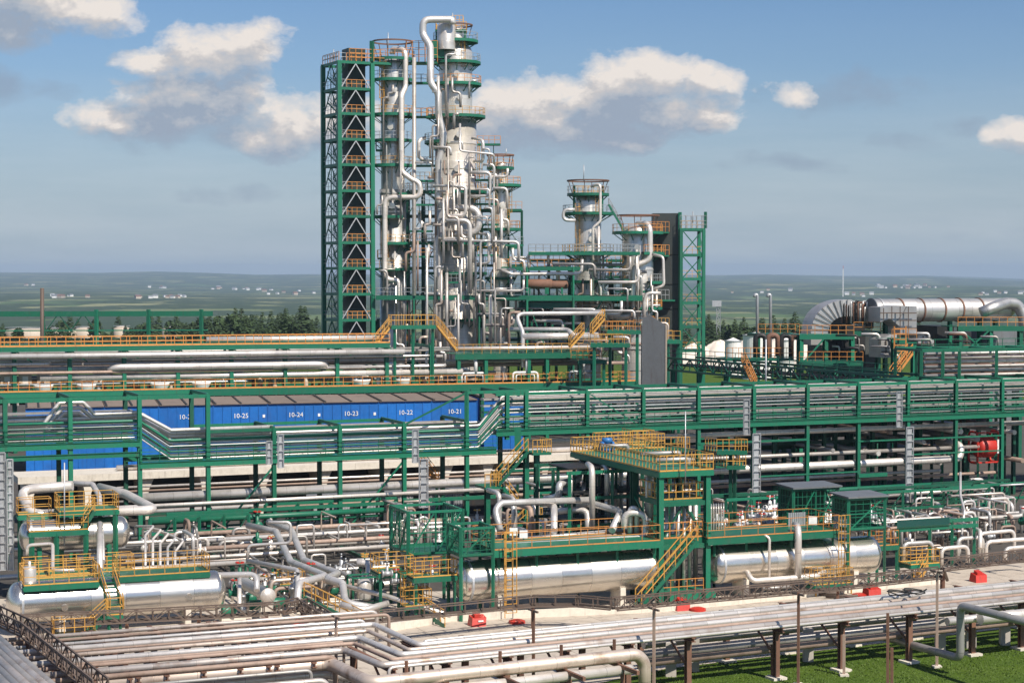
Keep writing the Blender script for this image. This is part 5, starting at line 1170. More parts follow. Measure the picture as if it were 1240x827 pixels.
# red vessel at the far right under the bridge
rv = Thing('fire_skid', 'red framed vessel under the right end of the pipe bridge', 'vessel')
YV = 183; p = W(1192, 541, YV)
rv.part('vessel', 'red').lathe(p - FX.u * 1.0, [(.01, -.25), (.8, -.1), (1.05, .2), (1.05, 1.8), (.8, 2.1), (.01, 2.25)], 24, FX.u)
for k in (-1.3, 1.3):
    q = p + FX.u * k - FX.v * .6; h = 1.55; c = rv.part('hoop', 'red')
    c.tube([q - UP * h, q + UP * h, q + UP * h + FX.v * 1.4, q - UP * h + FX.v * 1.4, q - UP * h], .12, 8, 2.0)
for z in (-1.5, 0, 1.5): rv.part('frame_bar', 'red').beam(p - FX.u * 1.3 - FX.v * .6 + UP * z, p + FX.u * 1.3 - FX.v * .6 + UP * z, .14)
for k in (-1.3, 1.3):
    for j in (-.7, .9): rv.part('leg', 'dark_green').beam(V3((p.x, YV, 0)) + FX.u * k + FX.v * j, V3((p.x, YV, p.z - 1.5)) + FX.u * k + FX.v * j, .22)
rv.part('white_gauge', 'white').box(p - FX.v * .9 + FX.u * 1.0 - UP * .6, .3, .15, 1.4, FX.u)
# pipe fields on the ground on both sides of the bridge
FM = FL(330, 141, .42)
for i, (x0, x1, v, z, r, mt) in enumerate([(150, 500, 0, 1.2, .16, 'clad'), (235, 480, 1.2, 1.7, .18, 'rust_pipe'), (90, 500, 2.6, 1.3, .22, 'clad'), (150, 560, 4.0, 1.9, .2, 'clad'), (60, 500, 5.4, 1.5, .16, 'clad_dull'), (130, 560, 7.0, 1.2, .22, 'clad'), (200, 640, 8.6, 1.8, .2, 'rust_pipe'), (250, 660, 10, 1.4, .25, 'clad_dull'), (-30, 300, -1.6, .9, .2, 'clad'), (-40, 250, 1.6, 2.4, .15, 'clad')]):
    rowpipe('low pipe on sleepers behind the left tanks, %s from the front' % ORD[[1, 2, 4, 5, 6, 7, 8, 9, 0, 3][i]], FM, x0, x1, v, z, r, mt, 'low pipes behind the left tanks', None, (0, -.8) if i % 2 else None, 8)
sl_ = Thing('pipe_sleepers', 'row of low pipe supports behind the left tanks', 'pipe support')
for px in (120, 200, 280, 360, 440, 520):
    q = FM.at(px, -1.5, 0); m = sl_.part('trestle', 'dark_green'); m.beam(q, q + UP * .75, .25); m.beam(q + FM.v * 12, q + FM.v * 12 + UP * .75, .25); m.beam(q + UP * .62, q + UP * .62 + FM.v * 12, .25, .25)
FN = FL(940, 143, .42)
for i, (x0, x1, v, z, r, mt) in enumerate([(865, 1000, -6, 3.4, .2, 'clad'), (862, 990, -4.8, 3.0, .17, 'clad'), (868, 1010, -3.4, 3.6, .14, 'clad'), (870, 1020, -2, 3.2, .2, 'rust_pipe'), (862, 1080, -.5, 3.0, .2, 'clad'), (880, 1150, 1.5, 2.6, .2, 'clad'), (870, 1240, 3.5, 2.0, .25, 'clad_dull'), (900, 1260, 5.5, 1.5, .3, 'clad')]):
    rowpipe('silver pipe in the bundle behind the right tank deck, %s from the front' % ORD[i] if mt != 'rust_pipe' else 'rusty pipe in the bundle behind the right tank deck', FN, x0, x1, v, z, r, mt, 'pipes behind the right tank deck', (0, -1.2) if i % 2 else None, (1.2, 0) if i % 3 else (0, .9), 8)
# small fittings: valves with handwheels, junction boxes, short risers
rnd.seed(5)
def valve(loc, label, s=1.0, ax=None, body='galv', wheel='red', group=None):
    t = Thing('valve', label, 'valve', group); ax = ax or FX.u
    b = t.part('body', body); b.lathe(loc - ax * .4 * s, [(.01, 0), (.28 * s, 0), (.28 * s, .1 * s), (.16 * s, .12 * s), (.22 * s, .4 * s), (.16 * s, .68 * s), (.28 * s, .7 * s), (.28 * s, .8 * s), (.01, .8 * s)], 10, ax)
    b.lathe(loc, [(.12 * s, 0), (.12 * s, .55 * s), (.05 * s, .57 * s), (.05 * s, .95 * s), (.01, .95 * s)], 8)
    t.part('handwheel', wheel).lathe(loc + UP * .85 * s, [(.2 * s, 0), (.27 * s, 0), (.27 * s, .06 * s), (.2 * s, .06 * s), (.2 * s, 0)], 12, smooth=False)
    return t
for i in range(42):
    px, v = rnd.uniform(865, 1060), rnd.uniform(-6.5, 3); z = rnd.uniform(3.3, 4.2)
    valve(FN.at(px, v, z), 'small silver valve among the pipe bundle behind the right tank deck', rnd.uniform(.7, 1.2), FN.u, rnd.choice(['galv', 'clad', 'white', 'galv']), rnd.choice(['red', 'black_steel', 'yellow']), 'valves behind the right tank deck')
for i in range(60):
    right = i % 2; F_ = FN if right else FM
    px, v = (rnd.uniform(1060, 1240) if right else rnd.uniform(170, 640)), rnd.uniform(-1, 11)
    b = F_.at(px, v, .1); h = rnd.uniform(1.4, 3.4); w_ = rnd.uniform(.6, 2.2)
    d = F_.u * w_ if rnd.random() < .6 else F_.v * w_ * 2
    pipe('slim silver pipe riser standing among the low pipes %s' % ('under the right bridge stretch' if right else 'behind the left and middle tanks'), [b, b + UP * h, b + UP * h + d, b + d + UP * .2], rnd.uniform(.07, .15), rnd.choice(['clad', 'clad', 'clad_dull', 'rust_pipe']), 'pipe risers right' if right else 'pipe risers left', 7, 'pipe_riser', cat='pipe riser')
for i in range(34):
    px, v = (rnd.uniform(600, 820) if i % 3 else rnd.uniform(1080, 1240)), rnd.uniform(-3, 8)
    F_ = FL(700, 140, .42); b = F_.at(px, v, .05); h = rnd.uniform(2.5, 6) if i % 3 else rnd.uniform(1, 2.6)
    pipe('upright silver pipe in the crowded pipework %s' % ('behind the middle tank deck' if i % 3 else 'behind the far right truss'), [b, b + UP * h, b + UP * h + F_.v * 2.4], rnd.uniform(.1, .2), rnd.choice(['clad', 'clad', 'clad_dull', 'rust_pipe']), 'upright pipes middle' if i % 3 else 'upright pipes right', 8, 'pipe_riser', cat='pipe riser')

rnd.seed(41)
for i in range(120):
    k = i % 4; F_ = FM if k in (0, 1) else FN
    px = rnd.uniform(160, 520) if k == 0 else rnd.uniform(600, 800) if k == 1 else rnd.uniform(860, 1060) if k == 2 else rnd.uniform(1060, 1240)
    v, z, L = rnd.uniform(-3, 14), rnd.uniform(.8, 3.6), rnd.uniform(2, 7); d = F_.u if rnd.random() < .55 else F_.v; b = F_.at(px, v, z)
    where = ['behind the left tanks', 'behind the middle tank deck', 'behind the right tank deck', 'at the far right'][k]
    pipe('short silver or rusty pipe run with a dropped end %s' % where, [b, b + d * L, b + d * L - UP * (z - .2)], rnd.uniform(.05, .13), rnd.choice(['clad', 'clad', 'clad_dull', 'rust_pipe', 'clad_worn']), 'short pipe runs ' + where, 7, 'pipe_run')
for i in range(36):
    k = i % 3; F_ = FM if k == 0 else FN; px = rnd.uniform(150, 640) if k == 0 else rnd.uniform(1060, 1245) if k == 1 else rnd.uniform(620, 800)
    where = ['behind the left tanks', 'at the far right', 'behind the middle tank deck'][k]
    valve(F_.at(px, rnd.uniform(-2, 10), rnd.uniform(.9, 2.2)), 'small silver valve with handwheel among the low pipes ' + where, rnd.uniform(.8, 1.3), F_.u if i % 2 else F_.v, rnd.choice(['galv', 'clad', 'green']), rnd.choice(['red', 'black_steel', 'yellow']), 'valves ' + where)
for i, (x0, x1, v, z0) in enumerate([(180, 300, 9, 3.2), (320, 480, 11, 3.6), (640, 700, 12, 4.0), (880, 1000, 6.5, 4.4), (1060, 1200, 10, 3.8), (1150, 1245, 14, 3.4)]):
    t = Thing('pipe_support_frame', 'low green pipe frame %s' % ['behind the left tank, nearest', 'behind the swooping pipes', 'beside the zigzag stair foot', 'behind the right tank deck', 'below the tallest grey cable ladder', 'at the far right picture edge'][i], 'steel frame'); F_ = FM if i < 3 else FN
    n_ = 4
    for j in range(n_ + 1):
        for dv in (0, 2.5): q = F_.at(lerp(x0, x1, j / n_), v, 0) + F_.v * dv; t.part('post', 'green' if dv == 0 else 'dark_green').beam(q, q + UP * z0, .2)
    for z in (z0, z0 * .6):
        for dv in (0, 2.5): t.part('beam', 'green' if dv == 0 else 'dark_green').beam(F_.at(x0, v, z) + F_.v * dv, F_.at(x1, v, z) + F_.v * dv, .14, .24)
    for j in range(n_): t.part('brace', 'dark_green').beam(F_.at(lerp(x0, x1, j / n_), v, .1), F_.at(lerp(x0, x1, (j + 1) / n_), v, z0), .09)
# ------------------------------------------------------------------ three horizontal tanks in front
def h_tank(label, F, px0, px1, zc, r, saddles, dome=.55, y=0.0, mat='shell', base=0.0, thing='storage_tank', cat='tank', n=44):
    t = Thing(thing, label, cat); A, B = F.at(px0, y, zc), F.at(px1, y, zc); L = (B - A).length
    s = t.part('shell', mat); s.lathe(A, [(r, dome * r), (r, L - dome * r)], n, F.u)
    for end, sg in ((A, 1), (B, -1)):
        c = t.part('end_dome', mat); pr = []
        for k in range(9): a = math.pi / 2 * k / 8; pr.append((max(.004, r * math.sin(a)), dome * r * (1 - math.cos(a))))
        c.lathe(end, [(p_[0], p_[1]) for p_ in pr], n, F.u * sg)
        if sg < 0: c.f = [tuple(f) for f in c.f]
    st = t.part('strap', 'galv'); st.lathe(A, [(r, dome * r + .1), (r + .03, dome * r + .1), (r + .03, dome * r + .25), (r, dome * r + .25)], n, F.u, smooth=False)
    for px in saddles:
        q = F.at(px, y, base); sd_ = t.part('saddle', 'pale_concrete'); sd_.box(q - F.v * .15, .4, r * 1.25, zc - r * .75 - base, F.u)
    return t, A, B, L
FA, FB, FC = FL(140, 117, .39), FL(690, 124, .39), FL(960, 130.7, .41)
ta, A_, B_, L_ = h_tank('shiny horizontal tank at the left front with a stair over its middle', FA, 4, 271, 2.1, 1.33, (70, 222))
ta.part('weld_plate', 'shell').lathe(FA.at(72, 0, 2.13) - FA.v * 1.3 - UP * .3, [(.01, 0), (.22, 0), (.22, .1), (.01, .1)], 14, -FA.v, smooth=False)
ta.part('weld_plate', 'shell').lathe(FA.at(222, 0, 2.13) - FA.v * 1.3 - UP * .1, [(.01, 0), (.22, 0), (.22, .1), (.01, .1)], 14, -FA.v, smooth=False)
tb_, A2, B2, L2 = h_tank('longest shiny horizontal tank, in the middle under the green deck', FB, 549, 797, 2.4, 1.36, (600, 748))
tc_, A3, B3, L3 = h_tank('shiny horizontal tank at the right under the green deck, rust streak at its left end', FC, 855, 1064, 2.35, 1.36, (897, 1030))
tc_.part('rust_streak', 'rust_pipe').lathe(FC.at(885, 0, 2.35), [(1.362, 0), (1.366, .0), (1.366, .28), (1.362, .28)], 24, FC.u, R(190), R(262))
# --- deck and stairs on the left tank
def deck(t, F, px0, px1, v0, v1, z, rail='yellow', th=.3, mat='green', sides='fblr', sp=.95, h=1.1, kick=.08):
    A, B = F.at(px0, v0, z), F.at(px1, v0, z); C = B + F.v * (v1 - v0); D = A + F.v * (v1 - v0)
    d = t.part('deck', mat); d.poly([A - UP * .06, B - UP * .06, C - UP * .06, D - UP * .06], .06)
    for a, b in ((A, B), (D, C)): d.beam(a - UP * (.06 + th / 2), b - UP * (.06 + th / 2), .1, th)
    k = max(1, int((B - A).length / 1.6))
    jb = d.sub('joist', mat)
    for i in range(k + 1):
        q = lerp(A, B, i / k); jb.beam(q - UP * .2, q - UP * .2 + F.v * (v1 - v0), .12, .2)
    if rail:
        r = d.sub('railing', rail)
        for s_, pts in (('f', [A, B]), ('b', [D, C]), ('l', [A, D]), ('r', [B, C])):
            if s_ in sides: r.rail(pts, h, sp, .042, kick=kick)
    return d
dA = Thing('tank_platform', 'green platform with yellow railings and stair on top of the left front tank', 'platform')
deck(dA, FA, 26, 117, -1.3, 1.2, 3.35, 'yellow'); deck(dA, FA, 142, 252, -.9, 1.6, 3.5, 'yellow')
deck(dA, FA, 117, 142, .2, 1.5, 3.5, None)
for px in (30, 70, 110, 146, 195, 248): dA.part('support_leg', 'green').beam(FA.at(px, 1.1, 2.6), FA.at(px, 1.1, 3.3), .16)
a, b = FA.at(139, -1.9, 1.35), FA.at(126, -.8, 3.45); f = dA.part('stair', 'green'); f.stair(a, b, .85, FA.u); f.sub('railing', 'yellow').stair_rail(a, b, .85, FA.u, .05, 1.0)
deck(dA, FA, 127, 146, -2.7, -1.7, 1.4, 'yellow', .2, sides='fr')
a, b = FA.at(104, -2.2, .35), FA.at(127, -2.2, 1.35); f = dA.part('stair', 'green'); f.stair(a, b, .85, FA.v); f.sub('railing', 'yellow').stair_rail(a, b, .85, FA.v, .05, 1.0)
for px in (129, 143): dA.part('post', 'green').beam(FA.at(px, -2.4, 0), FA.at(px, -2.4, 1.3), .14)
lp = Thing('step_over', 'small green platform on a flared base before the left front tank', 'platform')
deck(lp, FA, 62, 112, -4.2, -3.0, .55, 'yellow', .15, sides='fblr', sp=.7)
q = FA.at(88, -3.6, -.02); lp.part('base', 'green').beam(q, q + UP * .5, .4); 
lp.part('base_strut', 'green').beam(q, FA.at(78, -3.6, .45), .15); lp.part('base_strut', 'green').beam(q, FA.at(100, -3.6, .45), .15)
# raised vessel behind with its own platforms
FA2 = FL(95, 128, .39)
v2_, *_ = h_tank('smaller raised silver vessel behind the left front tank', FA2, 20, 155, 4.6, 1.12, (), y=0)
for px in (45, 130):
    for v in (-.9, .9): v2_.part('leg', 'green').ibeam(FA2.at(px, v, 0), FA2.at(px, v, 3.9), .3, .3)
dv = Thing('vessel_platform', 'green platforms with yellow railings around the raised vessel on the left', 'platform')
deck(dv, FA2, 33, 105, -2.0, -.9, 5.15, 'yellow'); deck(dv, FA2, 70, 142, -1.2, 1.4, 6.35, 'yellow')
deck(dv, FA2, 20, 60, .9, 2.2, 6.0, 'yellow')
for px, v, z in ((36, -1.9, 5.1), (102, -1.9, 5.1), (138, -1.1, 6.3), (72, 1.3, 6.3), (22, 2, 5.9), (66, -1.9, 5.1)): dv.part('post', 'green').beam(FA2.at(px, v, 0), FA2.at(px, v, z - .1), .26)
a, b = FA2.at(98, -1.5, 5.2), FA2.at(112, -1.5, 6.4); f = dv.part('stair', 'green'); f.stair(a, b, .8, FA2.v); f.sub('railing', 'yellow').stair_rail(a, b, .8, FA2.v, .05, 1.0)
deck(dv, FA2, 27, 160, -5.2, -3.6, 2.6, 'yellow')
for px in (30, 90, 155): dv.part('post', 'green').beam(FA2.at(px, -5, 0), FA2.at(px, -5, 2.5), .2)
gp = 'big silver pipes over the raised vessel'
YL = 131
pipe('thick silver pipe bending steeply down at the far left over the raised vessel', [W(88, 588, YL), W(23, 593, YL), W(38, 621, YL - 2), W(60, 624, YL - 2)], .36, 'clad', gp, 14, bend=1.0)
pipe('thick silver pipe doubling back in a sharp elbow right of the raised vessel', [W(120, 590, YL + 8), W(152, 598, YL + 6), W(188, 617, YL), W(140, 619.5, YL), W(126, 632, YL)], .34, 'clad', gp, 14, bend=.8)
pipe('silver pipe between the two thick pipes over the raised vessel', [W(80, 585, YL + 4), W(112, 586, YL + 3), W(120, 600, YL + 1), W(124, 680, YL - 8)], .2, 'clad', gp)
pipe('silver upright pipe at the front of the raised vessel', [W(121, 634, 126), W(121, 690, 121)], .22, 'clad', gp)
for i in range(5): pipe('slim pipe of the five stepping down right of the raised vessel, %s from the left' % ORD[i], [W(164 + i * 9, 648 + i * 2, 131), W(164 + i * 9, 637 + i * 2, 131), W(186 + i * 9, 637 + i * 4.5, 128), W(186 + i * 9 - 10, 648 + i * 5, 127), W(186 + i * 9 - 10, 685, 122)], .09, 'clad', 'five slim stepping pipes', 7)
pipe('slim looped pipe before the left vessel platform', [W(33, 672, 124), W(33, 660, 124), W(64, 658, 124), W(64, 690, 121), W(90, 690, 121)], .12, 'clad', None, 8)
pipe('thin flag pole like mast by the raised vessel', [W(78, 660, 126), W(78, 560, 126)], .05, 'galv', None, 6, 'mast', cat='mast')
th = Thing('vent_drum', 'small upright silver drum at the left end of the left tank platform', 'drum'); th.part('drum', 'clad').lathe(FA.at(33, .3, 3.37), [(.42, 0), (.42, .8), (.36, .95), (.01, 1.0)], 18)
th.part('nozzle', 'clad').lathe(FA.at(33, .3, 3.37), [(.1, .98), (.1, 1.3), (.01, 1.3)], 8)
# --- pumps and pipes between left tank and middle tank
gp = 'silver pipes between the left and the middle tank'
YQ = 128
pipe('left one of two fat pipes swooping down between left and middle tank', [W(300, 636, 142), W(334, 643, 140), W(352, 680, 130), W(394, 697, 124), W(362, 706, 121), W(360, 728, 119.5)], .25, 'clad', gp, 12)
pipe('right one of two fat pipes swooping down between left and middle tank', [W(325, 632, 143), W(353, 642, 140.5), W(368, 678, 131), W(409, 694, 125.5), W(396, 700, 122.5), W(415, 706, 121), W(418, 730, 119), W(460, 737, 119)], .25, 'clad', gp, 12)
pipe('hooked silver pipe left of the middle tank', [W(432, 681, 128), W(447, 682, 128), W(447, 712, 126)], .27, 'clad', gp, 12)
pipe('thin pipe zigzagging over to the pumps right of the left tank', [W(300, 677, 128), W(301, 660, 128), W(352, 657, 128), W(352, 632, 128), W(325, 632, 128)], .11, 'clad', gp, 8)
pipe('medium pipe dropping to the pumps from the left', [W(300, 679, 127), W(360, 690, 124), W(361, 722, 121)], .17, 'clad', gp)
pipe('bent pipe at the right end of the left tank, upper', [W(262, 706, 119), W(262, 696, 119), W(311, 695, 119), W(311, 715, 118)], .2, 'clad', gp)
pipe('bent pipe at the right end of the left tank, lower', [W(290, 696, 121), W(290, 732, 118)], .14, 'clad', gp)
pipe('fallen looking pipe arm low before the stair', [W(411, 731, 118), W(440, 738, 118), W(470, 730, 119)], .2, 'clad', gp)
pipe('bright pipe low along the pump row', [W(380, 700, 126), W(470, 722, 121), W(545, 745, 118)], .16, 'clad', gp)
ex = Thing('heat_exchanger', 'short silver cylinder with white end flange right of the left tank', 'heat exchanger')
a, b = W(293, 704, 124), W(324, 721, 119); d_ = (b - a); ex.part('shell', 'clad').lathe(a, [(.01, 0), (.36, .05), (.42, .2), (.42, d_.length), (.52, d_.length), (.52, d_.length + .12), (.01, d_.length + .14)], 20, d_)
ex.part('pedestal', 'pale_concrete').box(V3((b.x - .1, b.y + .4, 0)), .7, .7, b.z - .45)
def pump(loc, label, u, col='green'):
    t = Thing('pump', label, 'pump', 'pump sets'); v = V3((-u.y, u.x, 0))
    t.part('base', 'pale_concrete').box(loc, 2.0, .9, .3, u)
    t.part('motor', col).lathe(loc - u * .9 + UP * .75, [(.01, 0), (.32, 0), (.34, .06), (.34, .85), (.2, .95), (.01, .95)], 14, u)
    t.part('casing', 'galv').lathe(loc + u * .35 + UP * .75, [(.01, 0), (.3, .02), (.3, .35), (.01, .37)], 14, u); t.part('nozzle', 'galv').lathe(loc + u * .52 + UP * .9, [(.14, 0), (.14, .7), (.2, .7), (.2, .8), (.01, .8)], 10)
for i, (px, py) in enumerate([(285, 752), (318, 745), (345, 742), (330, 727)]): pump(G(px, py, .03), 'green pump set on a concrete plinth right of the left tank, %s' % ['leftmost', 'second from the left', 'rightmost', 'rear one'][i], FA.u)
ws = Thing('walkway_stair', 'green stairs with yellow railings by the fat swooping pipes', 'stair')
a, b = G(438, 757, .1), W(366, 722, 121.5); f = ws.part('flight', 'green'); f.stair(a, b, 1.0, FA.v); f.sub('railing', 'yellow').stair_rail(a, b, 1.0, FA.v, .05, 1.05)
deck(ws, FA, 340, 368, 3.5, 5.0, b.z, 'yellow', .2); 
a, b = G(536, 757, .1), W(497, 732, 121); f = ws.part('flight', 'green'); f.stair(a, b, .9, FA.v); f.sub('railing', 'yellow').stair_rail(a, b, .9, FA.v, .05, 1.05)
dl = Thing('valve_platform', 'green platforms with yellow railings at the left end of the middle tank', 'platform')
deck(dl, FB, 500, 553, -.8, .6, 2.95, 'yellow', sp=.6); deck(dl, FB, 458, 500, 1.5, 3.4, 3.0, 'yellow', sp=.6); deck(dl, FB, 488, 512, .4, 1.6, 1.9, 'yellow', sp=.5); deck(dl, FB, 490, 522, -1.0, 0, 1.1, 'yellow', .15, sp=.6)
for px, v, z in ((503, -.7, 2.9), (550, -.7, 2.9), (550, .5, 2.9), (460, 1.6, 2.9), (482, 1.6, 2.9), (497, 3.3, 2.9), (492, .6, 1.8), (510, .6, 1.8)): dl.part('post', 'green').beam(FB.at(px, v, 0), FB.at(px, v, z - .1), .16)
for i in range(7): valve(FB.at(468 + i * 11, rnd.uniform(.2, 2.4), rnd.uniform(1.2, 3.3)), 'small valve on the yellow railed platforms left of the middle tank', .9, FB.u, 'galv', 'red' if i % 2 else 'black_steel', 'valves left of the middle tank')
# --- long green deck over the middle and right tank
lg = Thing('tank_platform', 'long green deck with orange railings above the middle tank', 'platform')
deck(lg, FB, 598, 800, -1.7, 2.6, 4.6, 'orange', .42, sp=1.3)
for px in (604, 650, 700, 748, 793):
    for v in (-1.0, 2.4): lg.part('post', 'green' if v < 0 else 'dark_green').beam(FB.at(px, v, 3.2 if v < 0 else 0), FB.at(px, v, 4.5), .16)
lg2 = Thing('tank_platform', 'long green deck with orange railings above the right tank', 'platform')
deck(lg2, FC, 858, 1018, -1.6, 2.6, 4.5, 'orange', .42, sp=1.3)
for px in (866, 905, 960, 1010):
    for v in (-.9, 2.4): lg2.part('post', 'green' if v < 0 else 'dark_green').beam(FC.at(px, v, 3.1 if v < 0 else 0), FC.at(px, v, 4.4), .16)
ld = Thing('ladder', 'yellow caged ladder on the front of the middle tank', 'ladder'); a = FB.at(616, -1.95, .1); ld.part('rails', 'yellow').ladder(a, a + UP * 5.7, .55, FB.u, False, .07); ld.part('cage', 'yellow').ladder(a + UP * .4 - FB.v * .5, a + UP * 5.8 - FB.v * .5, .75, FB.u, False, .05)
ld = Thing('ladder', 'yellow caged ladder on the front of the right tank', 'ladder'); a = FC.at(1021, -1.85, .6); ld.part('rails', 'yellow').ladder(a, a + UP * 5.0, .5, FC.u, False, .06); ld.part('cage', 'yellow').ladder(a + UP * .4 - FC.v * .5, a + UP * 5.1 - FC.v * .5, .7, FC.u, False, .045)
yb = Thing('tank_basket', 'small yellow railed platform low at the right tank front', 'platform'); deck(yb, FC, 988, 1035, -3.2, -1.9, .95, 'yellow', .12, sp=.55)
for px in (990, 1033): yb.part('post', 'yellow').beam(FC.at(px, -2.5, 0), FC.at(px, -2.5, .8), .1)
pipe('silver pipe arching down over the front of the right tank', [FC.at(964, -.4, 4.9), FC.at(968, -1.85, 4.95), FC.at(968, -1.85, 1.35)], .25, 'clad', 'pipes at the right tank', 12)
pipe('thin pipe down the front of the right tank', [FC.at(926, -1.5, 4.5), FC.at(933, -1.75, 4.3), FC.at(933, -1.75, 1.2)], .1, 'clad', 'pipes at the right tank', 8)
pipe('level silver pipe low along the front of the right tank', [FC.at(906, -1.2, 1.9), FC.at(912, -1.85, 1.35), FC.at(990, -1.85, 1.35), FC.at(1000, -1.3, 1.5)], .2, 'clad', 'pipes at the right tank', 12)
pipe('dull pipe just under the level one at the right tank', [FC.at(925, -1.9, .75), FC.at(960, -1.9, .75)], .12, 'clad_dull', 'pipes at the right tank', 8)
# pipes on the middle deck
gp = 'silver pipes on the middle tank deck'
YD = 124.5
pipe('long pipe along the middle deck turning up and back at its right end', [W(612, 661, 123.4), W(782, 651, 127), W(782, 621, 127), W(756, 621, 127), W(756, 640, 127)], .22, 'clad', gp, 12)
pipe('level pipe along the back of the middle deck', [W(606, 655, 125.5), W(760, 642, 129)], .17, 'clad', gp)
pipe('level rusty pipe along the middle deck', [W(650, 655, 125), W(770, 646, 128)], .12, 'rust_pipe', gp)
pipe('silver pipe bent down at its left end over the green shed side', [W(606, 643, 127), W(600, 618, 128), W(606, 609, 128.5), W(716, 605, 132)], .24, 'clad', gp, 12)
pipe('silver pipe with drop leg in the middle of the deck', [W(640, 607, 131), W(671, 609, 131), W(671, 643, 127)], .25, 'clad', gp, 12)
pipe('silver pipe climbing in a stepped bend behind the deck', [W(660, 605, 134), W(677, 601, 133), W(677, 586, 133), W(700, 580, 136), W(705, 560, 138)], .27, 'clad', gp, 12)
pipe('tall upright silver pipe behind the middle deck, left', [W(717, 640, 130), W(717, 566, 130), W(712, 562, 132)], .22, 'clad', gp, 12)
pipe('tall upright silver pipe behind the middle deck, middle', [W(735, 600, 133), W(735, 566, 133), W(729, 562, 135)], .2, 'clad', gp, 12)
pipe('tall upright silver pipe behind the middle deck, right', [W(786, 626, 128), W(785, 578, 128), W(793, 571, 130)], .24, 'clad', gp, 12)
pipe('silver pipe sloping right then dropping to the deck', [W(700, 612, 133), W(718, 610, 132), W(752, 619, 129), W(741, 642, 127)], .26, 'clad', gp, 12)
pipe('short level silver pipe behind the deck', [W(675, 619, 132), W(712, 616, 132), W(712, 640, 131)], .24, 'clad', gp, 12)
pipe('tight U pipe at the right of the middle deck', [W(763, 645, 127.5), W(763, 615, 127.5), W(771, 615, 127.5), W(771, 645, 127.5)], .18, 'clad', gp, 10)
for i, px in enumerate([622, 634]):
    jb = Thing('junction_box', 'white junction box on the middle deck railing, %s' % ['left', 'right'][i], 'junction box'); q = W(px, 648 + i * 3, 124.6); jb.part('box', 'white').box(q, .55, .3, .5); jb.part('bracket', 'galv').beam(q + V3((0, .1, -.6)), q + V3((0, .1, 0)), .08)
jb = Thing('junction_box', 'white junction box on the right deck railing', 'junction box'); q = W(984, 635, 131); jb.part('box', 'white').box(q, .6, .3, .6); jb.part('bracket', 'galv').beam(q + V3((0, .1, -.9)), q + V3((0, .1, 0)), .08)
# --- green mesh sheds
def shed(label, F, px0, px1, v0, v1, z0, z1, roof=True, panel=True):
    t = Thing('mesh_shelter', label, 'shelter'); A, B = F.at(px0, v0, 0), F.at(px1, v0, 0); D = F.v * (v1 - v0)
    P4 = [A, B, B + D, A + D]
    for p_ in P4: t.part('post', 'green').beam(p_ + UP * z0, p_ + UP * z1, .2)
    for z in (z0 + .1, z1 - .1):
        m = t.part('frame', 'green')
        for a, b in zip(P4, P4[1:] + P4[:1]): m.beam(a + UP * z, b + UP * z, .16)
    for a, b in ((A, B), (A + D, A), (B, B + D)):
        n = max(1, round((b - a).length / 2.2)); w_ = t.part('brace', 'green')
        for i in range(n):
            p_, q_ = lerp(a, b, i / n), lerp(a, b, (i + 1) / n); w_.beam(p_ + UP * z0, p_ + UP * z1, .1); w_.beam(p_ + UP * z0, q_ + UP * z1, .09); w_.beam(p_ + UP * (z0 + z1) / 2, q_ + UP * (z0 + z1) / 2, .07); [w_.beam(lerp(p_, q_, s_ / 5) + UP * z0, lerp(p_, q_, s_ / 5) + UP * z1, .035) for s_ in range(1, 5)]; [w_.beam(p_ + UP * lerp(z0, z1, s_ / 5), q_ + UP * lerp(z0, z1, s_ / 5), .035) for s_ in range(1, 5)]
    if panel: t.part('back_panel', 'dark_green').poly([A + D + UP * z0, B + D + UP * z0, B + D * .97 + UP * z0, A + D * .97 + UP * z0], z1 - z0 - .2); 0 and t.part('side_panel', 'dark_green').poly([A + D * .3 + UP * z0, A + D * .3 + F.u * .05 + UP * z0, A + D * .95 + F.u * .05 + UP * z0, A + D * .95 + UP * z0], z1 - z0 - .2)
    t.part('floor', 'green').poly([p_ + UP * (z0 - .05) for p_ in P4], .1)
    if roof: t.part('roof', 'grey_paint').poly([A - F.u * .2 - F.v * .3 + UP * z1, B + F.u * .2 - F.v * .3 + UP * z1, B + F.u * .2 + D + F.v * .3 + UP * (z1 + .1), A - F.u * .2 + D + F.v * .3 + UP * (z1 + .1)], .12)
    if z0 > 1:
        for p_ in P4: t.part('leg', 'green').beam(p_, p_ + UP * z0, .18)
    return t
shed('green lattice shelter at the left end of the middle deck', FB, 558, 597, -1.7, .8, 4.3, 6.25, False, False)
shed('larger dark green lattice shelter behind the left end of the middle deck', FB, 494, 560, 2.6, 6.5, 3.9, 6.9, False, False)
s3 = shed('green lattice shelter with grey flat roof at the right end of the right deck', FC, 1029, 1073, -1.4, .6, 4.4, 6.75)
s4 = shed('green lattice shelter with grey flat roof set back behind the other right shelter', FC, 962, 1016, 3.2, 5.2, 3.9, 7.0)
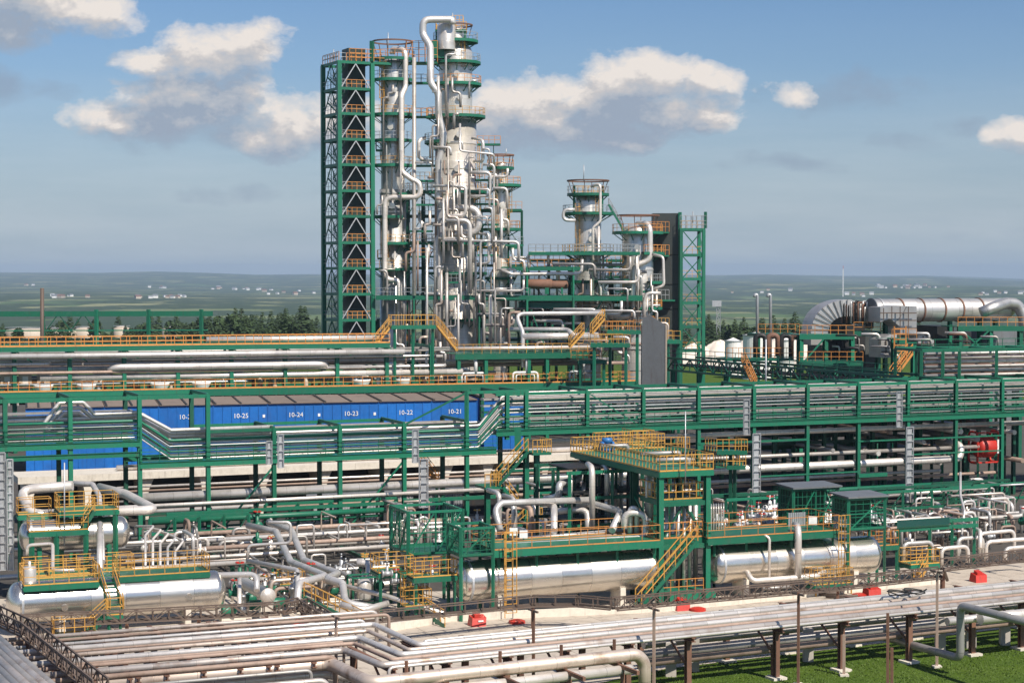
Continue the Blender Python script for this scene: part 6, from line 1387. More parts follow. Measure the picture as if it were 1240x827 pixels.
for i, (px, v, z) in enumerate([(956, 1.5, 4.4), (1011, -.2, 4.4)]):
    t = Thing('corrugated_screen', 'grey corrugated screen beside the %s right shelter' % ['set back', 'nearer'][i], 'screen'); m = t.part('sheet', 'galv'); q0, q1 = FC.at(px, v, z), FC.at(px + 21, v, z); n0 = len(m.v); n = 8
    q = [lerp(q0, q1, k / (4 * n)) + FC.v * (0 if k % 4 < 2 else .07) for k in range(4 * n + 1)]; m.v += q + [p_ + UP * 1.1 for p_ in q]
    for k in range(4 * n): m.face((n0 + k, n0 + k + 1, n0 + 4 * n + 2 + k, n0 + 4 * n + 1 + k))
    t.part('post', 'green').beam(q0 + FC.v * .12 - UP * .5, q0 + FC.v * .12 + UP * 1.1, .12); t.part('post', 'green').beam(q1 + FC.v * .12 - UP * .5, q1 + FC.v * .12 + UP * 1.1, .12)
# --- yellow decked steel tower between the middle and right tank
FT = FL(828, 126, .40)
tw = Thing('access_tower', 'green steel tower with high yellow railed deck between the middle and right tank', 'access tower')
for px, v in ((800, 0), (857, 0)):
    tw.part('post', 'green').ibeam(FT.at(px, v, 0), FT.at(px, v, 9.2), .38, .38, t=.06); tw.part('post', 'dark_green').ibeam(FT.at(px, v, 0) + FT.v * 4.2, FT.at(px, v, 9.2) + FT.v * 4.2, .38, .38, t=.06); tw.part('post', 'dark_green').ibeam(FT.at(px, v, 0) + FT.v * 12.5, FT.at(px, v, 9.2) + FT.v * 12.5, .36, .36, t=.06)
    tw.part('brace', 'green').beam(FT.at(px, v, 4.4) + FT.v * .2, FT.at(px, v, 7.2) + FT.v * 4.2, .12)
u0, u1 = FT.upx(797), FT.upx(862)
def tdeck(z, v0, v1, rail='yellow', a=u0, b=u1, sp=.55, th=.32):
    d = tw.part('deck', 'green'); P4 = [FT(a, v0, z), FT(b, v0, z), FT(b, v1, z), FT(a, v1, z)]; d.poly([p_ - UP * .07 for p_ in P4], .07)
    for p_, q_ in zip(P4, P4[1:] + P4[:1]): d.beam(p_ - UP * (.07 + th / 2), q_ - UP * (.07 + th / 2), .12, th)
    d.sub('railing', rail).rail(P4, 1.12, sp, .055, True, kick=.1)
tdeck(9.3, -.3, 15.0); tdeck(7.25, .2, 3.6, a=FT.upx(804), b=FT.upx(854)); tdeck(4.55, .2, 4, 'orange')
tdeck(9.3, 15.3, 18, a=u0 + 3.2, b=u1 + 4.0)
for px in (800, 857): tw.part('beam', 'green').beam(FT.at(px, 0, 9.0) , FT.at(px, 0, 9.0) + FT.v * 14.5, .2, .35)
for z in (4.0, 7.0): tw.part('beam', 'green').beam(FT.at(800, 0, z), FT.at(857, 0, z), .2, .32)
tw.part('cross_brace', 'dark_green').beam(FT.at(801, .3, 4.3), FT.at(828, .3, 6.9), .12); tw.part('cross_brace', 'dark_green').beam(FT.at(856, .3, 4.3), FT.at(829, .3, 6.9), .12)
a, b = FT.at(774, -.9, .25), FT.at(842, -.9, 4.55); f = tw.part('stair', 'green'); f.stair(a, b, .95, FT.v); f.sub('railing', 'yellow').stair_rail(a, b, .95, FT.v, .06, 1.1)
tw.part('pump_base', 'green').box(FT.at(830, 1.5, 0), 3.6, 2.6, .7, FT.u)
rl = tw.part('low_railing', 'orange'); rl.rail([FT.at(803, 0, .7), FT.at(853, 0, .7)], 1.0, .7, .05)
for i, (du_, v, z, L) in enumerate([(-.4, 10.5, 10.1, 2.2), (1.2, 6, 9.9, 3.2), (.4, 2.5, 9.8, 2.6)]):
    q = FT(FT.upx(828) + du_ - L / 2, v, z); pipe('silver pipe spool lying on the high yellow deck, %s' % ['farthest', 'middle', 'nearest'][i], [q, q + FT.u * L, q + FT.u * L - UP * .5], .17, 'clad_dull', 'spools on the high deck', 9)
bv = Thing('actuated_valve', 'bright blue valve actuator at the back of the high yellow deck', 'valve'); q = W(735, 543, 139.5)
bv.part('body', 'valve_blue').lathe(q - UP * .2, [(.01, 0), (.35, 0), (.35, .35), (.15, .45), (.15, .6), (.4, .7), (.4, 1.0), (.01, 1.05)], 14); bv.part('flange', 'valve_blue').lathe(q - FT.u * .5 + UP * .15, [(.01, 0), (.42, 0), (.42, .15), (.2, .16), (.2, .85), (.42, .86), (.42, 1.0), (.01, 1.0)], 14, FT.u)
bp = Thing('back_platform', 'yellow railed platforms behind the high deck under the bridge', 'platform')
for (px0, px1, py, Y) in [(766, 792, 537, 150), (790, 835, 545, 152), (868, 905, 548, 150), (880, 903, 566, 150)]:
    p0, p1 = W(px0, py, Y), W(px1, py, Y); d = bp.part('deck', 'green'); d.poly([p0, p1, p1 + FT.v * 2, p0 + FT.v * 2], .1); d.beam(p0, p1, .1, .35); d.sub('railing', 'yellow').rail([p0 + FT.v * 2, p0, p1, p1 + FT.v * 2], 1.1, .5, .055); bp.part('post', 'dark_green').beam(V3(((p0.x + p1.x) / 2, Y + 1, 0)), (p0 + p1) / 2 + V3((0, 1, 0)), .25)
pipe('thin white mast standing before the high yellow deck', [W(830, 585, 125), W(830, 498, 125)], .04, 'galv', None, 6, 'mast', cat='mast')
for i in range(6): pipe('slim upright pipe of the cluster inside the green access tower, %s from the left' % ORD[i], [FT.at(808 + i * 7, 1.6 + (i % 3), .7), FT.at(808 + i * 7, 1.6 + (i % 3), 6.8)], .12 + .03 * (i % 3), 'clad', 'upright pipes in the tower', 8)
for i in range(6): pipe('thin upright pipe right of the access tower, %s of the comb' % ORD[i], [FT.at(862 + i * 3, 3.0, 3.8), FT.at(862 + i * 3, 3.0, 6.2), FT.at(862 + i * 3, 4.4, 6.2)], .06, 'clad', 'comb of thin pipes', 6)
# right of the right tank
rp = Thing('pump_platform', 'orange and green pump platforms right of the right tank', 'platform')
deck(rp, FC, 1062, 1090, 1.0, 2.6, 2.7, 'orange', sp=.6); deck(rp, FC, 1105, 1140, .5, 2.0, 1.2, 'yellow', sp=.5)
for px in (1064, 1088, 1107, 1138): rp.part('post', 'green').beam(FC.at(px, 1.2, 0), FC.at(px, 1.2, 2.6 if px < 1100 else 1.1), .2)
a, b = FC.at(1112, .2, .05), FC.at(1122, .2, 1.2); f = rp.part('stair', 'yellow'); f.stair(a, b, .7, FC.v); f.sub('railing', 'yellow').stair_rail(a, b, .7, FC.v, .045, .9)
gf = Thing('pump_canopy', 'green open steel frame over pumps at the far right', 'steel frame')
for px in (1090, 1128, 1155, 1182):
    for v in (4, 7): gf.part('post', 'green').beam(FC.at(px, v, 0), FC.at(px, v, 3.3), .22)
for v in (4, 7): gf.part('beam', 'green').beam(FC.at(1086, v, 3.3), FC.at(1186, v, 3.3), .2, .28)
gf.part('roof', 'dark_green').poly([FC.at(1088, 3.8, 3.45), FC.at(1152, 3.8, 3.45), FC.at(1152, 7.2, 3.45), FC.at(1088, 7.2, 3.45)], .1)
gp = 'pale pipe portals at the far right'
for i, (x0, y0, x1, y1, h, Y) in enumerate([(1094, 658, 1129, 656, 24, 139), (1140, 664, 1172, 661, 20, 137), (1186, 646, 1228, 642, 28, 142), (1194, 656, 1246, 652, 22, 140), (1217, 664, 1250, 661, 16, 138), (1160, 652, 1190, 650, 24, 141)]):
    pipe('pale pipe portal before the far right bridge end, %s' % ['leftmost', 'third from the left', 'fourth from the left', 'fifth from the left', 'rightmost', 'second from the left, tallest'][i], [W(x0, y0 + h, Y), W(x0, y0, Y), W(x1, y1, Y + 1), W(x1, y1 + h, Y + 1)], .16, 'clad', gp, 9)
pipe('pale pipe running off diagonally at the far right pumps', [W(1145, 625, 152), W(1187, 643, 141), W(1187, 664, 140)], .17, 'clad', gp, 9)
pipe('crooked pale pipe standing at the far right', [W(1163, 660, 146), W(1168, 618, 148), W(1163, 600, 150), W(1163, 572, 152)], .1, 'clad', gp, 8)

pf = Thing('process_frame', 'dense green steel frame with pipes behind the middle tank deck', 'steel frame')
FP = FL(750, 133, .41)
for px in (690, 716, 742, 768, 794):
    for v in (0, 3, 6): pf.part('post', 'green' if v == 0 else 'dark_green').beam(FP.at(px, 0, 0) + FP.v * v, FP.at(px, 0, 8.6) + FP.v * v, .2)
for z in (4.6, 6.6, 8.5):
    for v in (0, 3, 6): pf.part('beam', 'green' if v == 0 else 'dark_green').beam(FP.at(686, 0, z) + FP.v * v, FP.at(798, 0, z) + FP.v * v, .16, .24)
    pf.part('cable_tray', 'black_steel').poly([FP.at(688, 1, z + .15), FP.at(796, 1, z + .15), FP.at(796, 1, z + .15) + FP.v * 3.6, FP.at(688, 1, z + .15) + FP.v * 3.6], .1)
for i in range(14):
    px = 692 + i * 7.6; v = (i * 5) % 7 * .8 + .3; mt = ['clad', 'black_steel', 'clad_dull', 'rust_pipe'][i % 4]; h0 = 1.0 + (i % 3)
    pipe('upright %s pipe in the green frame behind the middle deck, %s from the left' % ({'clad': 'silver', 'black_steel': 'black', 'clad_dull': 'grey', 'rust_pipe': 'brown'}[mt], ORD[i]), [FP.at(px, v, h0), FP.at(px, v, 8.0 - (i % 4) * .4), FP.at(px, v + 1.5, 8.0 - (i % 4) * .4)], .1 + .03 * (i % 3), mt, 'upright pipes in the green frame', 8)

rnd.seed(71)
for i in range(46):
    px, v = rnd.uniform(275, 470), rnd.uniform(1.5, 13); z, L = rnd.uniform(.4, 2.4), rnd.uniform(1, 4.5); d = FA.u if rnd.random() < .5 else FA.v; b = FA.at(px, v, z)
    pipe('small pipe in the pump yard between the left and the middle tank', [b - UP * (z - .1), b, b + d * L, b + d * L - UP * (z - .1)], rnd.uniform(.06, .16), rnd.choice(['clad', 'clad', 'clad_dull', 'clad_worn', 'rust_pipe']), 'small pipes of the pump yard', 7, 'pipe_run')
for i in range(16): valve(FA.at(rnd.uniform(275, 470), rnd.uniform(1.5, 12), rnd.uniform(.7, 1.8)), 'small valve in the pump yard between the left and the middle tank', rnd.uniform(.8, 1.3), FA.u if i % 2 else FA.v, rnd.choice(['galv', 'clad', 'green']), rnd.choice(['red', 'black_steel', 'yellow']), 'valves of the pump yard')
for i, (px, v) in enumerate([(300, 4), (330, 7), (400, 5), (425, 9), (455, 6), (380, 10.5)]): pump(FA.at(px, v, .03), 'green pump set in the pump yard behind the stairs, %s from the left' % ORD[[0, 1, 3, 4, 5, 2][i]], FA.v)
for i, (px, v) in enumerate([(440, 2.5), (315, 9.5)]):
    t = Thing('skid_frame', 'small green equipment skid %s' % ['beside the fat swooping pipes', 'behind the short silver cylinder'][i], 'skid'); q = FA.at(px, v, 0); u, vv = FA.u, FA.v
    for a in (-1, 1):
        for b_ in (-.7, .7): t.part('post', 'green').beam(q + u * a + vv * b_, q + u * a + vv * b_ + UP * 2.0, .12)
    fr_ = t.part('frame', 'green')
    for z in (.2, 2.0):
        for a in (-1, 1): fr_.beam(q + u * a - vv * .7 + UP * z, q + u * a + vv * .7 + UP * z, .1); fr_.beam(q - u + vv * .7 * a + UP * z, q + u + vv * .7 * a + UP * z, .1)
    t.part('vessel', 'clad').lathe(q + UP * .3, [(.01, 0), (.45, .05), (.5, .2), (.5, 1.2), (.35, 1.45), (.01, 1.5)], 16)
# ------------------------------------------------------------------ kerb, trusses, red hydrant boxes
kb = Thing('kerb_wall', 'low pale concrete kerb wall around the tank yard', 'wall')
kp = [G(470, 765, .03), G(545, 752, .03), G(800, 741, .03), G(1142, 706, .03)]
m = kb.part('wall', 'pale_concrete')
for a, b in zip(kp, kp[1:]): d = (b - a).normalized(); n_ = V3((-d.y, d.x, 0)); m.poly([a, b, b + n_ * .3, a + n_ * .3], .5)
gp = 'brown cable trusses on posts'
def truss(label, pts, h, zigzag=True, mat='brown_steel', w=.09, posts=()):
    t = Thing('cable_truss', label, 'cable truss', gp)
    for a, b in zip(pts, pts[1:]):
        n = max(2, round((b - a).length / (h * 1.4))); d = (b - a).normalized(); s = V3((-d.y, d.x, 0)) * .35
        for o in (-1, 1):
            m = t.part('side_frame', mat)
            if zigzag: m.lattice(a + s * o, b + s * o, h, n, w * .6, chord=w * .95)
            else:
                m.rail([a + s * o, b + s * o], h, 1.35, w * .8, mids=()); m.beam(a + s * o, b + s * o, w)
        tr_ = t.part('cable_tray', mat); tr_.beam(a + UP * .06, b + UP * .06, .4, .05); tr_.beam(a + UP * .13, b + UP * .13, .2, .08)
    for p_ in posts: t.part('post', 'rust').beam(V3((p_.x, p_.y, 0)), p_, .16)
    return t
z = 1.15
p1, p2 = G(26, 759, z), G(338, 743, z)
truss('brown lattice cable truss before the left tank', [p1, p2], .7, posts=[lerp(p1, p2, k) for k in (.12, .4, .68, .95)])
q0, q1, q2 = G(-30, 740, 3.7), G(34, 770, 3.7), G(122, 842, 3.7)
truss('brown lattice cable truss coming towards the viewer at the lower left', [q0, q1, q2], .75, posts=[q1, lerp(q1, q2, .5)])
r0, r1 = G(366, 737, z), G(409, 765, z)
truss('short brown lattice cable truss by the green stairs, heading towards the viewer', [G(338, 743, z), r0, r1], .7, posts=[r0])
zz_ = 1.5
s_ = [G(409, 757, zz_), G(560, 742, zz_), G(645, 733, zz_), G(700, 733, zz_), G(742, 737, zz_)]
truss('brown cable tray with rail posts before the middle tank', s_, .62, False, posts=[s_[0], s_[2]])
s2_ = [G(744, 738, zz_), G(850, 728, zz_), G(1000, 715, zz_), G(1140, 699, zz_)]
truss('brown zigzag cable truss before the right tank', s2_, .72, posts=[lerp(s2_[0], s2_[1], .45), lerp(s2_[2], s2_[3], .1), s2_[3]])
s3_ = [G(1143, 690, 2.2), G(1380, 662, 2.2)]
truss('brown cable truss at the far right, set higher than its neighbour', s3_, .75, posts=[s3_[0], lerp(*s3_, .5)])
pipe('bent end of cables dropping between the two right trusses', [G(1147, 702, 1.4), G(1143, 690, 2.4), G(1150, 688, 2.4)], .12, 'brown_steel', None, 8, 'cable_bundle', cat='cable bundle')
for i, (px, py, s) in enumerate([(578, 757, 1), (363, 764, 1), (825, 738, 1), (1056, 722, 1.05), (1185, 704, 1)]):
    t = Thing('hydrant_box', 'red slant topped hydrant box %s' % ['on the open concrete before the middle tank', 'half hidden by the truss near the left stairs', 'behind the zigzag truss before the access tower', 'behind the zigzag truss below the right shelter', 'on the concrete below the far right truss'][i], 'hydrant box', 'red hydrant boxes')
    c = G(px, py, .03); u, v = FB.u, FB.v; w_, d_, h_ = .54 * s, .45 * s, .66 * s
    m = t.part('cabinet', 'red'); m.poly([c - u * w_ - v * d_, c - u * w_ + v * d_, c - u * w_ * .8 + v * d_ * .9 + UP * h_, c - u * w_ * .8 - v * d_ * .6 + UP * h_ * .8], 2 * w_ * .9, u)
    t.part('lid', 'red').poly([c - u * w_ * .5 - v * d_ * .5 + UP * h_ * .82, c + u * w_ * .3 - v * d_ * .5 + UP * h_ * .82, c + u * w_ * .3 + v * d_ * .5 + UP * h_ * 1.0, c - u * w_ * .5 + v * d_ * .5 + UP * h_ * 1.0], .2)
    if i == 0: t.part('plate', 'white').box(c + u * .1 - v * (d_ * .83 + .02) + UP * .3, .35, .04, .1, u)
for i, (px, py) in enumerate([(626, 754), (845, 739), (1041, 722)]):
    one('hydrant_cover', 'red', 'flat red hatch cover on the concrete %s' % ['right of the hydrant box before the middle tank', 'right of the hydrant box before the access tower', 'left of the hydrant box below the right shelter'][i], 'hatch cover', 'red hatch covers').lathe(G(px, py, .03), [(.01, 0), (.55, 0), (.55, .16), (.3, .24), (.01, .25)], 18, smooth=False)
# ------------------------------------------------------------------ pipe rack in front: left field, jog, right field
def ofs(F, p): d = p - F.o; return d.dot(F.v)
o_ = G(300, 801, 3.0); FLp = Frame(o_, o_ + V3((1, .43, 0))); o2_ = G(820, 768, 3.0); FRp = Frame(o2_, o2_ + V3((1, .5, 0)))
names = ['rearmost', 'second from the rear', 'third from the rear', 'fourth from the rear', 'fifth from the rear', 'sixth from the rear', 'seventh from the rear', 'eighth from the rear', 'ninth from the rear', 'tenth from the rear', 'eleventh from the rear', 'frontmost']
gp = 'pipes of the front pipe rack'
loops = [(768, .16, 'clad', 452, 506, 749.5), (775.5, .12, 'clad_worn', 445, 494, 754), (783, .17, 'clad', 434, 484, 758.5), (789.5, .11, 'rust_pipe', 428, 474, 763), (797, .18, 'clad_worn', 416, 461, 768)]
for i, (yl, r, mt, xe, xs, yr) in enumerate(loops):
    z = 3.0 + r; vl, vr = ofs(FLp, G(300, yl, z)), ofs(FRp, G(820, yr, z)); a = FLp.at(-60, vl, z)
    pipe('front rack pipe jogging sideways in its middle, %s of five' % ['rearmost', 'second from the rear', 'middle one', 'second from the front', 'frontmost'][i],
         [a, FLp.at(xe, vl, z), FRp.at(xs, vr, z), FRp.at(1400, vr, z)], r, mt, gp, 12, bend=1.2)
for i, (yl, r, mt, x0, x1) in enumerate([(752, .12, 'clad_worn', -58, 455), (757, .1, 'rust_pipe', -62, 470), (762, .1, 'clad', -66, 440), (771.5, .08, 'rust_pipe', -58, 430), (786.5, .08, 'rust_pipe', -60, 415), (804, .14, 'rust_pipe', -58, 405)]):
    z = 3.0 + r; vl = ofs(FLp, G(300, yl, z)); a, b = FLp.at(x0, vl, z), FLp.at(x1, vl, z)
    pipe('%s pipe on the left half only of the front rack, %s' % ({'clad': 'thin bright', 'clad_worn': 'worn silver', 'rust_pipe': 'rust brown'}[mt], ['rearmost', 'second from the rear', 'third from the rear', 'third from the front', 'second from the front', 'frontmost'][i]), [a, b, b - UP * 2.2], r, mt, gp, 9)
# long low pair in front
z = 2.95
for i, (yl, r, mt, xe, xs, yr, xend, zl) in enumerate([(812, .34, 'clad_worn', 399, 447, 786.5, 772, 2.75), (824, .26, 'clad', 392, 540, 803.5, 766, 2.1)]):
    vl, vr = ofs(FLp, G(300, yl, zl)), ofs(FRp, G(820, yr, zl)); a = FLp.at(-60, vl, zl); e = FRp.at(xend, vr, zl)
    P = [a, FLp.at(xe, vl, zl), FRp.at(xs, vr, zl), e]
    if i == 0: P += [e + FRp.u * .5 - UP * .5, e + FRp.u * .5 - UP * 2.6]
    pipe('fat pipe before the front rack, %s, ending at an elbow' % ['upper and rear one'][0] if i == 0 else 'fat pipe lowest before the front rack with a closed right end', P, r, mt, gp, 14, bend=1.1)
for i, (yl, r, mt, x0) in enumerate([(832, .16, 'clad_worn', -50), (839, .12, 'clad', -50), (818, .1, 'clad_dull', -50)]):
    z = 2.6 + r; vl = ofs(FLp, G(300, yl, z)); pipe('pipe at the very lower edge of the left front rack, %s' % ['middle one', 'nearest the viewer', 'nearest the rack'][i], [FLp.at(x0, vl, z), FLp.at(395 - i * 10, vl, z), FLp.at(395 - i * 10, vl, z) - UP * 2], r, mt, gp, 12)
for i, (yr, r, mt, x0) in enumerate([(745.5, .08, 'clad', 512), (751.8, .06, 'rust', 520), (756.2, .08, 'rust', 560), (761, .06, 'clad_dull', 500), (765.3, .07, 'rust', 540), (771.5, .09, 'clad', 470)]):  # rusty ones in a darker tone, shade between pipes put into the colour
    z = 3.0 + r; vr = ofs(FRp, G(820, yr, z)); a = FRp.at(x0, vr, z); pipe('%s pipe on the right half only of the front rack, %s' % ({'clad': 'thin bright', 'rust_pipe': 'thin rusty', 'rust': 'thin rusty', 'clad_dull': 'thin dull'}[mt], ['rearmost', 'second from the rear', 'third from the rear', 'third from the front', 'second from the front', 'frontmost'][i]), [a - UP * 2, a, FRp.at(1400, vr, z)], r, mt, gp, 8)
# low dark pipes under the right half
for i, (yr, zl, r, mt) in enumerate([(789, 1.6, .3, 'clad_dull'), (798, 1.5, .24, 'rust_pipe'), (776, 1.8, .25, 'clad_dull')]):
    vr = ofs(FRp, G(820, yr, zl)); pipe('shaded pipe slung under the right half of the front rack, %s' % ['middle', 'lowest', 'highest'][i], [FRp.at(780, vr, zl), FRp.at(1400, vr, zl)], r, mt, gp, 12)
# trestles
def trestle(F, px, v0, v1, z, label, pad=True, mat='rust'):
    t = Thing('pipe_trestle', label, 'pipe support', 'trestles of the front rack'); a, b = F.at(px, v0, 0), F.at(px, v0, 0) + F.v * (v1 - v0)
    for q in (lerp(a, b, .1), lerp(a, b, .9)):
        t.part('post', mat).ibeam(q, q + UP * (z - .25), .3, .3, t=.05)
        if pad: t.part('footing', 'pale_concrete').box(q - UP * .02, .9, .9, .16, F.u)
    t.part('cross_beam', mat).ibeam(a + UP * (z - .13), b + UP * (z - .13), .26, .26, t=.04)
    t.part('knee_brace', mat).beam(lerp(a, b, .1) + UP * 1.2, lerp(a, b, .45) + UP * (z - .3), .1)
vL = (ofs(FLp, G(300, 809, 3)), ofs(FLp, G(300, 748, 3))); vR = (ofs(FRp, G(820, 774, 3)), ofs(FRp, G(820, 743, 3)))
for i, px in enumerate((85, 165, 245, 325, 400)): trestle(FLp, px, vL[0], vL[1], 3.0, 'rusty trestle under the left half of the front rack, %s from the left' % ORD[i])
for i, px in enumerate((478, 545, 620, 690, 768, 842, 950, 1030, 1113, 1190, 1250, 1320, 1380)): trestle(FRp, px, vR[0], vR[1] + (0 if px < 1000 else .5), 3.0, 'rusty trestle under the right half of the front rack, %s from the left' % ORD[i])
for i, px in enumerate((500, 615, 690, 755)):
    t = Thing('pipe_stanchion', 'rusty stanchion carrying the two fat pipes before the front rack, %s from the left' % ORD[i], 'pipe support', 'stanchions'); q = FRp.at(px, vR[0] - 1.9, 0)
    t.part('post', 'rust').beam(q, q + UP * 2.3, .2); t.part('arm', 'rust').beam(q + UP * 2.3 + FRp.v * 2.0, q + UP * 2.3 - FRp.v * 1.6, .16, .2); t.part('stop', 'rust').beam(q + FRp.v * .9 + UP * 2.3, q + FRp.v * .9 + UP * 3.6, .14)
# concrete stub columns in the shade under the rack
for i, (px, py) in enumerate([(840, 812), (978, 800), (1138, 786), (1175, 784), (812, 818), (1216, 780)]):
    q = G(px, py, 0); one('concrete_stub', 'concrete', 'grey concrete stub column in the shade under the right rack half, %s' % ['second from the left', 'third from the left', 'fourth from the left', 'fifth from the left', 'leftmost', 'rightmost'][i], 'stub column', 'concrete stubs').poly([q + V3((-.3, -.3, -.05)), q + V3((.3, -.3, -.05)), q + V3((.26, .3, -.05)), q + V3((-.26, .3, -.05))], 2.0)
# thin brown posts that rise through the rack
for i, (px, yb, yt) in enumerate([(407, 838, 745), (646, 783, 737), (792, 782, 735), (967, 765, 717), (1135, 746, 690), (1075, 850, 742), (541, 832, 800), (935, 820, 780), (1022, 818, 768), (1080, 850, 784)]):
    Y = G(px, yb, 0).y if yb > 790 else G(px, yb, 3.0).y
    a, b = W(px, yb, Y), W(px, yt, Y); a.z = 0
    t = Thing('support_post', 'slim brown post standing at the front rack, %s from the left' % ORD[sorted([407, 646, 792, 967, 1135, 1075, 541, 935, 1022, 1080]).index(px)], 'post', 'slim brown posts')
    t.part('shaft', 'rust' if i % 2 else 'rust_pipe').beam(a, b, .14); t.part('foot', 'pale_concrete').box(a - UP * .02, .5, .5, .14)
    if i < 5: t.part('arm', 'brown_steel').beam(b - UP * .1 - FRp.v * .5, b - UP * .1 + FRp.v * .6, .1)
# portal pipe and slanting pipe at the lower right
Yp = 103.2
pipe('thick worn pipe slanting out under the rack, rising in a portal at the lower right', [G(985, 747, 1.2), W(1163, 797, Yp), W(1163, 733, Yp), G(1290, 764, 4.18)], .23, 'clad_dull', None, 14, bend=1.0)
pipe('short fat pipe rising to the right picture edge below the rack', [FRp.at(1190, vR[0] - 1.2, 2.6), FRp.at(1280, vR[0] - 1.2, 2.6)], .34, 'clad', 'pipes at the lower right', 12)
pipe('pale pipe right of the portal, just under the rack edge', [FRp.at(1150, vR[0] - .5, 2.5), FRp.at(1280, vR[0] - .5, 2.5)], .24, 'clad', 'pipes at the lower right', 12)
# pipes at the lower left heading towards the viewer, above the rack
dv_ = (q2 - q1).normalized(); dv_ = V3((dv_.x, dv_.y, 0)).normalized()
for i, (y, r, mt) in enumerate([(774, .2, 'clad_dull'), (782, .22, 'clad_worn'), (791, .2, 'clad_dull'), (801, .24, 'clad_worn'), (812, .22, 'clad_dull'), (824, .26, 'clad_dull'), (838, .24, 'clad_worn')]):
    p = G(0, y, 3.9); pipe('dull pipe coming towards the viewer at the lower left corner, %s from the truss' % ORD[i], [p - dv_ * 9, p + dv_ * 26], r, mt, 'pipes at the lower left corner', 12)
t = Thing('pipe_trestle', 'rusty trestle carrying the pipes of the lower left corner', 'pipe support', 'trestles of the front rack')
for k in (-6, 3, 11):
    a, b = G(0, 770, 3.6) + dv_ * k, G(0, 842, 3.6) + dv_ * k; t.part('cross_beam', 'rust').beam(a - UP * .1, b - UP * .1, .2, .25)
    for q in (lerp(a, b, .1), lerp(a, b, .9)): t.part('post', 'rust').beam(V3((q.x, q.y, 0)), q - UP * .1, .22)
# scattered cables and wood lying on the rack and the concrete
for i, (px, py, L) in enumerate([(1000, 722, 2.6), (1010, 725, 2.2), (990, 719, 1.8), (950, 731, 1.2)]):
    a = G(px, py, .15); pipe('dark offcut lying on the concrete behind the rack, %s' % ['long', 'second', 'thin', 'short one at the left'][i], [a, a + V3((L * .8, -L * .35, .2))], .12, 'brown_steel', 'offcuts', 6, 'offcut', cat='scrap')
for i, (px, py) in enumerate([(1094, 737, ), (1113, 734)]):
    t = one('cable_coil', 'black_steel', 'dark cable tangle lying over the right rack pipes, %s' % ['left', 'right'][i], 'cable'); c = FRp.at(px, (vR[0] + vR[1]) / 2, 3.55); P = [c + V3((math.cos(k * .9) * (.5 + .1 * k % .6), math.sin(k * .9) * .6, .08 * (k % 4))) for k in range(14)]; t.tube(P, .04, 5)
# ------------------------------------------------------------------ beyond the plant
for i, (px, dpx, yt) in enumerate([(36, 40, 396), (76, 30, 397), (105, 22, 395), (147, 13, 394), (205, 12, 395)]):
    Y = 650; yt += 3.5; dpx *= 1.5; q = W(px, HZ, Y); r = dpx / 2 * Y / FPX; t = Thing('storage_tank', 'low beige storage tank beyond the far rack, %s from the left' % ORD[i], 'storage tank', 'beige storage tanks')
    t.part('shell', 'beige').lathe((q.x, Y, 0), [(r, 0), (r, zz(yt, Y)), (r * .6, zz(yt, Y) + .5), (.01, zz(yt, Y) + .8)], 28); t.part('rim_rail', 'galv').lathe((q.x, Y, zz(yt, Y)), [(r, .8), (r + .06, .8), (r + .06, .95), (r, .95)], 24, smooth=False)
for i, (px, dpx, yt, Y) in enumerate([(917, 34, 406, 395), (888, 20, 413, 410), (953, 18, 412, 400)]):
    q = W(px, HZ, Y); r = dpx / 2 * Y / FPX; t = Thing('storage_tank', 'white storage tank before the sand heaps on the right, %s' % ['largest', 'leftmost', 'rightmost'][i], 'storage tank', 'white storage tanks')
    t.part('shell', 'white').lathe((q.x, Y, 0), [(r, 0), (r, zz(yt, Y)), (.01, zz(yt, Y) + .8)], 28, smooth=False); t.part('rim', 'galv').lathe((q.x, Y, zz(yt, Y)), [(r, -.1), (r + .15, -.1), (r + .15, .15), (r, .15)], 24, smooth=False)
rnd.seed(3)
for i, (px, y, w_, h) in enumerate([(872, 428, 44, 27), (908, 424, 60, 25), (948, 422, 64, 26), (842, 432, 40, 24), (990, 424, 50, 20)]):
    Y = 455 + 12 * (i % 3); q = W(px, HZ, Y); t = one('sand_heap', 'sand', 'pale sand heap right of the lift tower, %s' % ['second from the left', 'middle, tallest', 'second from the right', 'leftmost', 'rightmost'][i], 'sand heap', 'sand heaps')
    wd, ht = w_ * Y / FPX, h * Y / FPX + .5; n, mrow = 22, 7; base = len(t.v)
    for j in range(mrow + 1):
        for k in range(n):
            a = 2 * math.pi * k / n; f = j / mrow; rr_ = wd * (1 - f) * (1 + .18 * math.sin(3 * a + i) + .1 * math.sin(7 * a + j)); t.v.append(V3((q.x + math.cos(a) * rr_, Y + math.sin(a) * rr_ * .7, ht * (1 - (1 - f) ** 1.4) * (1 + .06 * math.sin(5 * a + 2 * j)))))
    for j in range(mrow):
        for k in range(n): k2 = (k + 1) % n; t.face((base + j * n + k, base + j * n + k2, base + (j + 1) * n + k2, base + (j + 1) * n + k), None, True)
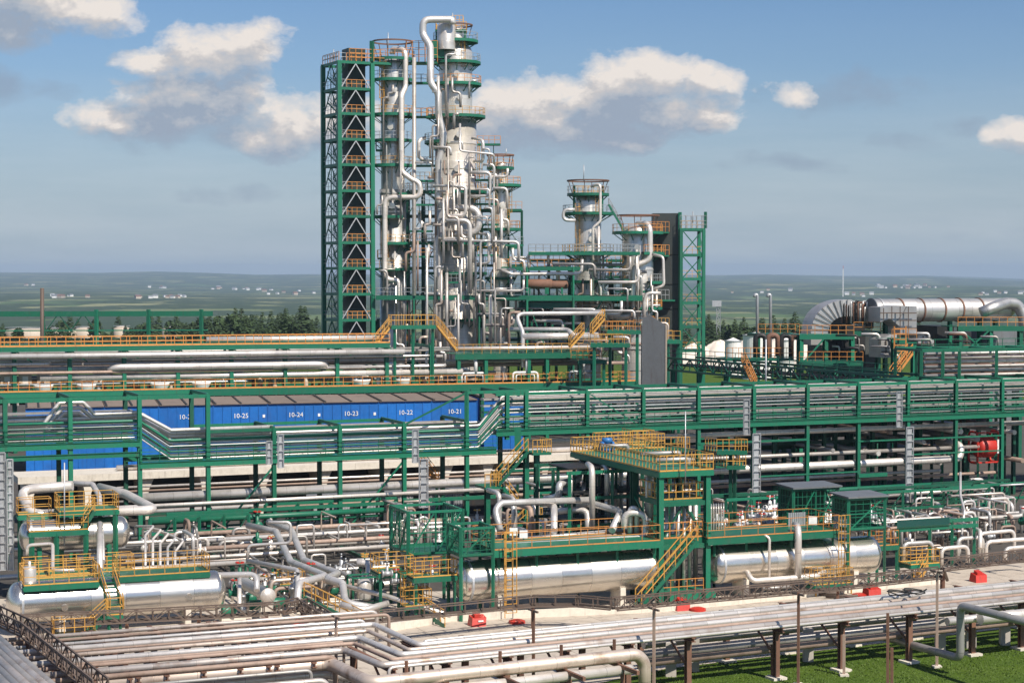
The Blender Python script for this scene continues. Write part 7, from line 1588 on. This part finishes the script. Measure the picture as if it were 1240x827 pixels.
# conifers at the edge of the plant
m, n, b = new_mat('needles'); oi = n('ShaderNodeObjectInfo').outputs['Random']; ge = n('ShaderNodeNewGeometry').outputs['Position']
n.set(b.inputs['Base Color'], n.mix(n.math('MULTIPLY_ADD', n.noise(ge, .6, 4.0), .7, n.math('MULTIPLY', oi, .3)), (0.012, 0.03, 0.012, 1), (0.06, 0.10, 0.028, 1))); b.inputs['Roughness'].default_value = .9
def conifer(h, seed, wide=.17):
    r_ = random.Random(seed); t = Thing('conifer_tree', 'dark conifer in the tree belt behind the plant', 'tree', 'tree belt'); THINGS.remove(t)
    t.part('trunk', 'bark').lathe((0, 0, 0), [(h * .016, 0), (h * .004, h * .97)], 6); c = t.part('crown', 'needles')
    for k in range(230):
        f = r_.random() ** .8; z = h * (.14 + .86 * f); rad = h * wide * (1 - f) ** .8 * (.75 + .5 * r_.random()) + .12; a = r_.random() * 6.283
        p = V3((math.cos(a) * rad * r_.uniform(.3, 1), math.sin(a) * rad * r_.uniform(.3, 1), z)); o = V3((math.cos(a), math.sin(a), -.45)); s = V3((-math.sin(a), math.cos(a), 0)); L = rad * .6 + .35; w = L * .55
        c.v += [p, p + o * L * .6 + s * w, p + o * L, p + o * L * .6 - s * w]; b_ = len(c.v); c.face((b_ - 4, b_ - 3, b_ - 2, b_ - 1))
    return t.flush()
def broad(h, seed):
    r_ = random.Random(seed); t = Thing('broadleaf_tree', 'rounded green tree in the tree belt behind the plant', 'tree', 'tree belt'); THINGS.remove(t)
    tr_ = t.part('trunk', 'bark'); tr_.lathe((0, 0, 0), [(h * .02, 0), (h * .008, h * .75)], 6); c = t.part('crown', 'needles')
    for k in range(300):
        d = V3((r_.gauss(0, 1), r_.gauss(0, 1), r_.gauss(0, 1))).normalized() * r_.random() ** .35; p = V3((d.x * h * .26, d.y * h * .26, h * .62 + d.z * h * .36)) + V3((math.sin(k), math.cos(k), 0)) * h * .03
        a, bq = V3((r_.gauss(0, 1), r_.gauss(0, 1), r_.gauss(0, .6))).normalized() * h * .06, V3((r_.gauss(0, 1), r_.gauss(0, 1), r_.gauss(0, .6))).normalized() * h * .06
        c.v += [p - a, p - bq, p + a, p + bq]; b_ = len(c.v); c.face((b_ - 4, b_ - 3, b_ - 2, b_ - 1))
    return t.flush()
protos = [conifer(11, 1), conifer(12, 2, .2), conifer(10, 3, .15), broad(9, 4), broad(8, 5)]
cnt = 0
def plant(px, Y, sc_, kind=None):
    global cnt
    k = rnd.randrange(3) if kind is None else kind; q = W(px, HZ, Y); z = hills(q.x, Y) - .3; o = protos[k] if (cnt < 0) else clone(protos[k], (q.x, Y, z), rnd.random() * 6.28, None, (sc_, sc_, sc_)); cnt += 1; return o
first = {}
for x0, x1, N, Y0, Y1, s0, s1, kinds in [(262, 384, 56, 520, 700, .7, 1.35, (0, 1, 2, 3, 4)), (60, 270, 70, 600, 860, .7, 1.3, (0, 2, 3, 4, 3)), (855, 985, 64, 540, 720, .6, 1.05, (0, 1, 2, 3, 4, 3, 4)), (-10, 95, 20, 600, 760, .8, 1.0, (3, 4, 0)), (635, 860, 26, 560, 700, .7, 1.0, (0, 1, 3)), (975, 1250, 30, 620, 800, .7, 1.0, (0, 1, 3, 4))]:
    for k in range(N): plant(lerp(x0, x1, (k + rnd.random()) / N), rnd.uniform(Y0, Y1), rnd.uniform(s0, s1), rnd.choice(kinds))
for p_ in protos:
    q = W(rnd.uniform(300, 380), HZ, 600); p_.location = (q.x, 600, hills(q.x, 600) - .3)
# far villages: small gabled houses
def house(mat, roof):
    t = Thing('village_house', 'tiny pale house in a far village on the plain', 'house', 'houses of the far villages'); THINGS.remove(t)
    w_ = t.part('wall', mat); w_.box((0, 0, 0), 11, 9, 5); r_ = t.part('roof', roof); r_.poly([(-6, -5, 5), (-6, 5, 5), (-6, 0, 8)], 12, V3((1, 0, 0))); return t.flush()
hp = [house('white', 'galv'), house('beige', 'rust'), house('white', 'grey_paint')]
spots = []
for (x0, x1, y0, y1, N) in [(60, 110, 358, 361, 9), (150, 225, 359, 362, 14), (180, 205, 348, 351, 4), (255, 315, 349, 352, 10), (320, 380, 352, 358, 8), (1060, 1180, 346, 350, 20), (1180, 1240, 354, 358, 8), (1010, 1060, 357, 360, 6), (880, 960, 352, 356, 5), (30, 50, 345, 347, 2)]:
    for k in range(N): spots.append((rnd.uniform(x0, x1), rnd.uniform(y0, y1)))
for i, (px, py) in enumerate(spots):
    d = ray(px, py); k = 300.0
    while CAMZ + d.z * k / d.y > hills(d.x * k / d.y, k) and k < 16000: k *= 1.01
    s = rnd.uniform(.5, 1.0) * (1 + k / 12000); p_ = (d.x * k / d.y, k, hills(d.x * k / d.y, k) - .2)
    if i < 3: hp[i].location = p_; hp[i].rotation_euler.z = rnd.random()
    else: clone(hp[i % 3], p_, rnd.uniform(-.7, .7), None, (s, s, s))
ma = Thing('radio_mast', 'thin white radio mast on the far plain right of the middle', 'mast'); q = W(1021, 331, 6000); m = ma.part('lattice', 'white'); m.beam((q.x, 6000, hills(q.x, 6000)), (q.x, 6000, 38), 3.0); ma.part('antenna', 'red').beam((q.x, 6000, 38), (q.x, 6000, 48), 1.5)
bt = Thing('pylon', 'pale lattice pylon in the tree belt right of the lift tower', 'pylon'); q = W(868, 331, 600); bt.part('mast', 'galv').lattice(V3((q.x, 600, 0)), V3((q.x, 600, 12)), 1.2, 8, .2, V3((1, 0, 0))); bt.part('head', 'galv').box((q.x, 600, 12), 3, 1, 2)
# ------------------------------------------------------------------ air
HAZE = 7e-5
m = bpy.data.materials.new('haze_air'); m.use_nodes = True; nt = m.node_tree; nt.nodes.clear(); n = NT(nt); out = n('ShaderNodeOutputMaterial')
pv = n('ShaderNodeVolumePrincipled', None, Color=(.52, .68, .88, 1), Density=HAZE, Anisotropy=0.0); nt.links.new(pv.outputs[0], out.inputs['Volume']); MATS['haze_air'] = m
hz = Thing('haze', 'pale blue air haze over the whole plain', 'haze', None, 'stuff'); hz.part('haze', 'haze_air').box((0, 11000, -120), 46000, 23000, 235)

m, n, b = new_mat('grass_blades'); ge = n('ShaderNodeNewGeometry').outputs['Position']
n.set(b.inputs['Base Color'], n.mix(n.noise(ge, .5, 5.0, .7), (0.03, 0.075, 0.008, 1), (0.13, 0.18, 0.026, 1))); b.inputs['Roughness'].default_value = .8
gt = Thing('grass', 'short mown grass in front of the pipe rack', 'grass', None, 'stuff'); gm = gt.part('grass', 'grass_blades'); rnd.seed(77)
for i in range(16000):
    px, py = rnd.uniform(770, 1260), 768 + 72 * rnd.random() ** .8; p = G(px, py, 0); k = rnd.random() * 3.14; h = rnd.uniform(.03, .09) * (1.6 if math.sin(p.x * .9) * math.sin(p.y * .7) > .3 else 1); s = V3((math.cos(k), math.sin(k), 0)) * rnd.uniform(.02, .05); o = V3((rnd.uniform(-.1, .1), rnd.uniform(-.1, .1), h))
    gm.v += [p - s, p + s, p + o]; c = len(gm.v); gm.face((c - 3, c - 2, c - 1))

# close rusty cross members added to darken the shaded gaps between left rack pipes
for i in range(9): trestle(FLp, 20 + i * 45, vL[0], vL[1], 2.98, 'added rusty cross frame darkening gaps under the left front rack pipes, %s from the left' % ORD[i], False)
for t in list(THINGS): t.flush()
